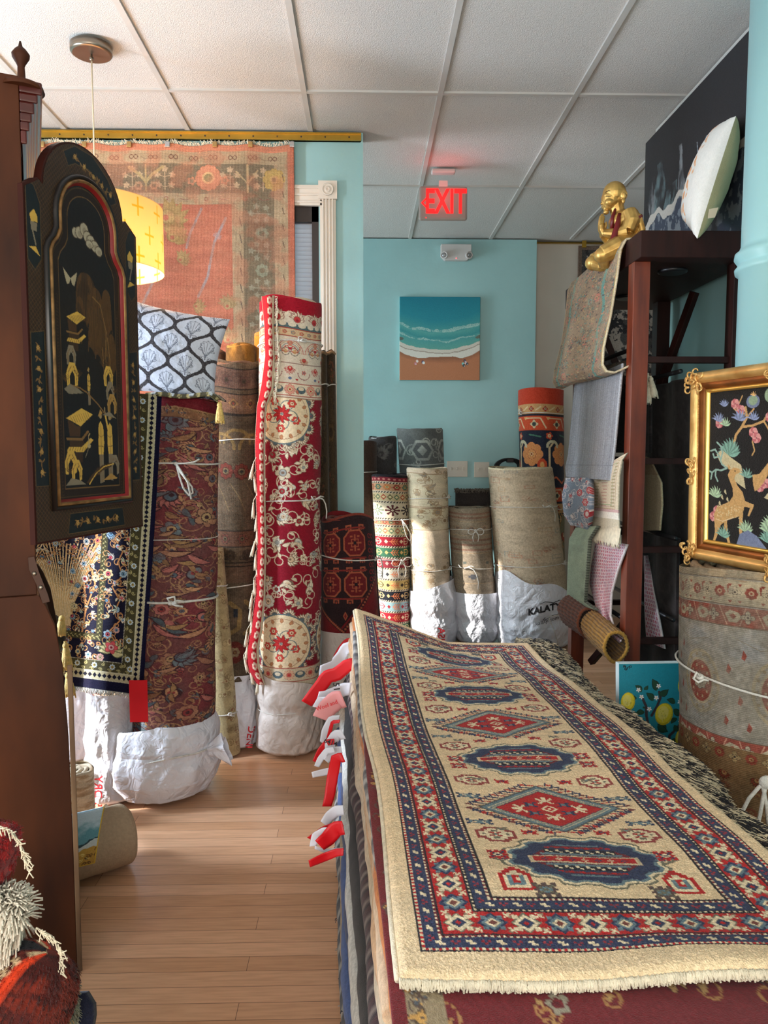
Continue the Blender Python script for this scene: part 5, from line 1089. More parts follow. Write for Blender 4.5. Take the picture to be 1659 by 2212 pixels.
# EXIT sign
ey = 4.5; c = P(957, 440, Y=ey); W_ = pxw(102, ey); H_ = pxw(70, ey)
t = thing('exit_sign', 'red illuminated EXIT sign with a left arrow hanging from the ceiling', 'sign', (c[0], ey, ZC))
zc = c[2]-ZC; M_SIGN = mat('exit_sign_panel', (150, 140, 134), .35, var=.02); M_EXRED = mat('exit_red_light', (255, 30, 30), .4, emit=(255, 10, 12), es=2.0)
q = MB(); q.box((.0, 0, -.012), (pxw(50, ey), .05, .024)); q.build('ceiling_mount', M_FIX, t, bevel=.008)
q = MB(); q.box((0, 0, zc), (W_, .028, H_)); q.build('panel', M_SIGN, t, bevel=.013); q = MB(); q.box((0, 0, (zc-.02)/2-.005), (.05, .016, abs(zc)-H_/2)); q.build('stem', M_FIX, t)
text_mesh('lettering', 'EXIT', lambda x, y, z: (.014+x*.74, -.0155-z, zc+.002+y*1.22), M_EXRED, t, size=.155, bold=.0035, ext=.001)
q = MB(); q.prism([(-W_/2+.012, 0), (-W_/2+.040, .028), (-W_/2+.044, .02), (-W_/2+.024, 0), (-W_/2+.044, -.02), (-W_/2+.040, -.028)], lambda x, y, d: (x, -.0145-d, zc+y), 0, .002); q.build('arrow', M_EXRED, t, fixn=True)
q = MB(); q.ell((-W_/2+.04, -.016, zc-H_/2+.012), (.003, .003, .003), n=8, m=6); q.build('indicator', M_EXRED, t)
l = bpy.data.lights.new('exit_glow', 'POINT'); l.energy = .4; l.color = (1, .06, .06); l.shadow_soft_size = .05; lo = bpy.data.objects.new('exit_glow', l); COL.objects.link(lo); lo.location = (c[0], ey-.1, c[2]+.04)
# beach painting
def d_beach():
    n = 190; cv = Cv(n, n, (0, 120, 140)); yy, xx = np.mgrid[0:n, 0:n]/float(n)
    s = .10*((xx-.5)*2)**2; nz = fbm(xx*5, yy*5, 3)*.05; y = yy+s*1.0+nz*.6
    def mix(c0, c1, a0, a1): t_ = np.clip((y-a0)/(a1-a0), 0, 1)[..., None]; return np.array(c0)*(1-t_)+np.array(c1)*t_
    a = mix((0, 118, 138), (20, 130, 146), .05, .25); a = np.where((y > .25)[..., None], mix((16, 128, 146), (70, 150, 150), .25, .42), a)
    a = np.where((y > .42)[..., None], mix((84, 160, 156), (50, 140, 144), .42, .50), a); a = np.where((y > .50)[..., None], mix((70, 150, 152), (90, 160, 150), .5, .63), a)
    e = .70+.02*np.sin(xx*9); a = np.where((y > .625)[..., None], (206, 200, 188), a); a = np.where((y > .665)[..., None], (150, 136, 122), a); a = np.where((y > .675)[..., None], (214, 210, 200), a)
    a = np.where((y > e+.035)[..., None], mix((142, 92, 66), (176, 112, 78), .735, .80), a); a = np.where((y > .8)[..., None], (180, 116, 80), a)
    cv.a = a.astype(float); rs_ = np.random.RandomState(1)
    for yc, w_ in ((.395, .022), (.52, .016), (.41, .012)):
        m = (np.abs(y-yc-.012*np.sin(xx*14)) < w_*(.5+fbm(xx*20, yy*20, 4))) & (rs_.rand(n, n) > .25); cv.a[m] = (150, 190, 184)
    cv.ell(n*.0, n*.5, 10, 4, (90, 96, 88)); cv.ell(n*1.0, n*.47, 12, 4, (100, 104, 92), -.3)
    for (x, y_, c) in ((.20, .80, (200, 130, 140)), (.22, .77, (230, 210, 200)), (.29, .78, (60, 60, 100)), (.30, .79, (220, 226, 226)), (.79, .80, (120, 200, 196)), (.80, .82, (40, 50, 60)), (.825, .79, (226, 200, 206)), (.81, .765, (70, 50, 70)), (.84, .80, (50, 60, 70))): cv.ell(x*n, y_*n, 3, 3.4, c); cv.ell(x*n+1, y_*n+1, 1, 1, (240, 240, 240))
    cv.noise(3); return cv
def flat_canvas(name, label, cat, org, ux, uz, w_, h_, depth, cv, side=(214, 206, 196), m=None, group=None):
    """stretched canvas: org = lower left corner of the front, ux/uz unit vectors, thickness away from the viewer"""
    ux = Vector(ux).normalized(); uz = Vector(uz).normalized(); nrm = ux.cross(uz); org = Vector(org)
    t = thing(name, label, cat, tuple(org+ux*w_/2), group)
    nv, nu = cv.h, cv.w; U, V = np.meshgrid(np.linspace(0, w_, nu), np.linspace(h_, 0, nv)); G = np.array(org)+U[..., None]*np.array(ux)+V[..., None]*np.array(uz)+.0008*np.array(nrm)
    o = obj('painted_face', grid_mesh('painted_face', G, cv.a), m or M_PAINT, t); solid(o, .001)
    q = MB(); q.prism([(0, 0), (w_, 0), (w_, h_), (0, h_)], lambda x, y, d: tuple(org+ux*x+uz*y-nrm*d), 0, depth); q.build('canvas_body', mat('canvas_edge_'+name, side, .8), t, fixn=True)
    return fin(t)
bl_ = P(863, 821, Y=YB-.036); brr = P(1036, 817, Y=YB-.036); tlb = P(862, 641, Y=YB-.036)
flat_canvas('beach_painting', 'square painting of a turquoise sea washing onto an orange beach on the far wall', 'painting', tuple(bl_), (1, 0, 0), (0, 0, 1), brr[0]-bl_[0], tlb[2]-bl_[2], .034, d_beach(), side=(150, 206, 206))
# dark floor mat
q = MB(); q.box((float(P(1085, 1392, Y=4.9)[0]), 4.75, .006), (.75, .8, .012)); o = q.build('floor_mat', mat('charcoal_mat', (44, 44, 48), .95, var=.2, nscale=200, bump=.5, bscale=300), bevel=.004); tag(o, 'charcoal floor mat in front of the white bags by the far wall', 'mat')
# ================================================================== RUG RACK ON THE RIGHT
M_CHERRY = mat('cherry_stained_wood', (128, 54, 28), .42, var=.2, nscale=5, stretch=(6, 6, .8), c2=(84, 32, 18), coat=.15)
M_DARKW = mat('dark_cherry_wood', (44, 17, 12), .55, var=.2, nscale=5, stretch=(6, 6, .8), spec=.25)
M_BLACKM = mat('black_metal', (22, 20, 22), .4)
RX0, RY0, RY1, RX1 = 1.0, 2.90, 3.75, 1.44
RZ1 = float(P(1430, 497, Y=2.84)[2]); RZ0 = float(P(1430, 556, Y=2.84)[2])
t = thing('rug_rack', 'tall dark cherry wooden rack hung with rugs, between the far white wall and the column', 'rack', (RX0, RY0, 0))
def pb(name, q, m, bevel=.002, par=None):
    o = q.build(name, m, par or t, bevel=bevel); o.location = Vector(o.location)-t.location if par is None else o.location; return o
q = MB(); q.box(((RX0+RX1)/2, (2.84+3.93)/2-.02, (RZ0+RZ1)/2), (RX1-RX0, 3.93-2.84-.04, RZ1-RZ0)); slab = pb('top_box', q, M_DARKW, .004)
pw_ = .062
for (x, y, m_) in ((RX0+pw_/2, RY0+pw_/2, M_CHERRY), (RX0+pw_/2, 3.69, M_CHERRY), (RX1-pw_/2, RY0+pw_/2, M_DARKW), (RX1-pw_/2, 3.69, M_DARKW)):
    q = MB(); q.box((x, y, RZ0/2), (pw_, pw_, RZ0)); pb('post', q, m_)
for zz in (1.672, 1.289, .948, .59):
    for y in (RY0+.03, 3.69): q = MB(); q.box(((RX0+RX1)/2, y, zz), (RX1-RX0-.1, .03, .024)); pb('rail', q, M_DARKW)
for zz, x in ((1.72, 1.03), (1.33, 1.03), (1.0, 1.03), (.66, 1.03), (1.63, 1.2), (.99, 1.2), (.67, 1.2)): q = MB(); q.tube([(x, RY0+.03, zz), (x, 3.69, zz)], .009, 8); pb('hanging_bar', q, M_BLACKM, 0)
for a, b_ in (((1.06, 3.62, 2.0), (1.36, 3.5, 1.2)), ((1.40, 3.3, 2.0), (1.30, 3.5, 1.5)), ((1.10, 3.66, 1.9), (1.18, 3.66, 1.1)), ((1.38, 3.1, 1.0), (1.1, 3.66, .3))): q = MB(); q.bar(a, b_, .03, .03); pb('brace', q, M_DARKW)
for y in (3.04, 3.55):
    q = MB(); q.lathe((1.2, y, RZ0-.012), [(.048, 0), (.055, .004), (.055, .014)], 32); o = pb('downlight', q, M_BLACKM, 0); o['label'] = 'round black recessed light under the top'
# ---- textiles hung on it (plane facing the aisle)
def hang(name, label, lpts, rpts, fn, cv, m, cat='rug', th=.008, nu=None, nv=None, group='rugs hung on the rack'):
    nv = nv or cv.h; nu = nu or cv.w; G = sheet_px(lpts, rpts, fn, nv, nu)
    C = cv.a[(np.linspace(0, cv.h-1, nv)).astype(int)][:, (np.linspace(0, cv.w-1, nu)).astype(int)]
    t_ = thing(name, label, cat, tuple(G[-1, nu//2]), group); o = obj('rug_body', grid_mesh('rug_body', G, C), m, t_); solid(o, th); o.location = -Vector(t_.location); return t_, G
# faded floral rug: from the rack top over its edge down to a curled hem
def d_faded():
    W, H = 170, 330; cv = Cv(W, H, (150, 128, 106)); floral(cv, 3, 150, dict(line=(104, 92, 84), petal=[(190, 122, 104), (120, 150, 138), (170, 146, 110)], centre=[(190, 150, 110), (90, 90, 96)], leaf=[(110, 140, 128), (176, 140, 100)], vine=(120, 110, 96)), 4, 8, None, 1.2)
    for x, c in ((26, (104, 148, 138)), (136, (100, 146, 136))):
        for y in range(0, H, 5): cv.ell(x+4*math.sin(y*.09), y, 4, 3, c)
    R = random.Random(5)
    for k in range(900): x, y = R.uniform(0, W), R.uniform(0, H); cv.rect(x, y, x+R.uniform(2, 5), y+2, R.choice([(96, 84, 80), (190, 130, 112), (180, 160, 126), (112, 140, 130), (204, 120, 104), (84, 78, 84)]))
    cv.rect(W-5, 0, W, H, (206, 184, 128)); cv.rect(W-2, 0, W, H, (220, 206, 176)); cv.rect(0, 0, 3, H, (190, 160, 130)); cv.fade((176, 156, 128), .35, 2, .03); cv.noise(10); return cv
cvz = d_faded()
prof = [(1.16, RZ1+.008), (1.04, RZ1+.010), (.995, RZ1+.008), (.975, RZ1-.03), (.965, 2.0), (.945, 1.85), (.918, 1.72), (.915, 1.66), (.93, 1.635), (.96, 1.63), (1.0, 1.648), (1.04, 1.67), (1.07, 1.70)]
Lp = interp_px(prof, 330); G = np.zeros((330, 150, 3))
for i in range(330):
    for j in range(150):
        u = j/149; k = i/329; y = 3.76-.78*u+.05*k*(u)*math.sin(k*5); G[i, j] = (Lp[i, 0]+.010*math.sin(u*7+k*4)*min(1, k*2), y, Lp[i, 1]+.012*math.sin(u*5)*max(0, k-.5))
tf_ = thing('faded_floral_rug', 'faded multicolour floral rug draped over the rack top under the gold monk statue', 'rug', (1.0, 3.3, 1.63), 'rugs hung on the rack')
cc_ = cvz.a[:, (np.linspace(0, cvz.w-1, 150)).astype(int)]; o = obj('rug_body', grid_mesh('rug_body', G, cc_), M_FLAT, tf_); solid(o, .007); fin(tf_)
def plane(x0, amp=.0, f=6, lean=0): return lambda x, y, u, v: P(x, y, X=x0+amp*math.sin(u*f)*(.3+v)-lean*v)
cvq = Cv(110, 260, (142, 144, 150)); cvq.abrash(.12, 3, .3, .01); cvq.a[:, ::5] *= .93; cvq.rect(107, 0, 110, 260, (176, 178, 184)); cvq.rect(0, 225, 110, 227, (124, 126, 132)); cvq.noise(12)
hang('grey_rug', 'plain light grey woven rug hanging below the curled faded floral one', [(1243, 830), (1236, 900), (1228, 985), (1222, 1010), (1224, 1030)], [(1346, 785), (1338, 870), (1330, 960), (1324, 1010), (1321, 1038)], plane(.985, .012, 7, .03), cvq, M_FLAT)
cvs = Cv(90, 130, (110, 124, 142)); floral(cvs, 3, 26, dict(line=(206, 196, 190), petal=[(170, 36, 50), (60, 70, 96)], centre=[(206, 190, 190), (170, 40, 50)], leaf=[(180, 180, 190), (60, 70, 100)], vine=(200, 190, 190)), 7, 12); cvs.noise(10)
hang('red_blue_rug', 'small red and slate blue patterned rug folded below the grey one', [(1226, 1034), (1218, 1070), (1222, 1110), (1236, 1132)], [(1278, 1034), (1279, 1070), (1278, 1110), (1274, 1142)], lambda x, y, u, v: P(x, y, X=.955-.035*math.sin(v*PI)), cvs, M_RUG, th=.02)
cvw = Cv(110, 190, (206, 190, 164)); 
for k in range(3): cvw.box(10+k*7, 8+k*6, 100-k*7, 120-k*4, ((176, 150, 120), (190, 164, 150), (160, 166, 130))[k], 2)
for y in range(14, 118, 7): cvw.rect(14, y, 30, y+3, (170, 154, 120)); cvw.rect(80, y, 96, y+3, (166, 150, 116)); cvw.rect(40+(y % 3)*4, y, 64, y+2, (186, 140, 126))
cvw.rect(0, 120, 110, 126, (196, 160, 156)); cvw.rect(0, 126, 110, 140, (222, 214, 200)); cvw.rect(0, 140, 110, 190, (206, 192, 166)); cvw.a[140:, ::3] *= .82; cvw.noise(8)
tcw, Gw = hang('cream_fringed_rug', 'cream patterned runner with a long cream fringe hanging beside the rack post', [(1320, 1000), (1300, 1020), (1281, 1045), (1276, 1100), (1272, 1160)], [(1356, 978), (1344, 995), (1338, 1030), (1336, 1100), (1340, 1176)], plane(.972, .008, 6, .01), cvw, M_FLAT)
rs = random.Random(3); q = MB()
for k in range(70): p = Gw[-1, int(k/69*(Gw.shape[1]-1))]; q.tube([tuple(p+np.array([0, 0, .06])), tuple(p+np.array([-.008, 0, 0])), tuple(p+np.array([rs.uniform(-.01, 0), rs.uniform(-.006, .006), -rs.uniform(.006, .02)]))], .002, 4)
o = q.build('fringe', M_FRINGE, tcw); o.location = -Vector(tcw.location)
cvn = Cv(80, 180, (142, 158, 134)); cvn.abrash(.15, 5, .06, .08); cvn.rect(76, 0, 80, 180, (96, 104, 90)); [cvn.rect(75, y, 80, y+2, (60, 66, 56)) for y in range(0, 180, 5)]; cvn.noise(12)
hang('sage_rug', 'sage green rug folded over a bar low on the rack', [(1246, 1140), (1232, 1165), (1229, 1220), (1227, 1290), (1240, 1300)], [(1294, 1136), (1276, 1165), (1272, 1220), (1266, 1300), (1292, 1318)], lambda x, y, u, v: P(x, y, X=.955-.02*math.sin(v*PI)), cvn, M_RUG, th=.012)
cvp = Cv(150, 300, (214, 190, 196))
R = random.Random(4)
for j in range(34):
    for i in range(16): x = 6+i*9.6+(j % 2)*4.8+R.uniform(-1, 1); y = 5+j*8.8; cvp.ell(x, y, 2.9, 3.1, R.choice([(186, 70, 96), (172, 58, 84), (150, 90, 120)])); cvp.ell(x, y, 1.1, 1.2, (220, 190, 196))
cvp.rect(146, 0, 150, 300, (226, 214, 214)); cvp.noise(7)
hang('pink_blanket', 'pink and white spotted blanket with a blanket stitched edge hanging low on the rack', [(1290, 1163), (1279, 1220), (1275, 1260), (1290, 1315), (1318, 1370), (1340, 1388)], [(1356, 1176), (1336, 1230), (1322, 1280), (1319, 1330), (1330, 1366), (1347, 1378)], lambda x, y, u, v: P(x, y, X=.985-.012*math.sin(u*6)+.0*v), cvp, M_FLAT)
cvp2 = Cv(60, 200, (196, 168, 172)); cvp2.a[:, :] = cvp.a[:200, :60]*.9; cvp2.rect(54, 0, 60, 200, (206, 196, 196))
hang('pink_blanket', 'other end of the pink spotted blanket, seen between post and dark rugs', [(1392, 1200), (1392, 1260), (1394, 1330), (1398, 1385)], [(1398, 1200), (1410, 1260), (1424, 1330), (1437, 1402)], lambda x, y, u, v: P(x, y, X=1.16+.03*u), cvp2, M_FLAT)
cvt = Cv(60, 120, (150, 128, 100)); cvt.rect(0, 30, 60, 120, (166, 150, 120)); cvt.a[30:, ::3] *= .85; cvt.noise(8)
hang('cream_fringed_rug', 'tan fringed rug end hanging just right of the near rack post', [(1390, 985), (1390, 1040), (1390, 1090), (1390, 1146)], [(1404, 990), (1429, 1042), (1431, 1090), (1426, 1146)], lambda x, y, u, v: P(x, y, X=1.15), cvt, M_FLAT)
t_ = thing('tassel_trim', 'short cream tassel hanging right of the near rack post', 'tassel', tuple(P(1404, 860, X=1.12)))
q = MB(); [tassel(q, P(x, y, X=1.12), .085, .03, rs) for x, y in ((1400, 806), (1405, 812), (1403, 824))]; q.build('tassel_body', M_FRINGE, t_); fin(t_)
# dark rugs inside
GD = 'dark rugs hanging inside the rack'
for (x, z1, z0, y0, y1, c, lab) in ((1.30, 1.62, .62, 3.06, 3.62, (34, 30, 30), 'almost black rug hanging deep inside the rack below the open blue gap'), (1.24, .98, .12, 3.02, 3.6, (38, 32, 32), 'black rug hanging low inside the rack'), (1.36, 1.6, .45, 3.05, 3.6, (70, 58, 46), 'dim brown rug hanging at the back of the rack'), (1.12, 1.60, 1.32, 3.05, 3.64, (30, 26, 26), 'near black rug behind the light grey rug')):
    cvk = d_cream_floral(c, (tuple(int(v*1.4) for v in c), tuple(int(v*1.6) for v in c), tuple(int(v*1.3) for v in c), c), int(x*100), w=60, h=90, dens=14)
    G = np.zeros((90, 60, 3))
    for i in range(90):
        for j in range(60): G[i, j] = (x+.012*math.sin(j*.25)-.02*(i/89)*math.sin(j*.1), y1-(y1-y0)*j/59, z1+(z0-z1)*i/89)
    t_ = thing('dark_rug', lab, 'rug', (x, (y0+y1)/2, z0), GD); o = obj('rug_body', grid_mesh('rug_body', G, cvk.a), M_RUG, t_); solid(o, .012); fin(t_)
# coarse mats folded over the lowest bar
def folded_mat(label, a, b_, w_, h_, c, c2, seed, slope=0):
    t_ = thing('grass_mat', label, 'mat', tuple((np.array(a)+np.array(b_))/2-np.array([0, 0, h_])), 'coarse grass mats folded on the lowest bar')
    a, b_ = Vector(a), Vector(b_); n1, n2 = 70, 70; G = np.zeros((n1, n2, 3)); Cc = np.zeros((n1, n2, 3)); c, c2 = np.array(c, float), np.array(c2, float)
    ax = (b_-a).normalized(); sd = ax.cross(Vector((0, 0, 1))).normalized(); up = sd.cross(ax)
    for i in range(n1):
        for j in range(n2):
            ang = -PI*.5+.12+j/(n2-1)*(2*PI-.24); w__ = w_/2*(1+.0*math.sin(ang)); zz = math.sin(ang)
            rr = 1+.05*math.sin(ang*26+seed)+.02*math.sin(i*.5+ang*5)
            G[i, j] = a+(b_-a)*(i/(n1-1))+sd*w__*math.cos(ang)*rr*(1-.25*(zz < 0)*abs(zz))+up*(h_/2*zz*rr)
            k = .5+.5*math.sin(ang*26+seed+.6*math.sin(i*.2)); Cc[i, j] = c*k+c2*(1-k)
    o = obj('mat_body', grid_mesh('mat_body', G, Cc), M_RUG, t_); solid(o, .010)
    q = MB(); q.tube([tuple(G[-1, j]) for j in range(n2)], .007, 6, col=tuple(c)); q.build('bound_edge', M_RUG, t_, col=True); return fin(t_)
folded_mat('red brown coarse grass mat folded over the lowest bar, its open end towards the post', P(1229, 1318, X=.94), P(1272, 1346, X=.96), .10, .13, (122, 70, 50), (64, 34, 26), 1)
folded_mat('golden coarse grass mat folded below the red brown one, open end near the post', P(1280, 1352, X=.95), P(1330, 1398, X=.955), .09, .12, (178, 132, 60), (92, 62, 30), 2)
# distressed rug hung from the far rail behind the rack
cvd = Cv(200, 240, (70, 66, 64)); yy, xx = np.mgrid[0:240, 0:200]; m_ = fbm(xx*.06, yy*.06, 3, 5) > .02; cvd.a[m_] = (150, 138, 128); m_ = fbm(xx*.11+9, yy*.11, 5, 4) > .14; cvd.a[m_] = (40, 38, 40); cvd.box(0, 0, 200, 240, (110, 92, 80), 8); cvd.noise(14)
hx0 = float(P(1248, 600, Y=YW-.03)[0]); hz1 = float(P(1270, 531, Y=YW-.03)[2]); hz0 = float(P(1330, 815, Y=YW-.03)[2])
G = np.zeros((240, 200, 3)); G[..., 0] = hx0+np.linspace(0, .75, 200)[None]; G[..., 1] = YW-.03+.006*np.sin(np.linspace(0, 18, 200))[None]; G[..., 2] = hz1+(hz0-hz1)*np.linspace(0, 1, 240)[:, None]
t_ = thing('distressed_rug', 'distressed black and taupe rug hung on the far white wall behind the rack', 'rug', (hx0+.37, YW-.03, hz0)); o = obj('rug_body', grid_mesh('rug_body', G, cvd.a), M_RUG, t_); solid(o, .01)
q = MB(); q.box((hx0+.04, YW-.045, hz1+.008), (.03, .015, .05)); q.build('hanging_clip', M_BRASS, t_); fin(t_)
# ================================================================== GOLD MONK STATUE
sx, sy = 1.045, 3.14; k_ = .355/185.0      # metres per photo pixel
def S(px, py, d=0): """photo pixel -> statue space; d = depth offset"""; p = P(px, py, Y=sy); return Vector((p[0], sy+d, p[2]))
stt = thing('monk_statue', 'gold seated praying monk statue on the far corner of the rack top', 'statue', (sx, sy, RZ1+.012))
def blob(q, px, py, d, rx, ry, rz, rot=None): q.ell(S(px, py, d), (rx*k_, ry*k_, rz*k_), M=rot, n=20, m=14)
def limb(q, pts, rad, n=12): q.tube([S(*p) for p in pts], [r*k_ for r in rad], n)
Ry = lambda a: Matrix.Rotation(a, 4, 'Y')
q = MB()
blob(q, 1327, 419, 0, 24, 25, 25); blob(q, 1320, 430, 0, 20, 21, 22); blob(q, 1332, 428, 0, 18, 22, 20); blob(q, 1314, 443, 0, 12, 15, 11)      # skull, face, jaw
blob(q, 1303, 437, 0, 4, 3.6, 5); blob(q, 1300, 440, 0, 3, 3, 2.6); blob(q, 1305, 448, 0, 3.4, 5.5, 2.2); blob(q, 1306, 452.5, 0, 3.2, 5, 2.2); blob(q, 1309, 459, 0, 6, 7, 4.5); blob(q, 1306, 425, -8*k_, 5, 7, 2.6); blob(q, 1306, 425, 8*k_, 5, 7, 2.6)
for d_ in (-12, 12): blob(q, 1313, 441, d_*k_, 10, 9, 8)
for d_ in (-22, 22): blob(q, 1341, 428, d_*k_, 6.5, 3.6, 10); blob(q, 1339, 440, d_*k_, 4, 3.2, 7)
limb(q, [(1330, 440), (1334, 458), (1344, 478)], [16, 15, 22]); blob(q, 1346, 482, 0, 30, 38, 24); blob(q, 1349, 502, 0, 31, 36, 32); blob(q, 1346, 528, 0, 34, 38, 24); blob(q, 1363, 480, 0, 15, 34, 28)
for d_ in (-27, 27):
    D = d_*k_; limb(q, [(1348, 466, D), (1352, 488, D*1.25), (1344, 508, D*1.25)], [16, 17, 15]); limb(q, [(1344, 508, D*1.25), (1322, 512, D*.85), (1304, 505, D*.22)], [15, 12, 8])
    limb(q, [(1352, 536, D*.9), (1322, 544, D*1.35), (1292, 558, D*1.2)], [24, 22, 18]); limb(q, [(1292, 560, D*1.2), (1302, 572, D*.4), (1332, 568, -D*.3)], [15, 12, 10]); blob(q, 1291, 560, D*1.2, 17, 17, 16)
for d_ in (-3.4, 3.4):      # joined palms, fingers and thumbs
    limb(q, [(1305, 510, d_*k_), (1299, 496, d_*k_), (1298, 486, d_*k_)], [6, 6, 5.4])
    for f_, L_ in ((-3.6, 466), (-1.2, 462), (1.2, 463), (3.4, 468)): limb(q, [(1298+f_*.9, 489, d_*k_), (1299+f_*1.0, 478, d_*k_*.9), (1301+f_*1.1, L_, d_*k_*.7)], [2.5, 2.2, 1.5], 8)
    limb(q, [(1305, 498, d_*k_), (1308, 488, d_*k_*1.2), (1308, 480, d_*k_*1.1)], [3, 2.6, 1.8], 8)
for d_ in (-1.0, 1.0):      # robe folds over the sleeves
    for (a0, b0, c0) in (((1318, 500), (1344, 516), (1374, 500)), ((1322, 510), (1346, 526), (1376, 512)), ((1334, 496), (1352, 504), (1372, 488))): limb(q, [(a0[0], a0[1], d_*.055), (b0[0], b0[1], d_*.066), (c0[0], c0[1], d_*.05)], [3.5, 4.5, 3.5], 8)
    limb(q, [(1352, 462, d_*.04), (1368, 478, d_*.056), (1376, 504, d_*.054), (1366, 528, d_*.05)], [7, 8, 8, 7]); limb(q, [(1342, 464, d_*.048), (1356, 484, d_*.062), (1360, 508, d_*.064)], [4, 5, 5])
blob(q, 1335, 554, 0, 44, 48, 12)
M_SGOLD = mat('antique_gold', (222, 184, 108), .40, metal=.7, var=.2, nscale=18, c2=(160, 120, 58))
o = q.build('body', M_SGOLD, stt); o.location = -Vector(stt.location); md = o.modifiers.new('fuse', 'REMESH'); md.mode = 'VOXEL'; md.voxel_size = .0017; md.use_smooth_shade = True; md = o.modifiers.new('soft', 'SMOOTH'); md.iterations = 3; md.factor = .5
M_ROBE = mat('dark_red_lacquer', (110, 20, 24), .4)
q = MB(); limb(q, [(1330, 470, -.05), (1322, 500, -.062), (1312, 535, -.060), (1298, 560, -.055)], [4, 6, 7, 5]); limb(q, [(1352, 478, -.062), (1366, 482, -.066), (1374, 476, -.06)], [5, 5, 4]); limb(q, [(1326, 455, -.02), (1318, 475, -.03), (1316, 500, -.03)], [3, 4, 4]); limb(q, [(1300, 556, -.062), (1318, 552, -.075), (1336, 540, -.07)], [3, 4, 3])
o = q.build('red_robe_folds', M_ROBE, stt); o.location = -Vector(stt.location)
# carved eyes, brows, mouth, finger lines
q = MB(); eg = mat('engraved_dark_gold', (70, 46, 22), .5, metal=.4)
for pts in ([(1304, 428, -.026), (1309, 431, -.034), (1315, 430, -.038)], [(1303, 420, -.024), (1309, 418, -.034), (1316, 421, -.040)], [(1303, 447, -.010), (1307, 448, -.016), (1311, 446, -.020)], [(1338, 424, -.047), (1345, 430, -.049), (1340, 441, -.046)]): limb(q, pts, [.6, .8, .5], 6)
o = q.build('engraved_features', eg, stt); o.location = -Vector(stt.location)
# ================================================================== DARK ABSTRACT PAINTING AND WHITE CUSHION ON THE RACK
def d_dark():
    W, H = 260, 190; cv = Cv(W, H, (32, 32, 36)); yy, xx = np.mgrid[0:H, 0:W]
    n1 = fbm(xx*.05, yy*.03, 4, 5)
    for (x, w_, top) in ((30, 13, 52), (50, 13, 42), (108, 8, 44), (74, 14, 84), (92, 10, 80), (122, 12, 84), (150, 20, 80)):
        m = (np.abs(xx-x+10*n1) < w_*np.clip((yy-top)/30., .45, 1)) & (yy > top) & (yy < 112); s_ = np.clip(.55+1.5*fbm(xx*.13, yy*.06, int(x), 5)+.35*(yy-top)/80., .05, 1)[..., None]
        cc = np.array((110, 136, 140)) if x % 3 else np.array((150, 156, 160)); cv.a[m] = (cv.a*(1-s_*.8)+cc*s_*.8)[m]
    w = 106+6*np.sin(xx*.09+1)+2*np.sin(xx*.23); m = np.abs(yy-w) < 5.5+2*np.sin(xx*.1); cv.a[m] = (196, 190, 182); m = yy > w+5; cv.a[m] = (58, 66, 84)
    m = m & (fbm(xx*.12, yy*.10, 6, 5) > .08); cv.a[m] = (126, 132, 140)
    cv.line([(148, 60), (152, 80), (158, 76), (170, 62)], 1.4, (150, 160, 170)); cv.noise(3); return cv
pz1 = float(P(1393, 313, X=1.405)[2]); pyf = float(P(1393, 400, X=1.405)[1])
flat_canvas('dark_mountain_painting', 'large near black painting with pale misty peaks leaning above the rack', 'painting', (1.425-.02, pyf, RZ1+.001), (0, -1, 0), (.0, 0, 1), 1.08, pz1-RZ1, .03, d_dark(), side=(40, 40, 44))
cvc_ = Cv(120, 120, (226, 222, 214))
for k in range(9):
    y = 10+k*13; cvc_.ell(58+(k % 2)*8, y, 6, 5, (226, 160, 110)); cvc_.ell(46, y+5, 4, 4, (230, 176, 130)); cvc_.leaf(70, y, .5 if k % 2 else -.5, 12, 4, (228, 170, 124))
cvc_.noise(2); M_OLIVE = mat('olive_cream_cotton', (176, 170, 130), .85, bump=.3, bscale=300)
cs_ = [P(1566, 268, Y=3.22), P(1590, 250, Y=2.80), P(1506, 516, Y=2.80), P(1478, 480, Y=3.20)]
tcu, fcu, Bp, Nn, hh = cushion('white_cushion', 'white cushion with an orange print propped edge-on against the blue column', [cs_[0], cs_[1], cs_[2], cs_[3]], .075, cvc_, M_PRINT, n=90, pinch=.06, mat_back=M_OLIVE)
q = MB(); p0 = P(1540, 462, Y=2.79); q.add([tuple(P(1532, 452, Y=2.775)), tuple(P(1552, 448, Y=2.775)), tuple(P(1544, 470, Y=2.77)), tuple(P(1529, 472, Y=2.77))], [(0, 1, 2, 3)]); o = q.build('care_label', mat('cream_label', (222, 204, 176), .8), tcu); o.location = -Vector(tcu.location); solid(o, .002)
# ================================================================== COLUMN
ccx, ccy, cr_ = 1.265, 2.30, .145
M_COL = mat('pale_blue_column_paint', (164, 214, 219), .32, var=.02, nscale=3, bump=.05, bscale=14)
zr = 1.90; q = MB()
pr_ = [(cr_+.012, 0), (cr_+.012, .02), (cr_, .04), (cr_, zr-.045), (cr_+.010, zr-.04), (cr_+.012, zr-.028), (cr_+.004, zr-.018), (cr_+.004, zr-.010), (cr_+.014, zr+.004), (cr_+.012, zr+.018), (cr_+.002, zr+.024), (cr_-.004, zr+.04), (cr_-.006, ZC-.001)]
q.lathe((ccx, ccy, 0), pr_, 64); st('column', q, M_COL)
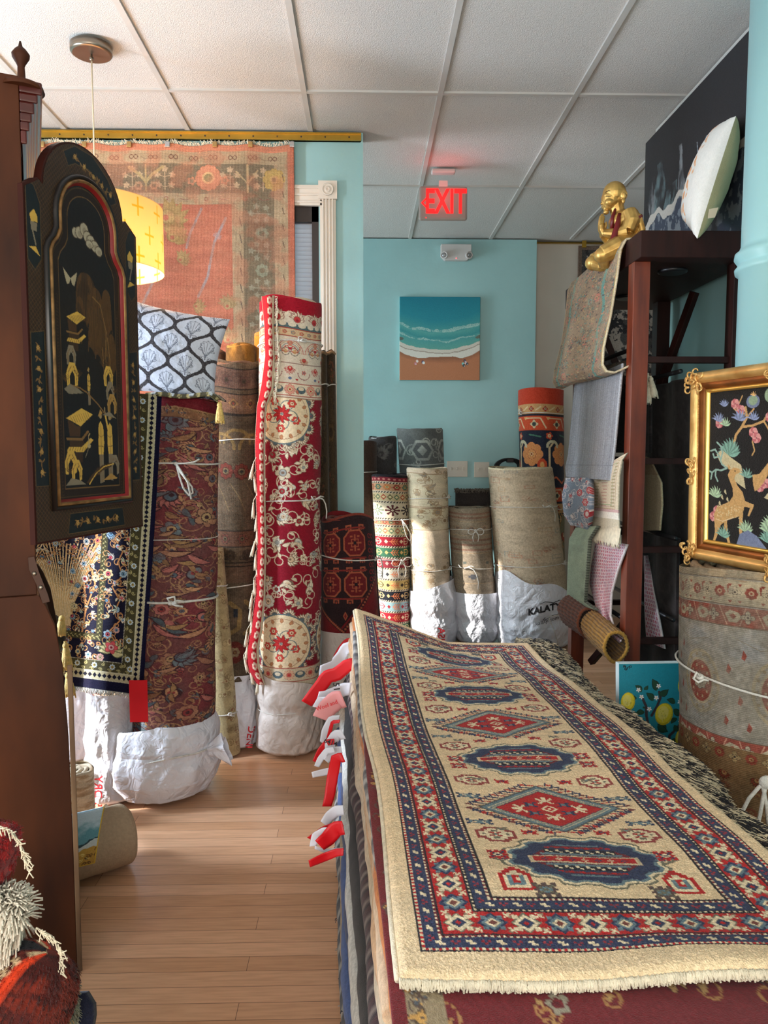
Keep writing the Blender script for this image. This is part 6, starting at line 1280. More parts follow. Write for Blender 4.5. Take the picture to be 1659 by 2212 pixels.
# ================================================================== BIG ROLL, GILT FRAME, LEMON PAINTING
def d_washed():
    W, H = 520, 420; BG = (158, 150, 138); RD = (142, 74, 62); CRM = (186, 170, 142); cv = Cv(W, H, BG)
    yy, xx = np.mgrid[0:H, 0:W]; t_ = np.clip(fbm(xx*.012, yy*.02, 3)*2+.5, 0, 1)[..., None]; cv.a = cv.a*(1-t_*.5)+np.array((140, 142, 146))*t_*.5
    def border(y0, flip, c0=CRM):
        o = (lambda a: y0+a) if not flip else (lambda a: y0+114-a)
        def rc(x0, a, x1, b_, c): y_, y2 = sorted((o(a), o(b_))); cv.rect(x0, y_, x1, y2, c)
        rc(0, 0, W, 14, (178, 158, 128)); rc(0, 14, W, 16, (120, 104, 86)); rc(0, 18, W, 66, c0)
        for k in range(9):
            x = 28+k*58; y = o(42); cv.rosette(x, y, 11, 8, (150, 90, 76), RD, (186, 160, 130), RD)
            cv.rosette(x+29, y, 11, 4, (90, 76, 70), c0, c0, (90, 76, 70)); [cv.poly([(x+a*20-4, y+b_*16), (x+a*20+4, y+b_*16), (x+a*20, y+b_*16+6)], RD) for a in (-1, 1) for b_ in (-1, 1)]
            cv.poly([(x+14, y-14), (x+18, y-14), (x+17, y+2), (x+15, y+2)], RD)
        rc(0, 66, W, 68, (110, 90, 76)); rc(0, 70, W, 108, RD); rc(0, 108, W, 110, (110, 90, 76))
        for k in range(8):
            x = 32+k*66; y = o(89); cv.rosette(x, y, 12, 4, (70, 56, 54), (180, 166, 142), (180, 166, 142), (70, 56, 54))
            cv.line([(x+14, o(72)), (x+28, o(106))], 2.4, (190, 140, 118)); cv.poly([(x+24, y-4), (x+34, y-12), (x+50, y-8), (x+56, y+2), (x+46, y+12), (x+32, y+12)], (176, 162, 136)); cv.poly([(x+32, y-2), (x+40, y-6), (x+46, y), (x+40, y+6)], RD); cv.line([(x+62, o(72)), (x+52, o(106))], 2, (190, 140, 118))
    border(0, False)
    for x in (40, 190, 330, 480):
        cv.ell(x, 232, 46, 66, (172, 156, 126)); cv.ell(x, 232, 40, 59, BG); cv.ell(x, 232, 33, 48, (176, 160, 132)); cv.ell(x, 232, 29, 43, RD); cv.rosette(x, 232, 17, 8, (72, 60, 58), (184, 170, 146), (184, 170, 146), (72, 60, 58))
        for k in range(10): a = k*PI/5; cv.rect(x+22*math.cos(a)-2, 232+33*math.sin(a)-3, x+22*math.cos(a)+2, 232+33*math.sin(a)+3, (176, 150, 120))
        for k in range(14): a = k*PI/7; cv.rect(x+38*math.cos(a)-3, 232+55*math.sin(a)-3, x+38*math.cos(a)+3, 232+55*math.sin(a)+3, (150, 132, 104))
        for (dx, dy) in ((-60, -70), (-66, 20), (62, -40), (58, 64), (-50, 70)): cv.poly([(x+dx, 232+dy-9), (x+dx+6, 232+dy+2), (x+dx+2, 232+dy+12), (x+dx-4, 232+dy+8)], RD)
        cv.line([(x-80, 130), (x-30, 150), (x+20, 140)], 2, (140, 130, 116)); cv.line([(x-80, 330), (x-20, 320), (x+40, 336)], 2, (130, 124, 116))
    cv.fade((134, 126, 112), .5, 4, .03); cv.a *= .9
    border(306-4+26, True, (150, 118, 82)); cv.rect(0, 350, W, 420, (120, 92, 62)); 
    for k in range(9): x = 28+k*58; cv.rosette(x, 366, 10, 8, (120, 60, 44), (130, 60, 46), (150, 120, 80), (120, 50, 40)); cv.rosette(x+29, 368, 11, 4, (60, 48, 42), (150, 126, 88), (150, 126, 88), (60, 48, 42)); cv.palmette(x+10, 404, 16, PI/2, (80, 50, 34), (120, 52, 36), (150, 110, 70), (110, 48, 36))
    a = np.concatenate([cv.a, cv.a], 1); b_ = a[::-1].copy(); b_[:] = b_*.55+np.array((120, 96, 70))*.45; cv.a = np.concatenate([a, b_], 0); cv.h, cv.w = cv.a.shape[:2]
    cv.a[::2] *= .9; cv.abrash(.1, 4, .02, .05); cv.noise(10); return cv
Rw = Roll((1484, 1826, 1212), (1478, 1832, 1640), 1.96); Rw.zt = 1.03; tw = roll_thing('fat washed beige and grey rolled rug with red borders under the gilt framed tapestry', Rw, 0, name='rolled_rug')
cw = d_washed(); cw.a = np.roll(cw.a, -18, 1); roll_mesh('rug_body', Rw, cw, M_BACK, .003, tw, 3, .035, (150, 128, 104), .012, coils=5, tt=.02)
zt1 = float(P(1560, 1500, Y=1.8)[2]); q = MB(); pts = []
for i in range(70):
    a = i/70*2*PI; zz = zt1+.03*math.cos(a+1.9); rr = Rw.r(zz)*1.015+.004; pts.append((Rw.x(zz)+rr*math.sin(a), Rw.Y-rr*math.cos(a), zz))
q.tube(pts, .003, 6, closed=True); q.ell(P(1512, 1462, Y=1.83), (.01, .01, .008)); q.tube([tuple(P(x, y, Y=1.82)) for x, y in ((1512, 1462), (1505, 1452), (1498, 1466), (1508, 1474), (1520, 1468), (1530, 1470))], .003, 6); q.build('tie_string', M_STRING, tw)
q = MB(); yk2 = 1.50
for L_ in ([(1661, 1684), (1640, 1700), (1618, 1725), (1604, 1752), (1600, 1770)], [(1655, 1695), (1648, 1725), (1642, 1760), (1636, 1786)], [(1648, 1700), (1656, 1740), (1659, 1780)]): q.tube([tuple(P(x, y, Y=1.70)) for x, y in L_], .0045, 7)
q.ell(P(1656, 1690, Y=1.70), (.018, .012, .016)); q.build('cord_loops', M_STRING, tw); fin(tw)
# lemon painting
def d_lemon():
    W, H = 350, 721; cv = Cv(W, H, (30, 140, 158)); yy, xx = np.mgrid[0:H, 0:W]; t_ = (yy/H)[..., None]; cv.a = np.array((16, 128, 148))*(1-t_)+np.array((60, 160, 176))*t_
    GN = (30, 70, 50); BR = (56, 50, 56)
    for L_ in ([(168, 290), (170, 250), (196, 226), (214, 200), (218, 178)], [(96, 296), (100, 220), (92, 180), (92, 150), (78, 118)], [(110, 180), (128, 150), (140, 120), (136, 100)], [(100, 240), (84, 262), (70, 300)]): cv.line(L_, 9, BR)
    for (x, y, a, L_) in ((126, 96, -1.9, 40), (134, 110, -.5, 36), (76, 100, -2.3, 30), (84, 92, -.8, 20), (60, 120, 3.0, 26), (116, 130, -2.3, 34), (86, 168, 2.9, 30), (60, 168, 2.4, 22), (80, 150, .4, 10), (190, 140, 3.6, 30), (184, 160, .5, 36), (196, 190, 2.4, 26), (186, 214, .9, 28), (160, 230, 3.7, 34), (130, 212, .6, 40), (110, 235, 2.8, 30), (150, 272, 1.9, 30), (178, 262, .4, 34), (90, 200, 2.6, 20)): cv.leaf(x, y, a, L_, L_*.48, GN, (20, 52, 40))
    R = random.Random(2)
    for (x, y, rx, ry, rot) in ((30, 132, 24, 32, .1), (152, 176, 30, 38, .25), (222, 78, 22, 36, .1), (210, 262, 20, 32, 0), (60, 276, 26, 30, 0), (300, 180, 28, 36, .2), (280, 330, 26, 34, 0), (120, 360, 26, 34, .3), (60, 450, 28, 36, 0), (220, 480, 28, 34, .2)):
        cv.ell(x, y, rx, ry, (190, 174, 30), rot); cv.ell(x-1, y-2, rx*.88, ry*.88, (222, 206, 50), rot); cv.ell(x-3, y-4, rx*.6, ry*.62, (226, 216, 110), rot)
        for k in range(26): a = R.uniform(0, 6.3); d_ = R.uniform(0, .85); cv.leaf(x+rx*d_*math.cos(a), y+ry*d_*math.sin(a), R.uniform(1, 2), 8, 2, R.choice([(200, 190, 60), (214, 206, 130), (186, 176, 60), (230, 216, 60)]))
    for (x, y) in ((66, 92), (134, 80), (102, 158), (206, 136), (208, 200), (150, 262), (126, 120), (76, 116)):
        for k in range(5): a = k*1.257+.3; cv.ell(x+5*math.cos(a), y+5*math.sin(a), 3.6, 2.4, (222, 222, 226), a)
        cv.ell(x, y, 1.6, 1.6, (220, 200, 90))
    cv.scroll(28, 14, 1.2, 12, 1, 2.6, (16, 20, 24)); cv.scroll(22, 16, -1.2, 10, -1, 2.6, (16, 20, 24)); cv.line([(36, 20), (36, 10), (42, 10), (42, 15), (36, 15)], 2.2, (16, 20, 24)); cv.line([(34, 12), (28, 18)], 2, (16, 20, 24)); cv.rect(0, 0, W, 3, (190, 214, 214)); cv.noise(4); return cv
a = P(1336, 1434, Y=2.36); lw = .33; lh = a[2]-.0+.01
flat_canvas('lemon_painting', 'painting of lemons and white blossoms on teal, standing beside the fat washed roll', 'painting', (a[0], 2.30, .003), (1, .02, 0), (0, .085, 1), lw, (a[2])/.9965, .03, d_lemon(), side=(214, 226, 228))
# striped grey throw on the floor beyond the pile
q = MB(); G = np.zeros((60, 60, 3)); C_ = np.zeros((60, 60, 3))
for i in range(60):
    for j in range(60): u, v = j/59, i/59; G[i, j] = (.70+.42*u, 2.98+.62*v, .02+.30*math.sin(PI*u)**.7*math.sin(PI*v)**.6+.012*math.sin(u*30+v*4)); C_[i, j] = (150, 148, 164) if math.sin((u*.6+v)*60+2*math.sin(u*6)) > -.45 else (70, 64, 70)
t_ = thing('striped_throw', 'grey and dark striped throw heaped between the shaggy rug and the rack foot', 'throw', (.85, 3.3, .0)); o = obj('throw_body', grid_mesh('throw_body', G, C_), M_RUG, t_); solid(o, .012, -1); fin(t_)
# gilt frame with tapestry
FY0, FY1 = 2.10, 1.50
fl = P(1505, 806, Y=FY0); fb = P(1498, 1205, Y=FY0-.03); fd = np.array([.064, -.25, 0.0]); fd /= np.linalg.norm(fd)
FW, FH = .62, float(fl[2]-fb[2]); fux = Vector(fd); fuz = (Vector(fl)-Vector(fb)).normalized(); fn_ = fux.cross(fuz).normalized()   # towards viewer
FO = Vector(fb); 
if fn_.dot(Vector((0, 0, HC))-FO) < 0: fn_ = -fn_
tfm = thing('framed_tapestry', 'gilt carved frame holding a black tapestry with deer, standing on the fat rolled rug', 'picture', tuple(FO+fux*FW/2))
def FP(x, y, d): return FO+fux*x+fuz*y+fn_*d
fw_ = .052
def moulding(prof, name, m, w0):
    q = MB(); cs = [(0, 0), (FW, 0), (FW, FH), (0, FH)]
    for i in range(4):
        (x0, y0), (x1, y1) = cs[i], cs[(i+1) % 4]; sx0, sy0 = (1 if x0 == 0 else -1), (1 if y0 == 0 else -1); sx1, sy1 = (1 if x1 == 0 else -1), (1 if y1 == 0 else -1); vs = []
        for (w_, d_) in prof: vs += [FP(x0+sx0*w_, y0+sy0*w_, d_), FP(x1+sx1*w_, y1+sy1*w_, d_)]
        q.add(vs, [(2*k, 2*k+1, 2*k+3, 2*k+2) for k in range(len(prof)-1)], smooth=True)
    return q.build(name, m, tfm, fixn=True)
moulding([(0, -.02), (0, .012), (.004, .022), (.012, .028), (.020, .027), (.026, .018), (.030, .014)], 'outer_moulding', M_GOLD, 0)
moulding([(.030, .014), (.033, .016), (.046, .006), (.047, .003)], 'cove', mat('aged_bronze_gilt', (150, 92, 44), .4, metal=.6, var=.2, nscale=20), 0)
moulding([(.047, .003), (.047, .009), (.052, .010), (.056, .008), (.057, -.004)], 'inner_lip', mat('bright_gilt', (240, 200, 110), .28, metal=.8, var=.1), 0)
rs = random.Random(8)
for (ox, oy, big) in ((.012, .012, 1), (FW-.012, .012, 1), (FW-.012, FH-.012, 1), (.012, FH-.012, 1), (.012, FH*.5, 0), (FW*.5, .012, 0), (FW*.5, FH-.012, 0), (FW-.012, FH*.5, 0)):
    q = MB()
    for k in range(16 if big else 11):
        L_ = []; x, y = ox+rs.uniform(-.018, .03)*(1 if ox < FW/2 else -1)*(1 if big else .4), oy+rs.uniform(-.012, .034)*(1 if oy < FH/2 else -1)*(1 if big else 1); a = rs.uniform(0, 6.3); tn = rs.choice((-1, 1))
        for s_ in range(10): a += tn*(.25+.06*s_); x += .0042*math.cos(a); y += .0042*math.sin(a); L_.append(tuple(FP(x, y, .026+.004*math.sin(s_*.5))))
        q.tube(L_, [.0034-.0002*s_ for s_ in range(10)], 6)
    q.build('carved_ornament', M_GOLD, tfm)
q = MB(); 
for i in range(120): y = .03+i*(FH-.06)/120; q.ell(FP(.0305, y, .017), (.0022, .0022, .0018), n=6, m=4)
q.build('beading', M_GOLD, tfm)
def d_deer():
    W, H = 360, 330; cv = Cv(W, H, (22, 22, 26)); TN = (206, 166, 110); TL = (110, 150, 140); TL2 = (150, 176, 150); PK = (196, 110, 120); BL = (120, 134, 170); CR = (206, 196, 160)
    def plant(x, y, s, c, n=9, spread=1.2):
        for k in range(n): a = -PI/2+(k-(n-1)/2)*spread/(n-1)*2; cv.leaf(x, y, a, s*(1-.04*abs(k-n/2)), s*.2, c if k % 2 else tuple(min(255, int(v*1.25)) for v in c))
    def deer(x, y, s, hd=1):
        f = lambda a, b: (x+a*s*hd, y+b*s)
        cv.poly([f(*p) for p in ((-44, 30), (-46, 10), (-38, -8), (-20, -16), (-2, -24), (8, -38), (6, -56), (-2, -72), (-8, -86), (-2, -98), (8, -104), (24, -102), (26, -94), (14, -88), (10, -78), (20, -62), (34, -48), (40, -30), (38, -8), (30, 6), (10, 14), (-12, 22), (-26, 34), (-36, 62), (-44, 78), (-48, 76), (-42, 52))], TN)
        cv.poly([f(*p) for p in ((-18, 18), (-8, 18), (-6, 44), (6, 84), (0, 86), (-14, 48))], TN); cv.poly([f(*p) for p in ((26, 2), (36, -2), (34, 34), (36, 80), (30, 80), (26, 36))], TN); cv.poly([f(*p) for p in ((36, -30), (64, -22), (62, -14), (52, 6), (48, 4), (54, -14), (36, -16))], TN)
        R = random.Random(int(x))
        for k in range(60): a, b_ = R.uniform(-40, 34), R.uniform(-16, 22); cv.ell(*f(a, b_*.8-4), 1.5*s, 1.5*s, (226, 206, 160))
        cv.line([f(-40, 20), f(-20, 24), f(10, 12)], 2*s, (226, 206, 170)); cv.ell(*f(12, -96), 1.6, 1.6, (30, 26, 26)); cv.leaf(*f(-4, -98), -1.9 if hd > 0 else -1.2, 14*s, 6*s, TN)
    def antl(x, y, s, hd=1):
        f = lambda a, b: (x+a*s*hd, y+b*s)
        for L_ in ([(0, 0), (-16, -10), (-24, -30), (-38, -48), (-52, -44)], [(-24, -30), (-40, -26), (-44, -36)], [(-20, -20), (-14, -40), (-20, -56), (-32, -66)], [(0, 0), (-18, 6), (-34, 4), (-46, 12), (-50, 30)], [(-34, 4), (-36, 20), (-28, 34)], [(-46, 12), (-60, 8), (-62, 24)]): cv.line([f(*p) for p in L_], 4.5*s, (150, 186, 180))
    # tree
    cv.line([(64, 118), (70, 96), (84, 80), (96, 60), (92, 40)], 6, TN); cv.line([(84, 80), (110, 78), (136, 70), (150, 50), (160, 30)], 5, TN); cv.line([(96, 60), (112, 44), (110, 30)], 4, TN); cv.line([(136, 70), (150, 90), (160, 96)], 3.4, TN); cv.line([(64, 40), (76, 52), (90, 52)], 4, TN); cv.line([(84, 14), (76, 30), (70, 40)], 3, TN); cv.line([(110, 110), (116, 130), (110, 140)], 3, TN)
    for (x, y, c) in ((66, 30, PK), (80, 44, PK), (150, 62, PK), (112, 92, PK), (120, 104, PK), (158, 34, PK), (130, 204, PK), (142, 196, PK), (26, 70, PK), (14, 276, PK), (24, 262, PK)):
        for k in range(7): a = k*.9; cv.ell(x+6*math.cos(a), y+6*math.sin(a), 5, 5, c if k % 2 else (222, 160, 160))
    cv.ell(110, 28, 16, 14, BL); cv.ell(110, 26, 11, 10, TL2); plant(110, 16, 10, TN, 5); cv.ell(150, 18, 13, 15, TL2); cv.ell(178, 26, 12, 16, (140, 160, 170)); cv.leaf(150, 44, -1.1, 44, 16, TL2); plant(36, 34, 18, BL, 7, 1.0); plant(22, 66, 22, BL, 7, 1.1); plant(40, 76, 20, TL2, 7); plant(76, 66, 26, BL, 7); plant(110, 66, 20, BL, 7)
    plant(52, 140, 40, TL, 13, 1.3)
    cv.poly([(20, 138), (34, 128), (60, 146), (84, 160), (92, 190), (96, 210), (84, 204), (70, 196), (60, 172), (30, 156)], CR); plant(96, 186, 22, TL, 7)
    deer(58, 262, .92); antl(48, 168, .85)
    # second deer: grazing doe, head down to the left
    cv.poly([(118, 214), (114, 200), (112, 180), (128, 178), (150, 152), (160, 140), (186, 128), (230, 126), (250, 150), (250, 190), (240, 240), (232, 240), (230, 196), (200, 186), (190, 186), (196, 214), (190, 240), (184, 238), (184, 200), (176, 184), (150, 176), (138, 196), (126, 210)], TN); R = random.Random(3)
    for k in range(70): cv.ell(R.uniform(164, 240), R.uniform(136, 178), 1.7, 1.7, (226, 206, 160))
    for (x0, y0, s, c, n) in ((160, 300, 48, TL2, 15), (150, 316, 30, TL, 11), (16, 232, 26, TL2, 9), (96, 300, 26, TL2, 9), (164, 236, 20, TL2, 9), (40, 318, 26, TL, 9), (200, 300, 40, TL, 13), (250, 306, 46, TL2, 13), (300, 250, 50, TL, 13), (330, 150, 40, TL2, 13), (280, 80, 40, BL, 11), (230, 60, 34, TL2, 9)): plant(x0, y0, s, c, n)
    cv.poly([(76, 330), (84, 306), (104, 296), (126, 306), (150, 330)], BL); cv.poly([(140, 226), (150, 214), (170, 220), (184, 214), (198, 232), (176, 236)], CR); cv.poly([(170, 330), (190, 306), (210, 330)], TN)
    for (x, y) in ((36, 226), (44, 214), (50, 230), (30, 240)): cv.leaf(x, y, 1.2, 12, 5, CR)
    deer(290, 250, .8, -1); cv.noise(12); return cv
cvd_ = d_deer(); a0 = .056; nu, nv = cvd_.w, cvd_.h; U, V = np.meshgrid(np.linspace(a0, FW-a0, nu), np.linspace(FH-a0, a0, nv)); G = np.array(FO)+U[..., None]*np.array(fux)+V[..., None]*np.array(fuz)-.002*np.array(fn_)
o = obj('tapestry', grid_mesh('tapestry', G, cvd_.a), M_RUG, tfm); solid(o, .002)
q = MB(); q.prism([(.01, .01), (FW-.01, .01), (FW-.01, FH-.01), (.01, FH-.01)], lambda x, y, d: tuple(FP(x, y, d)), -.018, -.006); q.build('backing_board', M_FRAME, tfm, fixn=True); fin(tfm)
# ================================================================== PILE OF RUGS IN THE MIDDLE
# the fan of layers: left edges step inward with height
def topz(x, y):
    y = min(y, 2.86)
    """height of the pile's top cloth: nearly level, high at the far left, sinking far right"""
    s = min(1, max(0, (y-1.9)/.95)); l = min(1, max(0, (.30-x)/.34)); r_ = min(1, max(0, (x-.10)/.45))
    return .632+.122*s**1.5*l-.022*s*r_+.004*math.sin(x*9+y*5)+.003*math.sin(y*13-x*4)
def xedge(z): return -.076+.18*z
YF = 2.86
def layer(name, label, z0, z1, xl, xr, y0, y1, cols, m=M_RUG, wob=.006, seed=1, stripe=None, group='folded rugs stacked in the pile', r=None, fuzz=0, sagr=0.0, taper=0):
    """a folded rug: rounded section carried along the pile, small waves in its edge"""
    n1 = int((y1-y0)/.012); r = r or (z1-z0)/2; h = (z1-z0)/2; sec = []
    for k in range(15): a = PI/2+k/14*PI; sec.append((-1, r*.8*math.cos(a)+r*.8, math.sin(a)*h, k))
    for k in range(1, 10): sec.append((0, k/10., -h, 14))
    for k in range(15): a = -PI/2+k/14*PI; sec.append((1, r*.8*math.cos(a)-r*.8, math.sin(a)*h, 14-k))
    for k in range(1, 10): sec.append((0, 1-k/10., h, 0))
    NK = len(sec); G = np.zeros((n1, NK, 3)); C = np.zeros((n1, NK, 3)); zc_ = (z0+z1)/2; rs_ = np.random.RandomState(seed)
    ysv = np.linspace(y1, y0, n1); wx = wob*(fbm(ysv*5, ysv*0+seed, seed)*2); wz = .002*fbm(ysv*4, ysv*0+seed+5, seed+2)
    for i in range(n1):
        e = min(1, min(i, n1-1-i)/3.); sq = .75+.25*e; sh = -.046*(ysv[i]-1.78+.78*zc_/.62)
        for k, (sd_, dx, dz, ci) in enumerate(sec):
            x = xl+dx+wx[i]+sh if sd_ < 0 else (xr+dx if sd_ > 0 else xl+r*.8+wx[i]+sh+(xr-xl-1.6*r)*dx)
            G[i, k] = (x, ysv[i], zc_+dz*sq+wz[i]+(topz(x, ysv[i])-.632)*(zc_/.62)**1.5)
            c = cols[(i//(stripe or 9999)) % len(cols)] if stripe else cols[0]
            if not stripe and len(cols) > 1: c = cols[min(len(cols)-1, max(0, int(ci/15*len(cols))))]
            C[i, k] = np.array(c)*(1+.16*(rs_.rand()-.5))
    q = MB(); q.grid(G, C, closed=True)
    q.f.append(tuple(range(NK))); q.smooth.append(False); n0 = (n1-1)*NK; q.f.append(tuple(n0+k for k in range(NK))[::-1]); q.smooth.append(False)
    t_ = thing(name, label, 'rug', ((xl+xr)/2, (y0+y1)/2, z0), group); q.build('rug_body', m, t_, col=True, fixn=True)
    if fuzz:
        f = MB(); R = random.Random(seed)
        for k in range(fuzz):
            i = R.randrange(n1); kk = R.randrange(3, 12); p = Vector(G[i, kk]); f.tube([p, p+Vector((-.003, R.uniform(-.003, .003), R.uniform(-.002, .002))), p+Vector((-.005, R.uniform(-.005, .005), -R.uniform(.002, .009)))], .0011, 4, col=cols[R.randrange(len(cols))])
        f.build('fringe', M_RUG, t_, col=True)
    return fin(t_)
WH = (206, 202, 192)
L_ = [(.003, .10, [(72, 74, 80), (150, 146, 140), (50, 54, 62)], 2, 'bottommost layer of the pile, salt and pepper grey fringed edge', 70), (.10, .145, [(168, 146, 118)], None, 'thin tan folded rug low in the pile, just above the grey fringed one', 0), (.145, .185, [(74, 92, 138)], None, 'slate blue folded rug in the pile, under the navy one', 0), (.185, .215, [(64, 72, 104)], None, 'narrow navy folded rug in the pile above the slate blue one', 0), (.215, .262, [(204, 200, 194)], None, 'off-white folded rug in the pile between blue and black ones', 0), (.262, .385, [(16, 14, 18), (20, 18, 22)], None, 'black folded rug in the middle of the pile', 0), (.385, .445, [(64, 36, 40), (54, 34, 40), (120, 106, 100), (40, 30, 36)], 1, 'dark maroon folded rug with a speckled edge above the black one', 0), (.445, .50, [(196, 176, 150), (206, 192, 170)], None, 'cream folded rug in the pile under the caramel one', 0), (.50, .553, [(190, 150, 112), (176, 120, 78)], None, 'caramel folded rug in the upper part of the pile', 0)]
for i, (z0, z1, c, st_, lab, fz) in enumerate(L_):
    layer('folded_rug', lab, z0, z1+.002, xedge((z0+z1)/2)+(.004 if i % 2 else 0), (.66 if z0 < .4 else .64), .50, (3.12 if z0 < .4 else (3.0 if z0 < .49 else YF))-.02*(i % 3), c, seed=i+3, stripe=st_, fuzz=fz, wob=.007)
layer('folded_rug', 'cream folded rug with small red motifs, its rounded end near the camera', .553, .588, xedge(.57)-.004, .64, .98, YF-.02, [(200, 170, 140), (214, 190, 160)], seed=21)
layer('folded_rug', 'navy folded rug showing at the near end under the rust one', .553, .588, xedge(.57)+.003, .64, .50, .965, [(40, 50, 92), (48, 58, 98)], seed=22)
layer('folded_rug', 'rust orange folded rug just under the dark red one', .588, .612, xedge(.60)-.004, .645, .50, YF-.05, [(186, 110, 56), (170, 96, 50)], seed=23)
layer('folded_rug', 'grey and white speckled rug edge with knotted fringe, under the runner on the left', .596, .617, xedge(.61)-.006, .12, 1.27, YF-.2, [(120, 116, 116), (170, 166, 162), (84, 82, 86)], seed=24, stripe=2, wob=.005)
# red floral rug directly under the runner
def d_redunder():
    W, H = 330, 900; RD = (110, 20, 26); cv = Cv(W, H, RD); TN = (186, 146, 92)
    cols = dict(line=(90, 18, 24), petal=[(196, 150, 90), (150, 140, 120), (206, 160, 100)], centre=[(110, 20, 26), (90, 100, 110)], leaf=[TN, (176, 130, 76)], vine=(170, 120, 70))
    floral(cv, 4, 60, cols, 8, 14, (30, 0, W-30, H), 1.6); cv.rect(10, 0, 36, H, (150, 130, 100)); cv.rect(W-60, 0, W-30, H, (150, 130, 100))
    floral(cv, 5, 160, dict(line=(90, 70, 50), petal=[(206, 156, 80), (150, 150, 150), (120, 126, 130)], centre=[(60, 60, 70)], leaf=[(200, 150, 80), (80, 84, 90)], vine=(90, 70, 60)), 5, 9, (12, 0, 34, H)); floral(cv, 6, 160, dict(line=(90, 70, 50), petal=[(206, 156, 80), (150, 150, 150)], centre=[(60, 60, 70)], leaf=[(200, 150, 80), (80, 84, 90)], vine=(90, 70, 60)), 5, 9, (W-58, 0, W-32, H))
    for cx_ in (110, 235):
        cv.palmette(cx_, 660, 15, PI/2, (90, 18, 24), (186, 140, 84), (200, 156, 96), RD)
        for sg in (-1, 1): cv.line([(cx_, 668), (cx_+sg*24, 690), (cx_+sg*44, 672), (cx_+sg*60, 690)], 2, TN); cv.leaf(cx_+sg*40, 676, 1.2*sg, 16, 7, TN); cv.leaf(cx_+sg*24, 690, PI/2, 18, 8, (200, 150, 90))
    cv.noise(9); return cv
cvu = d_redunder(); n1, n2 = 600, 240; G = np.zeros((n1, n2, 3))
for i in range(n1):
    for j in range(n2):
        u = j/(n2-1); v = i/(n1-1); y = YF-.03-(YF-.53)*v; xl = -.038+.094*v*(YF-.53-.0)/(YF-.53)*.78+.003*math.sin(v*9)+.010*v; x = xl+(.66-xl)*u; G[i, j] = (x, y, topz(x, y)-.013-.02*max(0, .03-abs(x-xl))*10*.0)
CC = cvu.a[(np.linspace(0, cvu.h-1, n1)).astype(int)][:, (np.linspace(0, cvu.w-1, n2)).astype(int)]
tr_ = thing('red_floral_rug', 'dark red rug with tan flowers lying directly under the cream runner', 'rug', (.34, 1.7, .60)); o = obj('rug_body', grid_mesh('rug_body', G, CC), M_RUG, tr_); solid(o, .012, -1); fin(tr_)
# orange rug corner at bottom right
cvo_ = d_cream_floral((190, 110, 76), ((150, 80, 60), (206, 140, 90), (120, 130, 140), (206, 160, 110)), 7, w=120, h=160, dens=60, fade=.3); G = np.zeros((160, 120, 3))
for i in range(160):
    for j in range(120): u = j/119; v = i/159; x = .545+.35*u+.03*v; y = 1.28-.8*v; G[i, j] = (x, y, topz(.5, y)-.003-.25*max(0, x-.68)**1.3)
t_ = thing('orange_rug', 'orange patterned rug corner at the right of the dark red one', 'rug', (.7, .9, .55)); o = obj('rug_body', grid_mesh('rug_body', G, cvo_.a), M_RUG, t_); solid(o, .008, -1); fin(t_)
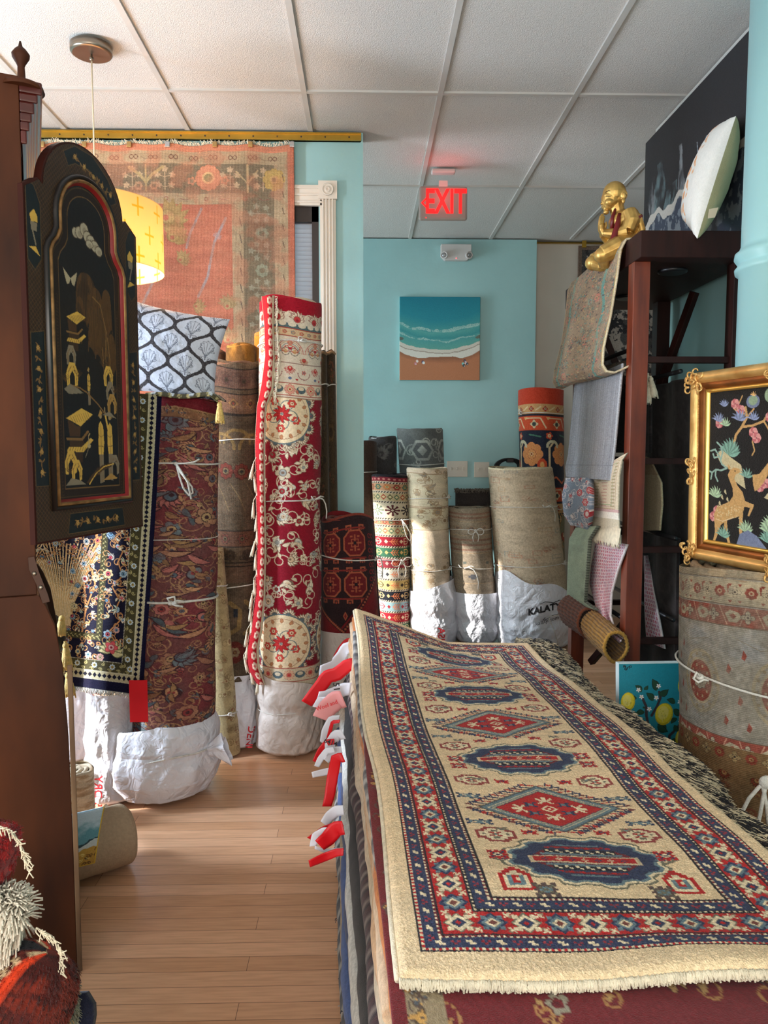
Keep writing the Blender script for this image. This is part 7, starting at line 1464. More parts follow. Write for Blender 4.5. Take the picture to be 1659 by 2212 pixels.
# ---------------------------------------------------------------- cream runner with medallions
def d_runner():
    W, H = 300, 812; k = W/280.; CRM = (230, 202, 162); RD = (180, 26, 26); NV = (46, 54, 84); TL = (104, 126, 134); GR_ = (112, 108, 90); WT = (232, 212, 176); BK = (30, 26, 34); MR = (112, 28, 36)
    cv = Cv(W, H, CRM, 1.5)
    e0, e1 = 13*k, 18*k                       # plain cream sides / ends
    def frame(d, c): cv.rect(e0+d, e1+d, W-e0-d, H-e1-d, c)
    def dots(d, c, st_=4):
        x0, y0, x1, y1 = e0+d, e1+d, W-e0-d, H-e1-d
        for y in np.arange(y0, y1, st_): cv.rect(x0, y, x0+1.6, y+2, c); cv.rect(x1-1.6, y, x1, y+2, c)
        for x in np.arange(x0, x1, st_): cv.rect(x, y0, x+2, y0+1.6, c); cv.rect(x, y1-1.6, x+2, y1, c)
    frame(0, BK); frame(1.5, RD); dots(1.6, WT); frame(3.6, NV)
    frame(12.5, MR); dots(12.6, WT); frame(14.6, BK); frame(16, RD)
    frame(38, BK); dots(39.4, WT); frame(41.2, NV); frame(51, MR); dots(51, WT, 4); frame(53, BK); frame(54.6, CRM)
    # guards: small s-motifs
    S_ = ["WW..", "W.W.", ".WWW", "...W"]
    def guard(d, seed):
        x0, y0, x1, y1 = e0+d, e1+d, W-e0-d, H-e1-d; R = random.Random(seed); n = int((y1-y0)/9.2)
        for i in range(n):
            y = y0+(i+.5)*(y1-y0)/n; c = (WT, (170, 40, 50), WT, TL)[i % 4 if i % 2 else 0]
            for x in (x0, x1): cv.stamp(["WW.", ".WW"] if i % 2 == 0 else ["R.R", ".R."], {'W': WT, 'R': (150, 44, 54)}, x, y, 2.0, tr=True)
        n = int((x1-x0)/9.2)
        for i in range(n):
            x = x0+(i+.5)*(x1-x0)/n
            for y in (y0, y1): cv.stamp(["WW.", ".WW"] if i % 2 == 0 else ["R.R", ".R."], {'W': WT, 'R': (150, 44, 54)}, x, y, 2.0)
    guard(8, 1); guard(46, 2)
    # main border: alternating rosettes with four corner leaves
    ROS = ["....GGG....", "..GGWWWGG..", ".GWWWWWWWG.", ".GWWNNNWWG.", "GWWNNRNNWWG", "GWWNRRRNWWG", "GWWNNRNNWWG", ".GWWNNNWWG.", ".GWWWWWWWG.", "..GGWWWGG..", "....GGG...."]
    ROT = ["....NNN....", "..NNTTTNN..", ".NTTTTTTTN.", ".NTTWWWTTN.", "NTTWRRRWTTN", "NTTWRNRWTTN", "NTTWRRRWTTN", ".NTTWWWTTN.", ".NTTTTTTTN.", "..NNTTTNN..", "....NNN...."]
    LF = ["W.WW", "WWW.", ".WWG", "W.GG"]
    pal = {'G': GR_, 'W': WT, 'N': NV, 'R': RD, 'T': TL}
    d = 27.2; x0, y0, x1, y1 = e0+d, e1+d, W-e0-d, H-e1-d
    def dia(x, y, r, c): cv.poly([(x-r, y), (x, y-r), (x+r, y), (x, y+r)], c)
    def strip(fix, a, b_, vert):
        n = int(round((b_-a)/21.5)); n += n % 2
        for i in range(n+1):
            p = a+i*(b_-a)/n; x, y = (fix, p) if vert else (p, fix)
            if i % 2 == 0:
                dia(x, y, 10.2, GR_); [cv.rect(x+dx*6-2, y+dy*6-2, x+dx*6+2, y+dy*6+2, WT) for dx in (-1, 1) for dy in (-1, 1)]; dia(x, y, 8.8, WT); dia(x, y, 5.2, NV); dia(x, y, 2.0, RD)
            else:
                dia(x, y, 10.2, NV); [cv.rect(x+dx*5.4-1.6, y+dy*5.4-1.6, x+dx*5.4+1.6, y+dy*5.4+1.6, TL) for dx in (-1, 1) for dy in (-1, 1)]; dia(x, y, 7.4, TL); dia(x, y, 5.0, WT); dia(x, y, 3.0, (120, 60, 50))
            if i < n:
                p += (b_-a)/n/2
                for s1 in (-1, 1): 
                    x, y = (fix+s1*7.4, p) if vert else (p, fix+s1*7.4); cv.stamp(LF, {'W': WT, 'G': (150, 120, 96)}, x, y, 1.35, fx=(s1 > 0), fy=(i % 2 == 0))
    for f_ in (x0, x1): strip(f_, y0, y1, True)
    for f_ in (y0, y1): strip(f_, x0, x1, False)
    cx = W/2.
    yn = lambda f_: H*(1-f_)
    meds = [.152, .262, .388, .512, .632, .748, .850]      # from the near end
    def blue(cy):
        a, b_ = 50*k, 31*k
        def lobed(sa, sb, c, st_=5):
            pts = []; N = 72
            for i in range(N):
                t = i/N*2*PI; rr = 1+.05*(1 if (i//3) % 2 else -1)+.10*abs(math.cos(t))**8; pts.append((cx+sa*rr*math.cos(t)*(abs(math.cos(t))**-.12 if abs(math.cos(t)) > .1 else 1), cy+sb*rr*math.sin(t)))
            cv.poly(pts, c)
        for s in (-1, 1): cv.poly([(cx+s*(a+20), cy), (cx+s*(a-6), cy-11), (cx+s*(a-6), cy+11)], GR_); cv.poly([(cx+s*(a+14), cy), (cx+s*(a-6), cy-7), (cx+s*(a-6), cy+7)], CRM)
        lobed(a+4, b_+4, GR_); lobed(a+1.5, b_+2, WT); lobed(a-1, b_-.5, TL); lobed(a-4, b_-3, NV); 
        cv.poly([(cx-a*.72, cy-6), (cx-a*.5, cy-15), (cx+a*.5, cy-15), (cx+a*.72, cy-6)], MR); cv.poly([(cx-a*.72, cy+6), (cx-a*.5, cy+15), (cx+a*.5, cy+15), (cx+a*.72, cy+6)], MR)
        for s in (-1, 1): cv.rect(cx-a*.52, cy+s*12-3.4, cx+a*.52, cy+s*12+3.4, (30, 30, 44)); cv.rect(cx-a*.6, cy+s*8.0-1.3, cx+a*.6, cy+s*8.0+1.3, TL); cv.rect(cx-a*.4, cy+s*19-1.4, cx+a*.4, cy+s*19+1.4, (130, 36, 44)); cv.rect(cx-a*.34, cy+s*22.5-.8, cx+a*.34, cy+s*22.5+.8, TL)
        for i in range(7):
            for s in (-1, 1): cv.stamp(["W.", ".W"], {'W': WT}, cx-24+i*8, cy+s*12, 2.4); cv.rect(cx-26+i*8, cy+s*18-1, cx-22+i*8, cy+s*18+1, RD)
        cv.rect(cx-a*.8, cy-5.5, cx+a*.8, cy+5.5, (206, 184, 150)); cv.rect(cx-a*.74, cy-3.6, cx+a*.74, cy+3.6, RD)
        for i in range(7): cv.stamp([".T.", "TWT", ".T."] if i % 2 else [".N.", "NWN", ".N."], {'T': WT, 'W': RD, 'N': NV}, cx-30+i*10, cy, 1.8)
        cv.line([(cx-a-12, cy), (cx-a+6, cy)], 1.4, NV); cv.line([(cx+a-6, cy), (cx+a+12, cy)], 1.4, NV)
    def red(cy):
        a, b_ = 60*k, 42*k
        # hooked fringe around the lozenge
        for i in range(12):
            t = (i+.3)/12.
            for sx in (-1, 1):
                for sy in (-1, 1):
                    x = cx+sx*a*t; y = cy+sy*b_*(1-t); c = (RD, NV, (120, 60, 56))[i % 3]
                    cv.line([(x, y), (x+sx*13, y+sy*1.5)], 1.8, c); cv.poly([(x+sx*9, y-2.5), (x+sx*16, y+sy*1), (x+sx*9, y+sy*4)], c); cv.line([(x+sx*7, y), (x+sx*9, y+sy*6)], 1.5, NV)
        def loz(s, c): cv.poly([(cx-a*s, cy), (cx, cy-b_*s), (cx+a*s, cy), (cx, cy+b_*s)], c)
        loz(1.0, GR_); loz(.965, NV); loz(.945, TL); loz(.86, (206, 192, 160)); loz(.83, TL); loz(.79, (190, 176, 140)); loz(.76, NV); loz(.735, RD)
        STAR = ["..WW..", "WW.WW.", ".WWWW.", "..WWWW", ".WW.WW", "..WW.."]
        cr_ = ["....WW....", ".W..WW..W.", ".WW.WW.WW.", "..WWWWWW..", "...WWWW...", "..WW..WW..", ".WW....WW."]
        cv.stamp(cr_, {'W': WT}, cx, cy-16, 1.8); cv.stamp(cr_, {'W': WT}, cx, cy+16, 1.8, fy=True)
        cl = [[r[i] for r in cr_] for i in range(10)]; 
        for s in (-1, 1):
            cv.stamp(cr_, {'W': WT}, cx+s*27, cy, 1.8, tr=True, fx=(s > 0)); cv.stamp(["NN..NN", ".NTTN.", ".NTTN.", "NN..NN"], {'N': NV, 'T': TL}, cx+s*15, cy-8, 2); cv.stamp(["NN..NN", ".NTTN.", ".NTTN.", "NN..NN"], {'N': NV, 'T': TL}, cx+s*15, cy+8, 2)
        cv.poly([(cx-8, cy), (cx, cy-7), (cx+8, cy), (cx, cy+7)], WT); cv.poly([(cx-5, cy), (cx, cy-4.5), (cx+5, cy), (cx, cy+4.5)], RD); cv.rect(cx-1.5, cy-1.5, cx+1.5, cy+1.5, WT)
    for i, f_ in enumerate(meds): (blue if i % 2 == 0 else red)(yn(f_))
    # small fillers, mirrored
    FL = ["...RRRRRR...", "..RRWWWWRR..", "RRRWWTTWWRRR", "RWWWRWWRWWWR", "RWTWWTTWWTWR", "RWWWRWWRWWWR", "RRRWWTTWWRRR", "..RRWWWWRR..", "...RRRRRR..."]
    RS = ["RR.RR.RR", "RNRRRRNR", ".RNWWNR.", "RRWNNWRR", ".RNWWNR.", "RNRRRRNR", "RR.RR.RR"]
    BL = ["NN....NN..NN", "NTTNTTTTNTTN", ".NTWWTTWWTN.", "NTTNTTTTNTTN", "NN....NN..NN"]
    BD = ["R..RR.R", "RRRNNRR", ".RNRRR.", "RR..RRR"]
    p2 = {'R': RD, 'W': WT, 'T': TL, 'N': NV}; fx_ = e0+56+21*1.0
    seq = [(.160, 'r'), (.200, 'f'), (.2265, 'b'), (.285, 'b'), (.326, 'f'), (.368, 'r'), (.392, 'r'), (.434, 'f'), (.474, 'b'), (.532, 'b'), (.572, 'f'), (.612, 'r'), (.634, 'r'), (.672, 'f'), (.708, 'b'), (.762, 'b'), (.800, 'f'), (.836, 'r')]
    for f_, t in seq:
        for s in (0, 1):
            x = fx_ if s == 0 else W-fx_; y = yn(f_)
            if t == 'f': cv.stamp(FL, {'R': (150, 60, 56), 'W': WT, 'T': GR_}, x, y, 2.7, fx=s); cv.stamp(["R.R", ".T.", "R.R"], p2, x, y, 2.2)
            elif t == 'r': cv.stamp(RS, p2, x+(-6 if s == 0 else 6), y, 1.9)
            else: cv.stamp(BL, p2, x+(-9 if s == 0 else 9), y, 1.9)
    for a_, b_ in zip(meds[:-1], meds[1:]):
        y = yn((a_+b_)/2)
        for s in (-1, 1): cv.stamp(BD, p2, cx+s*30, y, 2.0, fx=(s > 0)); cv.stamp(BD, {'R': (120, 110, 90), 'N': TL}, cx+s*52, y-4, 1.5, fx=(s > 0), fy=True)
    HS = ["...RR...", "..RRRR..", ".RRWWRR.", "RRWWWWRR", "RWTRRTWR", "RWTRWTWR", "RWTRRTWR", "RWTTTTWR", "RWWWWWWR", "RRRRRRRR"]
    for s in (0, 1):
        for f_, fl in ((.118, False), (.882, True)): cv.stamp(HS, p2, (e0+56+20) if s == 0 else W-(e0+56+20), yn(f_), 2.9, fy=fl)
        cv.stamp(RS, {'R': (90, 70, 66), 'W': TL, 'N': GR_}, cx+(-1, 1)[s]*42, yn(.101), 2.2); cv.stamp(RS, {'R': (90, 70, 66), 'W': TL, 'N': GR_}, cx+(-1, 1)[s]*42, yn(.899), 2.0)
    cv.abrash(.07, 4, .01, .12); cv.noise(13, 3); return cv
cvr = d_runner(); nv, nu = cvr.a.shape[:2]
YFR = 2.80
pFL, pFR = P(766, 1337, Y=YFR), P(1141, 1398, Y=YFR-.02); pNL, pNR = P(874, 2096, z=.640), P(1958, 2096, z=.640)
U, V = np.meshgrid(np.linspace(0, 1, nu), np.linspace(0, 1, nv))
X = (pFL[0]*(1-U)+pFR[0]*U)*(1-V)+(pNL[0]*(1-U)+pNR[0]*U)*V; Yy = (pFL[1]*(1-U)+pFR[1]*U)*(1-V)+(pNL[1]*(1-U)+pNR[1]*U)*V
X = X+.006*np.sin(V*11)*(1-2*U)*np.abs(1-2*U)**2-.012*np.sin(PI*V)*(U > .5)*0; Yy = Yy-.012*np.sin(U*5.2)*V**6
tz = np.vectorize(topz)(X, Yy)
nn_ = np.random.RandomState(3).rand(nv, nu); Z = tz+.0045+(nn_-.5)*.0020+.006*fbm(X*6, Yy*6, 4)+.010*np.exp(-((U-.62)/.2)**2)*np.exp(-((V-.985)/.03)**2)
edge = np.minimum(np.minimum(U*nu, (1-U)*nu), np.minimum(V*nv, (1-V)*nv)); Z = Z-.006*np.clip(1-edge/8., 0, 1)**2
trn = thing('runner_rug', 'cream runner with red and blue medallions lying on top of the pile', 'rug', (float(X.mean()), float(Yy.mean()), .63))
o = obj('rug_body', grid_mesh('rug_body', np.stack([X, Yy, Z+.004], -1), cvr.a), M_RUG, trn); solid(o, .011, -1)
rs = random.Random(11); q = MB()
for k in range(900):
    j = int(k/899*(nu-1)); p = Vector((X[-1, j], Yy[-1, j]+.001, Z[-1, j]+.003)); q.tube([p, p+Vector((rs.uniform(-.002, .002), -.004, -.003)), p+Vector((rs.uniform(-.003, .003), -rs.uniform(.005, .008), -rs.uniform(.008, .013)))], .0015, 4, col=(206, 190, 160))
for k in range(300):
    j = int(k/299*(nu-1)); p = Vector((X[0, j], Yy[0, j], Z[0, j]-.001)); q.tube([p, p+Vector((rs.uniform(-.003, .003), .006, .002))], .0012, 4, col=(214, 204, 184))
q.build('fringe', M_FRINGE, trn)
q = MB(); pts = [(X[i, 0]-.002, Yy[i, 0], Z[i, 0]-.004) for i in range(0, nv, 6)]; q.tube(pts, .0052, 7); q.build('selvage', M_FRINGE, trn); fin(trn)
# ---------------------------------------------------------------- shaggy black and cream rug along the right side
n1, n2 = 260, 60; G = np.zeros((n1, n2, 3)); C = np.zeros((n1, n2, 3)); rsx = np.random.RandomState(5)
for i in range(n1):
    for j in range(n2):
        u = j/(n2-1); v = i/(n1-1); y = 2.92-1.75*v; rx = (pFR[0]*(1-min(1, (2.78-y)/1.9))+pNR[0]*min(1, max(0, (2.78-y)/1.9)))-.06
        w_ = .215+.02*math.sin(v*14)+.015*math.sin(v*31); x = rx+w_*u; z = topz(min(x, .6), min(y, 2.85))-.004-.02*u-.22*max(0, u-.35)**2; G[i, j] = (x, y, z)
Gd = fbm(G[..., 0]*60+G[..., 1]*9, G[..., 1]*60, 3, 3); mk = fbm(G[..., 0]*70+G[..., 1]*50, G[..., 1]*120+G[..., 0]*20, 6, 3) > -.02
C[:] = (200, 186, 156); C[mk] = (34, 32, 36); C = C*(1+.2*(rsx.rand(n1, n2, 1)-.5)); G[..., 2] += .008*Gd
tsh = thing('shaggy_rug', 'black and cream shaggy rug sticking out along the right side of the runner', 'rug', (.6, 2.0, .55)); o = obj('rug_body', grid_mesh('rug_body', G, C), M_RUG, tsh); solid(o, .014, -1)
R = random.Random(6); NS = 22000; vs = np.zeros((NS, 6, 3), np.float32); cs2 = np.zeros((NS, 6, 3), np.float32); F = []
for k in range(NS):
    i = R.randrange(n1); j = min(n2-1, int(R.triangular(4, n2, n2-4))); p = G[i, j]; c = C[i, j]
    d = np.array([R.uniform(.006, .024), -R.uniform(.010, .036), R.uniform(-.006, .008)]); w_ = np.array([.0009, .0009, 0.])
    pts = [p, p+d*.5+np.array([0, 0, .004]), p+d]
    for m_, pp in enumerate(pts): vs[k, 2*m_] = pp-w_*(1-.3*m_); vs[k, 2*m_+1] = pp+w_*(1-.3*m_)+np.array([0, 0, .0008])
    cs2[k] = c
me = bpy.data.meshes.new('pile_tufts'); base_ = np.arange(NS)[:, None]*6; F = np.concatenate([base_+np.array([[0, 1, 3, 2]]), base_+np.array([[2, 3, 5, 4]])], 0).astype(np.int32)
me.vertices.add(NS*6); me.vertices.foreach_set('co', vs.ravel()); me.loops.add(len(F)*4); me.loops.foreach_set('vertex_index', F.ravel()); me.polygons.add(len(F)); me.polygons.foreach_set('loop_start', (np.arange(len(F))*4).astype(np.int32)); me.update(calc_edges=True); setcol(me, cs2)
o = obj('pile_tufts', me, M_RUG, tsh); o['kind'] = 'stuff'; fin(tsh)
# ---------------------------------------------------------------- price tags and ribbons on the left side of the pile
M_RIB = mat('red_ribbon', (226, 22, 34), .45, var=.05, trans=.25); M_TAGW = mat('white_paper_tag', (232, 232, 240), .6, var=.02, trans=.25); M_TAGP = mat('pink_paper_tag', (226, 150, 150), .7, var=.03)
def tagstrip(name, label, pts, w_, m, Y, grp, curl=.01, th=.0012, writing=None, d=0):
    """pts: pixel centre line; w_: width in pixels; Y: depth"""
    pts = [(pts[0][0]+16, pts[0][1]-2)]+list(pts); A = interp_px(pts, 16); G = np.zeros((16, 6, 3))
    for i in range(16):
        t_ = A[min(15, i+1)]-A[max(0, i-1)]; nrm = np.array([-t_[1], t_[0]])/max(1e-6, np.hypot(*t_)); tw_ = (len(label)*7 % 11-5)*.09; nrm = nrm+tw_*np.array([nrm[1], -nrm[0]])
        for j in range(6): s = (j/5-.5)*w_*(.70+.30*math.sin(.6+i/15*2.2)); p = A[i]+nrm*s; G[i, j] = P(p[0], p[1], Y=Y+curl*math.sin(i/15*4+s*.03)+d*i/15.)
    t = thing(name, label, 'tag', tuple(G[0, 3]), grp); o = obj('tag_body', grid_mesh('tag_body', G), m, t); solid(o, th)
    if writing:
        s, col, (wx, wy), sz, ang = writing; ca, sa = math.cos(ang), math.sin(ang)
        text_mesh('handwriting', s, lambda x, y, z: tuple(P(wx+(x*ca+y*sa)*1000, wy+(x*sa-y*ca)*1000, Y=Y-.030)), col, t, size=sz, res=2, bold=.0003)
    return fin(t)
GT = 'red ribbons and white tags on the pile'
yt = lambda y: 1.663*1000*(.76+.12*(y-1400)/460.)/(y-973)        # depth of the pile side at this height in the photo
T_ = [('ribbon_tag', 'dark red ribbon tag at the far top of the pile, beside the big pale label', [(752, 1390), (740, 1405), (728, 1422)], 24, M_RIB, 1405, None),
 ('price_tag', 'large white curled tag, topmost on the side of the pile', [(748, 1400), (738, 1418), (720, 1440), (690, 1449)], 26, M_TAGW, 1430, None),
 ('ribbon_tag', 'broad red ribbon fanning out under the topmost white tag', [(752, 1436), (728, 1456), (706, 1462), (696, 1478), (662, 1520)], 30, M_RIB, 1470, None),
 ('price_tag', 'white folded tag numbered 6/9115 beside the broad red ribbon', [(742, 1490), (722, 1500), (702, 1506), (686, 1506)], 30, M_TAGW, 1500, ('51169', M_BLACKINK, (728, 1498), .019, 1.45)),
 ('price_tag', 'pink tag with handwriting and a red cross below the numbered tag', [(726, 1512), (708, 1530), (692, 1552)], 42, M_TAGP, 1530, ('Wool and', M_REDINK, (706, 1524), .012, -.35)),
 ('price_tag', 'small white tag edge peeking out left of the pink tag', [(690, 1512), (680, 1528)], 12, M_TAGW, 1520, None),
 ('price_tag', 'white tag hanging just below the pink one', [(716, 1556), (704, 1580), (698, 1606)], 20, M_TAGW, 1580, None),
 ('ribbon_tag', 'narrow red ribbon hanging below the pink tag', [(718, 1560), (710, 1590), (704, 1612)], 8, M_RIB, 1590, None),
 ('price_tag', 'white tag numbered 6414 in the middle of the side of the pile', [(726, 1588), (714, 1606), (712, 1634)], 24, M_TAGW, 1610, ('6414', M_BLACKINK, (714, 1604), .015, .3)),
 ('ribbon_tag', 'red ribbon left of the tag numbered 6414, bending left', [(706, 1604), (692, 1622), (680, 1646)], 14, M_RIB, 1620, None),
 ('price_tag', 'narrow white tag under the bending red ribbon', [(706, 1622), (692, 1640), (684, 1656)], 14, M_TAGW, 1640, None),
 ('price_tag', 'white tag pointing down just above the level one', [(722, 1622), (712, 1636), (704, 1644)], 18, M_TAGW, 1630, None),
 ('price_tag', 'white tag held out level to the left over the floor', [(722, 1664), (700, 1668), (674, 1674)], 15, M_TAGW, 1670, None),
 ('ribbon_tag', 'long wide red ribbon hanging straight down', [(726, 1638), (718, 1680), (712, 1720), (706, 1742)], 24, M_RIB, 1690, None),
 ('price_tag', 'white tag below the long wide red ribbon', [(726, 1752), (712, 1764), (700, 1780)], 24, M_TAGW, 1765, None),
 ('ribbon_tag', 'upper red ribbon of the lowest bunch', [(724, 1782), (700, 1790), (668, 1812)], 12, M_RIB, 1790, None),
 ('price_tag', 'white tag tucked among the lowest bunch of ribbons', [(700, 1796), (682, 1806), (676, 1828)], 18, M_TAGW, 1810, None),
 ('ribbon_tag', 'broad crumpled red ribbon in the middle of the lowest bunch', [(726, 1790), (708, 1812), (690, 1826)], 34, M_RIB, 1810, None),
 ('price_tag', 'slim white tag above the lowest red ribbon', [(726, 1836), (700, 1838), (680, 1830)], 8, M_TAGW, 1830, None),
 ('ribbon_tag', 'lowest red ribbon of all, held out to the left', [(726, 1842), (700, 1852), (668, 1866)], 18, M_RIB, 1850, None)]
for i, (nm, lab, pts, w_, m, yy_, wr) in enumerate(T_): tagstrip(nm, lab, pts, w_, m, yt(yy_)-.012*(i % 3), GT, writing=wr)
# loose red tag on the big roll by the embroidered cloth
q = MB(); a = P(281, 1560, Y=2.70); b_ = P(318, 1469, Y=2.70); q.box(((a[0]+b_[0])/2, 2.70, (a[2]+b_[2])/2), (b_[0]-a[0], .0015, b_[2]-a[2])); o = q.build('red_label', M_RIB); tag(o, 'plain red rectangular label hanging below the hem of the embroidered cloth', 'tag')
# ================================================================== SECRETARY CABINET WITH LACQUERED DOOR
M_WAL = mat('reddish_walnut_veneer', (92, 48, 24), .6, var=.3, nscale=3, stretch=(2, 2, .7), c2=(48, 24, 14), spec=.2)
M_OLDW = mat('old_carcass_wood', (150, 118, 86), .7, var=.3, nscale=5, stretch=(6, 6, .6), c2=(84, 58, 40))
ang = math.radians(23); dF = Vector((-math.sin(ang), math.cos(ang), 0)); dS = Vector((-math.cos(ang), -math.sin(ang), 0)); C0 = Vector((float(P(66, 900, Y=1.87)[0]), 1.87, 0))
def CB(a, b_, z): return C0+dF*a+dS*b_+Vector((0, 0, z))           # along front, into depth, height
def cbox(q, a0, a1, b0, b1, z0, z1): q.add([CB(a, b_, z) for z in (z0, z1) for b_ in (b0, b1) for a in (a0, a1)], [(0, 2, 3, 1), (4, 5, 7, 6), (0, 1, 5, 4), (2, 6, 7, 3), (0, 4, 6, 2), (1, 3, 7, 5)])
tcb = thing('secretary_cabinet', 'tall reddish walnut secretary cabinet at the left edge with its lacquered door ajar', 'cabinet', tuple(C0))
def cb(name, q, m, bevel=.002): o = q.build(name, m, tcb, bevel=bevel, fixn=True); o.location = Vector(o.location)-tcb.location; return o
zt_c = float(P(30, 163, Y=1.87)[2]); zl = .98
q = MB(); cbox(q, 0, .022, .0, .36, zl, zt_c); cb('side_panel', q, M_WAL)
q = MB(); cbox(q, .54, .562, .0, .36, zl, zt_c); cb('side_panel', q, M_WAL)
q = MB(); cbox(q, 0, .562, .34, .36, zl, zt_c); cb('back_panel', q, M_WAL)
for zz in (zl, 1.4, 1.75, 2.1, zt_c-.02): q = MB(); cbox(q, .022, .54, .02, .34, zz, zz+.02); cb('shelf', q, M_DARKW)
q = MB()
for (o_, z0, z1) in ((.008, zt_c-.15, zt_c-.12), (.014, zt_c-.12, zt_c-.10), (.020, zt_c-.10, zt_c-.08), (.026, zt_c-.08, zt_c-.055), (.034, zt_c-.055, zt_c-.035), (.044, zt_c-.035, zt_c-.006)): cbox(q, .0, .57, -o_-.006, .0, z0, z1)
cb('cornice', q, mat('polished_mahogany_moulding', (84, 26, 20), .35, var=.25, nscale=7, coat=.3), .004)
q = MB(); fc = P(30, 160, Y=1.86); q.lathe((fc[0], 1.90, fc[2]-.02), [(.05, 0), (.046, .012), (.02, .020), (.009, .03), (.008, .055), (.010, .060), (.019, .075), (.020, .083), (.012, .094), (.005, .100), (.002, .112)], 24); cb('finial', q, M_WAL, 0)
# lower desk with its curved shoulder
zs = [(0.003, .062), (.30, .062), (.62, .060), (.80, .052), (.90, .038), (.955, .018), (zl, .004)]
for a0, a1 in ((-.01, .022), (.55, .572)):
    q = MB(); pts = [(-b_, z) for z, b_ in zs]+[(.44, zl), (.44, .003)]; q.prism(pts, lambda x, y, d: tuple(CB(d, x, y)), a0, a1); cb('desk_side', q, M_WAL)
q = MB(); cbox(q, .022, .55, -.05, .42, .08, .74); cb('desk_body', q, M_WAL); q = MB()
q.add([CB(a, b_, z) for a in (.022, .55) for b_, z in ((-.05, .74), (-.004, .97), (.02, .97), (-.03, .74))], [(0, 1, 5, 4), (1, 2, 6, 5), (2, 3, 7, 6), (0, 4, 7, 3), (0, 3, 2, 1), (4, 5, 6, 7)]); cb('fall_front', q, M_WAL)
q = MB(); cbox(q, -.014, -.002, -.074, -.062, .003, .80); cb('edge_strip', q, M_OLDW)
def pc_(px, py, d=0): return P(px, py, Y=1.855)
q = MB(); q.prism([(60, 1204), (74, 1202), (84, 1235), (104, 1285), (108, 1300), (92, 1304), (78, 1262), (62, 1230)], lambda x, y, d: tuple(P(x, y, Y=1.862-d)), 0, .006); br_ = cb('iron_bracket', q, mat('rusty_iron', (72, 46, 34), .6, metal=.4), .001)
for (x, y) in ((74, 1239), (88, 1269)):
    q = MB(); q.lathe((0, 0, 0), [(.006, 0), (.005, .003), (.001, .004)], 14, M=Matrix.Translation(P(x, y, Y=1.856)) @ Matrix.Rotation(PI/2, 4, 'X')); o = q.build('screw', M_STEEL, br_)
# door: painted front seen from outside, hinged at the near corner
def d_field(W, H):      # painted chinoiserie field; zoom coordinates -> unit box handled by caller
    return None
HX, HY = C0.x+.004, 1.862
dD = Vector((float(P(303, 900, Y=2.315)[0])-HX, 2.315-HY, 0)); DW = dD.length; dD.normalize(); nD = Vector((dD.y, -dD.x, 0))    # towards the viewer/right
zb_d = float(P(86, 1177, Y=1.865)[2]); z_sh = float(P(66, 386, Y=1.87)[2]); DHt = z_sh-zb_d
AR = .155      # rise of the arch over the shoulders
def DP(x, y, d): """door space: x 0..DW from the hinge, y from the bottom""" ; return Vector((HX, HY, zb_d))+dD*x+Vector((0, 0, y))+nD*d
def outline(ins=0, n=26):
    W_ = DW; sh = DHt-.012; rr = W_*.36-ins; cxd = W_*.5; top = DHt+AR-ins
    pts = [(ins, ins), (W_-ins, ins), (W_-ins, sh-ins)]
    pts += [(cxd+rr+.014, sh+.03-ins*.6)]
    for i in range(n+1): a = i/n*PI; pts.append((cxd+rr*math.cos(a), sh+.02+(top-sh-.02)*math.sin(a)))
    pts += [(cxd-rr-.014, sh+.03-ins*.6), (ins, sh-ins)]
    return pts
q = MB(); q.prism(outline(0), lambda x, y, d: tuple(DP(x, y, d)), -.022, 0); dr = cb('door', q, mat('red_brown_door_edge', (62, 28, 22), .5, spec=.2), .0)
# painted surround (colour attribute) and inner panel
def scene_cv():
    k = .5; W, H = 590, 1110; cv = Cv(W, H, (24, 22, 22))      # drawn over the whole door rectangle; 1 cell ~ 0.8 mm
    return cv
PXM = 1200.0   # cells per metre
Wd, Hd = int(DW*PXM), int((DHt+AR)*PXM)
cvd2 = Cv(Wd, Hd, (20, 22, 24))
G1 = (168, 128, 66); G2 = (206, 164, 74); G3 = (122, 90, 50); DK = (22, 22, 24); GY = (128, 116, 96); RDl = (110, 20, 22)
yy, xx = np.mgrid[0:Hd, 0:Wd]
lat = (((xx+yy) % 15) < 2) | (((xx-yy) % 15) < 2); lt = np.zeros((Hd, Wd, 3)); lt[:] = (46, 34, 26); lt[lat] = (86, 62, 38); cvd2.a[:] = lt
def dpt(x, y): return (x*Wd, y*Hd)       # unit coordinates, y down
# reserves on the surround
sh_y = 1-(DHt/(DHt+AR))
def reserve(pts): cv_ = cvd2; cv_.poly([dpt(*p) for p in pts], (18, 30, 34)); cv_.line([dpt(*p) for p in pts]+[dpt(*pts[0])], 2, (96, 74, 44))
reserve([(.02, .50), (.12, .49), (.12, .86), (.02, .86)]); reserve([(.88, .50), (.98, .49), (.98, .86), (.88, .86)]); reserve([(.28, .935), (.78, .935), (.80, .985), (.26, .985)])
reserve([(.02, sh_y+.0), (.08, sh_y+.005), (.12, sh_y+.04), (.12, sh_y+.17), (.07, sh_y+.20), (.02, sh_y+.18)]); reserve([(.98, sh_y+.0), (.92, sh_y+.005), (.88, sh_y+.04), (.88, sh_y+.17), (.93, sh_y+.20), (.98, sh_y+.18)])
reserve([(.32, .04), (.42, .012), (.58, .012), (.72, .05), (.80, .10), (.74, .115), (.66, .075), (.54, .052), (.42, .055), (.36, .07)])
R = random.Random(7)
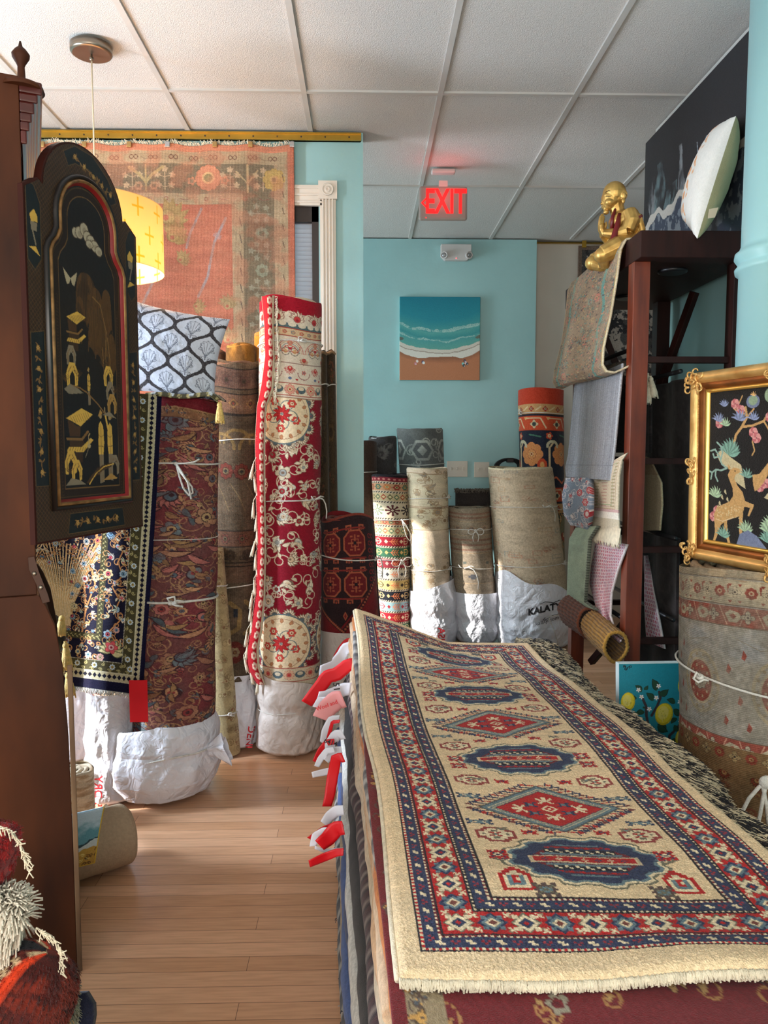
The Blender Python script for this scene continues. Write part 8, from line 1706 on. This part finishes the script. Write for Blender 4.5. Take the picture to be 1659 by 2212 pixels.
def flowers(x0, y0, x1, y1, n, r):
    for i in range(n):
        t_ = (i+.5)/n; x, y = dpt(x0+(x1-x0)*t_, y0+(y1-y0)*t_)
        for j in range(4): cvd2.leaf(x, y, R.uniform(0, 6.3), r*1.9, r*.6, G3)
        if i % 2 == 0: cvd2.rosette(x, y, r*.9, 6, (70, 50, 30), G1, (200, 160, 96), G3)
flowers(.07, .52, .07, .84, 13, 9); flowers(.93, .52, .93, .84, 13, 9); flowers(.32, .96, .74, .96, 9, 10); flowers(.40, .035, .76, .09, 9, 9)
for sx in (0, 1):
    f = (lambda x: x) if sx == 0 else (lambda x: 1-x)
    cvd2.poly([dpt(f(.04), sh_y+.075), dpt(f(.075), sh_y+.06), dpt(f(.10), sh_y+.075), dpt(f(.10), sh_y+.088), dpt(f(.05), sh_y+.09)], G2); cvd2.poly([dpt(f(.045), sh_y+.09), dpt(f(.095), sh_y+.09), dpt(f(.09), sh_y+.11), dpt(f(.05), sh_y+.11)], GY); cvd2.line([dpt(f(.06), sh_y+.11), dpt(f(.08), sh_y+.14)], 6, GY); cvd2.poly([dpt(f(.03), sh_y+.15), dpt(f(.08), sh_y+.145), dpt(f(.11), sh_y+.165)], G2)
# inner panel limits
ix0, ix1, iy0, iy1 = .155, .845, .085, .915
def inner_outline(ins, n=22):
    W_ = DW; x0, x1 = ix0*W_+ins, ix1*W_-ins; yb_ = (1-iy1)*(DHt+AR)+ins; yt_ = (1-iy0)*(DHt+AR)-ins; s1 = DHt-.145-ins*.3; s2 = DHt-.045; cxd = W_*.5; r1 = (x1-x0)/2; r2 = r1-.040
    pts = [(x0, yb_), (x1, yb_), (x1, s1)]; pts += [(x1-.010, s1+.022), (cxd+r2+.012, s1+.040), (cxd+r2, s1+.062)]
    for i in range(n+1): a = i/n*PI; pts.append((cxd+r2*math.cos(a), s2+(yt_-s2)*math.sin(a)))
    pts += [(cxd-r2, s1+.062), (cxd-r2-.012, s1+.040), (x0+.010, s1+.022), (x0, s1)]
    return pts
toc = lambda p: (p[0]*PXM, Hd-p[1]*PXM)
cvd2.poly([toc(p) for p in inner_outline(.0)], (26, 24, 22)); cvd2.poly([toc(p) for p in inner_outline(.022)], (84, 64, 38)); cvd2.poly([toc(p) for p in inner_outline(.0245)], (34, 26, 22)); cvd2.poly([toc(p) for p in inner_outline(.043)], (104, 78, 44)); cvd2.poly([toc(p) for p in inner_outline(.0455)], (18, 22, 24))
for k in range(60): t_ = k/59; a = toc((DW*ix0+.034, .11+t_*.5)); cvd2.arc(a[0], a[1], 5, t_*9, t_*9+4, 1.4, (76, 56, 34)); a = toc((DW*ix1-.034, .11+t_*.5)); cvd2.arc(a[0], a[1], 5, t_*9, t_*9+4, 1.4, (76, 56, 34))
# field coordinates taken over the field rectangle: u,v 0..1
fx0, fx1 = DW*ix0+.046, DW*ix1-.046; fy0, fy1 = (1-iy1)*(DHt+AR)+.045, (1-iy0)*(DHt+AR)-.046
def Fp(u, v): return toc((fx0+(fx1-fx0)*u, fy1-(fy1-fy0)*v))
sc = (fx1-fx0)*PXM/100.    # size unit
def fpoly(L, c): cvd2.poly([Fp(*p) for p in L], c)
def fline(L, w_, c): cvd2.line([Fp(*p) for p in L], w_*sc, c)
def fell(u, v, a, b_, c, r=0): x, y = Fp(u, v); cvd2.ell(x, y, a*sc, b_*sc, c, r)
# willow
for (u, v, wd_, hh) in ((.46, .31, 17, .20), (.62, .35, 14, .18), (.84, .345, 9, .20), (.60, .44, 11, .17), (.74, .46, 12, .17), (.92, .5, 8, .18)):
    for k in range(26):
        a = (k/25-.5)*2; x = u+a*wd_/100.; y0 = v-.055*math.sqrt(max(0, 1-a*a)); fline([(x, y0), (x+.012*a, y0+hh*.5*(1-.3*abs(a))), (x+.02*a, y0+hh*(.9-.4*abs(a)))], 1.0, (66, 46, 28) if k % 2 else (92, 64, 34))
fline([(.58, .33), (.72, .35), (.82, .44), (.80, .52), (.80, .60)], 1.6, G3); fline([(.84, .46), (.88, .54), (.86, .62)], 1.4, G3); fline([(.74, .50), (.76, .60)], 1.2, G3)
# cloud
for (u, v, a, b_) in ((.30, .130, 6, 6), (.37, .125, 7, 7), (.46, .108, 8, 8), (.52, .128, 8, 7), (.58, .138, 8, 7.5), (.65, .150, 8, 7), (.72, .162, 7, 6), (.55, .150, 7, 5)): fell(u, v, a, b_, (90, 76, 60)); fell(u, v, a-1, b_-1, (172, 160, 136)); fell(u+.01, v+.004, a*.5, b_*.5, (150, 138, 116))
# butterfly
for s in (-1, 1): fpoly([(.19, .290), (.19+s*.12, .262), (.19+s*.10, .285), (.19+s*.065, .312), (.19+s*.03, .310)], (170, 156, 126))
# pagodas
def pagoda(u, v, s):
    f = lambda a, b: (u+a*s*1.25, v+b*s*.62)
    fpoly([f(-.16, .06), f(.06, -.0), f(.22, .03), f(.04, .10)], G2); fpoly([f(-.14, .065), f(-.02, .10), f(.04, .10), f(.03, .16), f(-.12, .16)], (70, 48, 30)); fpoly([f(-.17, .165), f(.05, .165), f(.14, .12), f(.16, .13), f(.06, .18), f(-.16, .18)], G3)
    fpoly([f(-.12, .18), f(.08, .18), f(.08, .22), f(-.12, .22)], (60, 42, 28)); fpoly([f(-.17, .24), f(-.13, .215), f(.05, .215), f(.18, .165), f(.22, .175), f(.07, .245)], G2)
    for k in range(9): fline([f(-.14+k*.035, .216), f(-.165+k*.036, .24)], .7, (90, 64, 34)); fline([f(-.10+k*.03, .05-k*.004), f(-.06+k*.03, .085-k*.003)], .6, (110, 80, 40))
    fpoly([f(-.12, .245), f(.06, .245), f(.06, .30), f(-.12, .30)], (56, 40, 28))
pagoda(.24, .395, .72); pagoda(.24, .725, 1.0)
def rockcol(u, v, s, c):
    f = lambda a, b: (u+a*s*1.4, v+b*s*.62); fpoly([f(-.06, .10), f(-.07, .04), f(-.03, -.02), f(.03, -.02), f(.07, .03), f(.06, .09), f(.03, .10), f(.03, .05), f(.0, .02), f(-.03, .05), f(-.03, .10)], c); fline([f(-.045, .085), f(-.045, .03), f(-.01, -.0)], .9, G3); fline([f(.045, .08), f(.05, .035), f(.015, .0)], .9, G3); fell(u+.03*s, v+.02*s*.62, .9, .9, (40, 30, 24))
rockcol(.16, .525, .9, GY); rockcol(.17, .585, 1.1, G2); rockcol(.84, .575, 1.0, G2); rockcol(.87, .63, .9, GY); rockcol(.90, .675, 1.0, G1); rockcol(.10, .885, 1.1, G2); rockcol(.20, .915, 1.0, G2); rockcol(.92, .90, 1.0, GY)
def pf(u, v, s, hd=1, arm=0):        # small robed figures
    f = lambda a, b: (u+a*s*hd, v+b*s)
    fpoly([f(-.05, .0), f(-.04, -.055), f(.0, -.07), f(.05, -.05), f(.06, .01), f(.04, .05), f(-.05, .05)], G2); fpoly([f(-.04, .05), f(.04, .05), f(.05, .15), f(-.04, .155)], GY); fline([f(.0, .05), f(.005, .15)], .8, G3); fell(*f(.0, -.088), 2.6*s, 3*s, (150, 128, 90)); fline([f(-.04, -.02), f(.0, -.012), f(.05, -.02)], .7, G3); fline([f(-.045, .02), f(.05, .022)], .8, (110, 80, 40)); fline([f(-.02, .055), f(-.02, .15)], .6, G3); fline([f(.025, .055), f(.03, .15)], .6, G3); fline([f(.0, -.06), f(.0, .05)], .6, (120, 90, 46)); fpoly([f(-.05, -.085), f(.0, -.112), f(.04, -.1), f(.02, -.092)], G1)
    if arm: fline([f(.04, -.045), f(.09, -.10)], 3, G2); fline([f(.09, -.10), f(.10, -.125)], 2, (150, 128, 90))
pf(.66, .835, 1.0); pf(.84, .835, .95, -1, 1); pf(.46, .635, .5)
fline([(.12, .648), (.30, .655), (.42, .668), (.62, .705), (.76, .74)], 1.8, G3); fpoly([(.02, .665), (.12, .645), (.28, .66), (.36, .672), (.10, .68)], GY); fpoly([(.70, .742), (.84, .728), (.98, .752)], GY)
fpoly([(.36, .985), (.48, .955), (.66, .925), (.86, .915), (.86, .93), (.66, .945), (.50, .97), (.42, .99)], (70, 50, 32)); fline([(.42, .99), (.54, .955), (.70, .93), (.90, .92)], 1.4, G2); fpoly([(.0, .99), (.10, .965), (.26, .975), (.36, .99)], GY); fpoly([(.68, .98), (.84, .955), (.98, .975)], G1)
fell(.43, .855, 3.2, 2.4, (170, 150, 110)); fline([(.43, .85), (.425, .82), (.45, .812)], 1.2, (170, 150, 110)); fline([(.42, .865), (.36, .895)], .9, GY)
for (u, v) in ((.05, .64), (.28, .62), (.74, .57), (.96, .66), (.07, .95), (.60, .96)):
    for k in range(9): a = -PI/2+(k-4)*.22; x, y = Fp(u, v); cvd2.line([(x, y), (x+9*sc*math.cos(a), y+9*sc*math.sin(a))], 1.2, (84, 60, 34))
cvd2.noise(3)
# surround face as triangulated sheet: clip grid to the outline
nu2, nv2 = Wd//2, Hd//2; U = np.linspace(0, DW, nu2); Vv = np.linspace(DHt+AR, 0, nv2); UU, VV = np.meshgrid(U, Vv)
def inside(px, py, pts):
    m_ = np.zeros(px.shape, bool); n = len(pts)
    for i in range(n):
        (ax, ay), (bx, by) = pts[i], pts[(i+1) % n]
        if ay == by: continue
        m_ ^= ((ay > py) != (by > py)) & (px < (bx-ax)*(py-ay)/(by-ay)+ax)
    return m_
ok = inside(UU, VV, outline(.004)); inn = inside(UU, VV, inner_outline(.004))
cc2 = cvd2.a[np.clip(((1-VV/(DHt+AR))*(Hd-1)).astype(int), 0, Hd-1), np.clip((UU*PXM).astype(int), 0, Wd-1)]
def facepart(name, keep, dep):
    hx = np.array(DP(0, 0, 0)); Gx = hx+UU[..., None]*np.array(dD)+VV[..., None]*np.array((0, 0, 1))+dep*np.array(nD)
    idx = np.arange(nv2*nu2).reshape(nv2, nu2); kq = keep[:-1, :-1] & keep[1:, :-1] & keep[:-1, 1:] & keep[1:, 1:]
    F = np.stack([idx[:-1, :-1][kq], idx[1:, :-1][kq], idx[1:, 1:][kq], idx[:-1, 1:][kq]], 1).astype(np.int32); used = np.unique(F); rm = np.full(nv2*nu2, -1, np.int32); rm[used] = np.arange(len(used)); F = rm[F]
    me = bpy.data.meshes.new(name); me.vertices.add(len(used)); me.vertices.foreach_set('co', Gx.reshape(-1, 3)[used].astype(np.float32).ravel()); me.loops.add(len(F)*4); me.loops.foreach_set('vertex_index', F.ravel()); me.polygons.add(len(F)); me.polygons.foreach_set('loop_start', (np.arange(len(F))*4).astype(np.int32)); me.update(calc_edges=True); setcol(me, cc2.reshape(-1, 3)[used])
    o = obj(name, me, M_LACQ, dr); return o
facepart('lacquered_surround', ok & ~inn, .0012); facepart('painted_panel', inn, .0012)
q = MB(); 
def loopm(q, prof):
    n_ = None; base_v = len(q.v); rings = []
    for ins, d in prof: L = inner_outline(ins); rings.append([DP(x, y, d) for x, y in L])
    n_ = len(rings[0]); vs = [p for r_ in rings for p in r_]; q.add(vs, [(i*n_+k, i*n_+(k+1) % n_, (i+1)*n_+(k+1) % n_, (i+1)*n_+k) for i in range(len(prof)-1) for k in range(n_)], smooth=True)
q = MB(); loopm(q, [(-.010, .001), (-.009, .010), (-.004, .013), (.0, .010), (.002, .008)]); o = q.build('dark_moulding', mat('black_lacquer_moulding', (24, 18, 16), .3), dr, fixn=True)
q = MB(); loopm(q, [(.002, .008), (.004, .013), (.008, .014), (.011, .009)]); o = q.build('gilt_moulding', mat('worn_gilt_moulding', (150, 110, 66), .4, metal=.5, var=.3, nscale=30), dr, fixn=True)
q = MB(); loopm(q, [(.011, .009), (.014, .007), (.017, .002), (.018, .001)]); o = q.build('red_moulding', mat('red_lacquer_moulding', (130, 16, 18), .35), dr, fixn=True)
# ================================================================== RUGS STACKED AT THE LOWER LEFT
def heap(name, label, pts_c, rad, C_a, C_b, Y, seed, tufts=0, tcol=(220, 212, 196), tl=.02, sqz=1, kind=0, m=M_RUG):
    """a folded rug end: thick bent lobe following a pixel line"""
    A = interp_px(pts_c, 40); rr = np.interp(np.linspace(0, 1, 40), np.linspace(0, 1, len(rad)), rad); G = np.zeros((40, 40, 3)); C = np.zeros((40, 40, 3)); rs_ = np.random.RandomState(seed)
    for i in range(40):
        p = P(A[i, 0], A[i, 1], Y=Y); t_ = A[min(39, i+1)]-A[max(0, i-1)]; t_ = t_/max(1e-6, np.hypot(*t_)); n_ = np.array([-t_[1], t_[0]]); r_ = rr[i]*math.sqrt(max(.02, 1-(max(0, abs(i-19.5)-15)/4.6)**2))
        for j in range(40):
            a = j/40*2*PI; k = 1+.05*math.sin(3*a+seed+i*.1)+.02*rs_.rand(); q_ = p+np.array([n_[0], 0, -n_[1]])*r_*math.cos(a)*k+np.array([0, 1, 0])*r_*sqz*math.sin(a)*k; G[i, j] = q_
            f_ = vnoise(i*.35, j*.35, seed); C[i, j] = np.array(C_a if f_ > 0 else C_b)*(1+.25*(rs_.rand()-.5))
            if kind == 1:
                u_ = math.cos(a)
                if .45 < u_ < .62: C[i, j] = (206, 60, 24)
                if .70 < u_ < .86: C[i, j] = (206, 180, 140) if i % 4 < 2 else (80, 26, 20)
                if .62 < u_ < .70 or u_ > .90: C[i, j] = (28, 26, 32)
    t = thing(name, label, 'rug', tuple(G.reshape(-1, 3).mean(0)*[1, 1, 0]+[0, 0, G[..., 2].min()]), 'folded rugs at the lower left corner'); q = MB(); q.grid(G, C, closed=True); q.f.append(tuple(range(40))); q.smooth.append(True); q.f.append(tuple(39*40+k for k in range(40))); q.smooth.append(True); q.build('rug_body', m, t, col=True, fixn=True)
    if tufts:
        f = MB(); R = random.Random(seed)
        for k in range(tufts):
            i = R.randrange(40); j = R.randrange(40); p = Vector(G[i, j]); n_ = (p-Vector(G[i].mean(0))).normalized(); n_ = (n_+Vector((R.uniform(-.5, .5), R.uniform(-.5, .1), R.uniform(-.9, .1)))).normalized()
            if p.y > Y+.02: continue
            f.tube([p, p+n_*tl*.5, p+n_*tl+Vector((0, 0, -tl*.3))], tl*.045, 4, col=(tuple(C[i, j]) if tcol is None else tcol))
        f.build('tufts', M_RUG, t, col=True)['kind'] = 'stuff'
    return fin(t)
heap('folded_rug', 'bright red pile rug end, topmost at the lower left corner', [(-90, 1850), (-40, 1846), (0, 1848), (30, 1856)], [.038, .040, .042, .036], (150, 26, 26), (110, 22, 24), 1.06, 3, 4000, None, .007)
heap('folded_rug', 'dark teal rug end right under the bright red one', [(-90, 1930), (-30, 1928), (10, 1925)], [.03, .032, .026], (44, 52, 54), (30, 34, 40), 1.05, 4, 0)
heap('sheepskin', 'fluffy cream sheepskin between the teal and the striped rug', [(-100, 1990), (-40, 1985), (20, 1985), (48, 1990)], [.035, .038, .036, .024], (196, 186, 166), (176, 166, 148), 1.04, 5, 3200, (226, 216, 198), .026)
heap('folded_rug', 'dark red rug with an orange and cream diagonal border at the lower left', [(110, 2058), (84, 2100), (40, 2180), (0, 2260)], [.040, .062, .070, .07], (70, 22, 18), (104, 34, 22), 1.03, 6, 7000, None, .007, kind=1, sqz=.7)
heap('folded_rug', 'mossy green and grey fluffy rug behind the dark red bordered one', [(122, 2118), (124, 2150), (118, 2200)], [.018, .022, .024], (64, 62, 34), (110, 112, 96), 1.08, 7, 500, (120, 118, 100), .014)
# small bordered corner at the bottom
cvz2 = Cv(60, 60, (140, 24, 34)); cvz2.poly([(60, 0), (60, 60), (34, 60), (40, 0)], (24, 26, 44)); cvz2.poly([(40, 0), (34, 60), (14, 60), (24, 0)], (206, 176, 130)); [cvz2.scroll(30-y*.08, y, 1.5, 12, 1, 2.2, (176, 130, 76)) for y in range(4, 60, 13)]; cvz2.line([(42, 0), (36, 60)], 1.6, (226, 214, 190)); cvz2.noise(8)
G = sheet_px([(116, 2150), (112, 2190), (104, 2260)], [(182, 2146), (198, 2172), (200, 2200), (190, 2270)], lambda x, y, u, v: P(x, y, Y=1.10-.03*v), 60, 60)
t_ = thing('folded_rug', 'small navy, cream and red rug corner lowest at the bottom left', 'rug', tuple(G[-1, 30]), 'folded rugs at the lower left corner'); o = obj('rug_body', grid_mesh('rug_body', G, cvz2.a), M_RUG, t_); solid(o, .02, -1); fin(t_)
f = MB(); R = random.Random(3)
t_ = thing('folded_rug', 'stack of plain dark folded rugs carrying the others at the lower left', 'rug', (-.70, 1.0, 0.003))
for k in range(7):
    q = MB(); q.box((0, 0, .028+k*.058), (.60-.01*(k % 2), .26, .054)); q.build('fold', mat('dark_wool_%d' % k, [(70, 50, 46), (60, 40, 40), (90, 76, 60), (50, 50, 60), (84, 40, 36), (96, 84, 70), (60, 56, 50)][k], .95, bump=.4, bscale=200), t_, bevel=.02)
# cream fringe strands on the red and dark red rugs
R = random.Random(4)
for (pts, n, key) in (([(0, 1785), (30, 1800), (52, 1840), (60, 1880)], 44, 'bright red pile'), ([(78, 2004), (112, 2022), (132, 2056), (128, 2110)], 50, 'dark red rug with an orange')):
    A = interp_px(pts, n); q = MB(); q.tube([tuple(P(x, y, Y=1.02)) for x, y in A], .0012, 5)
    for i in range(n): p = Vector(P(A[i, 0], A[i, 1], Y=1.02)); q.tube([p, p+Vector((R.uniform(.0, .006), -.004, R.uniform(-.004, .004))), p+Vector((R.uniform(.000, .012), -.006, R.uniform(-.014, .006)))], .0009, 4)
    o = q.build('fringe', M_FRINGE); fr_r = [x for x in COL.objects if x.name.startswith('folded_rug') and x.get('label', '').startswith(key)][0]; o.parent = fr_r; o.location = -Vector(fr_r.location)
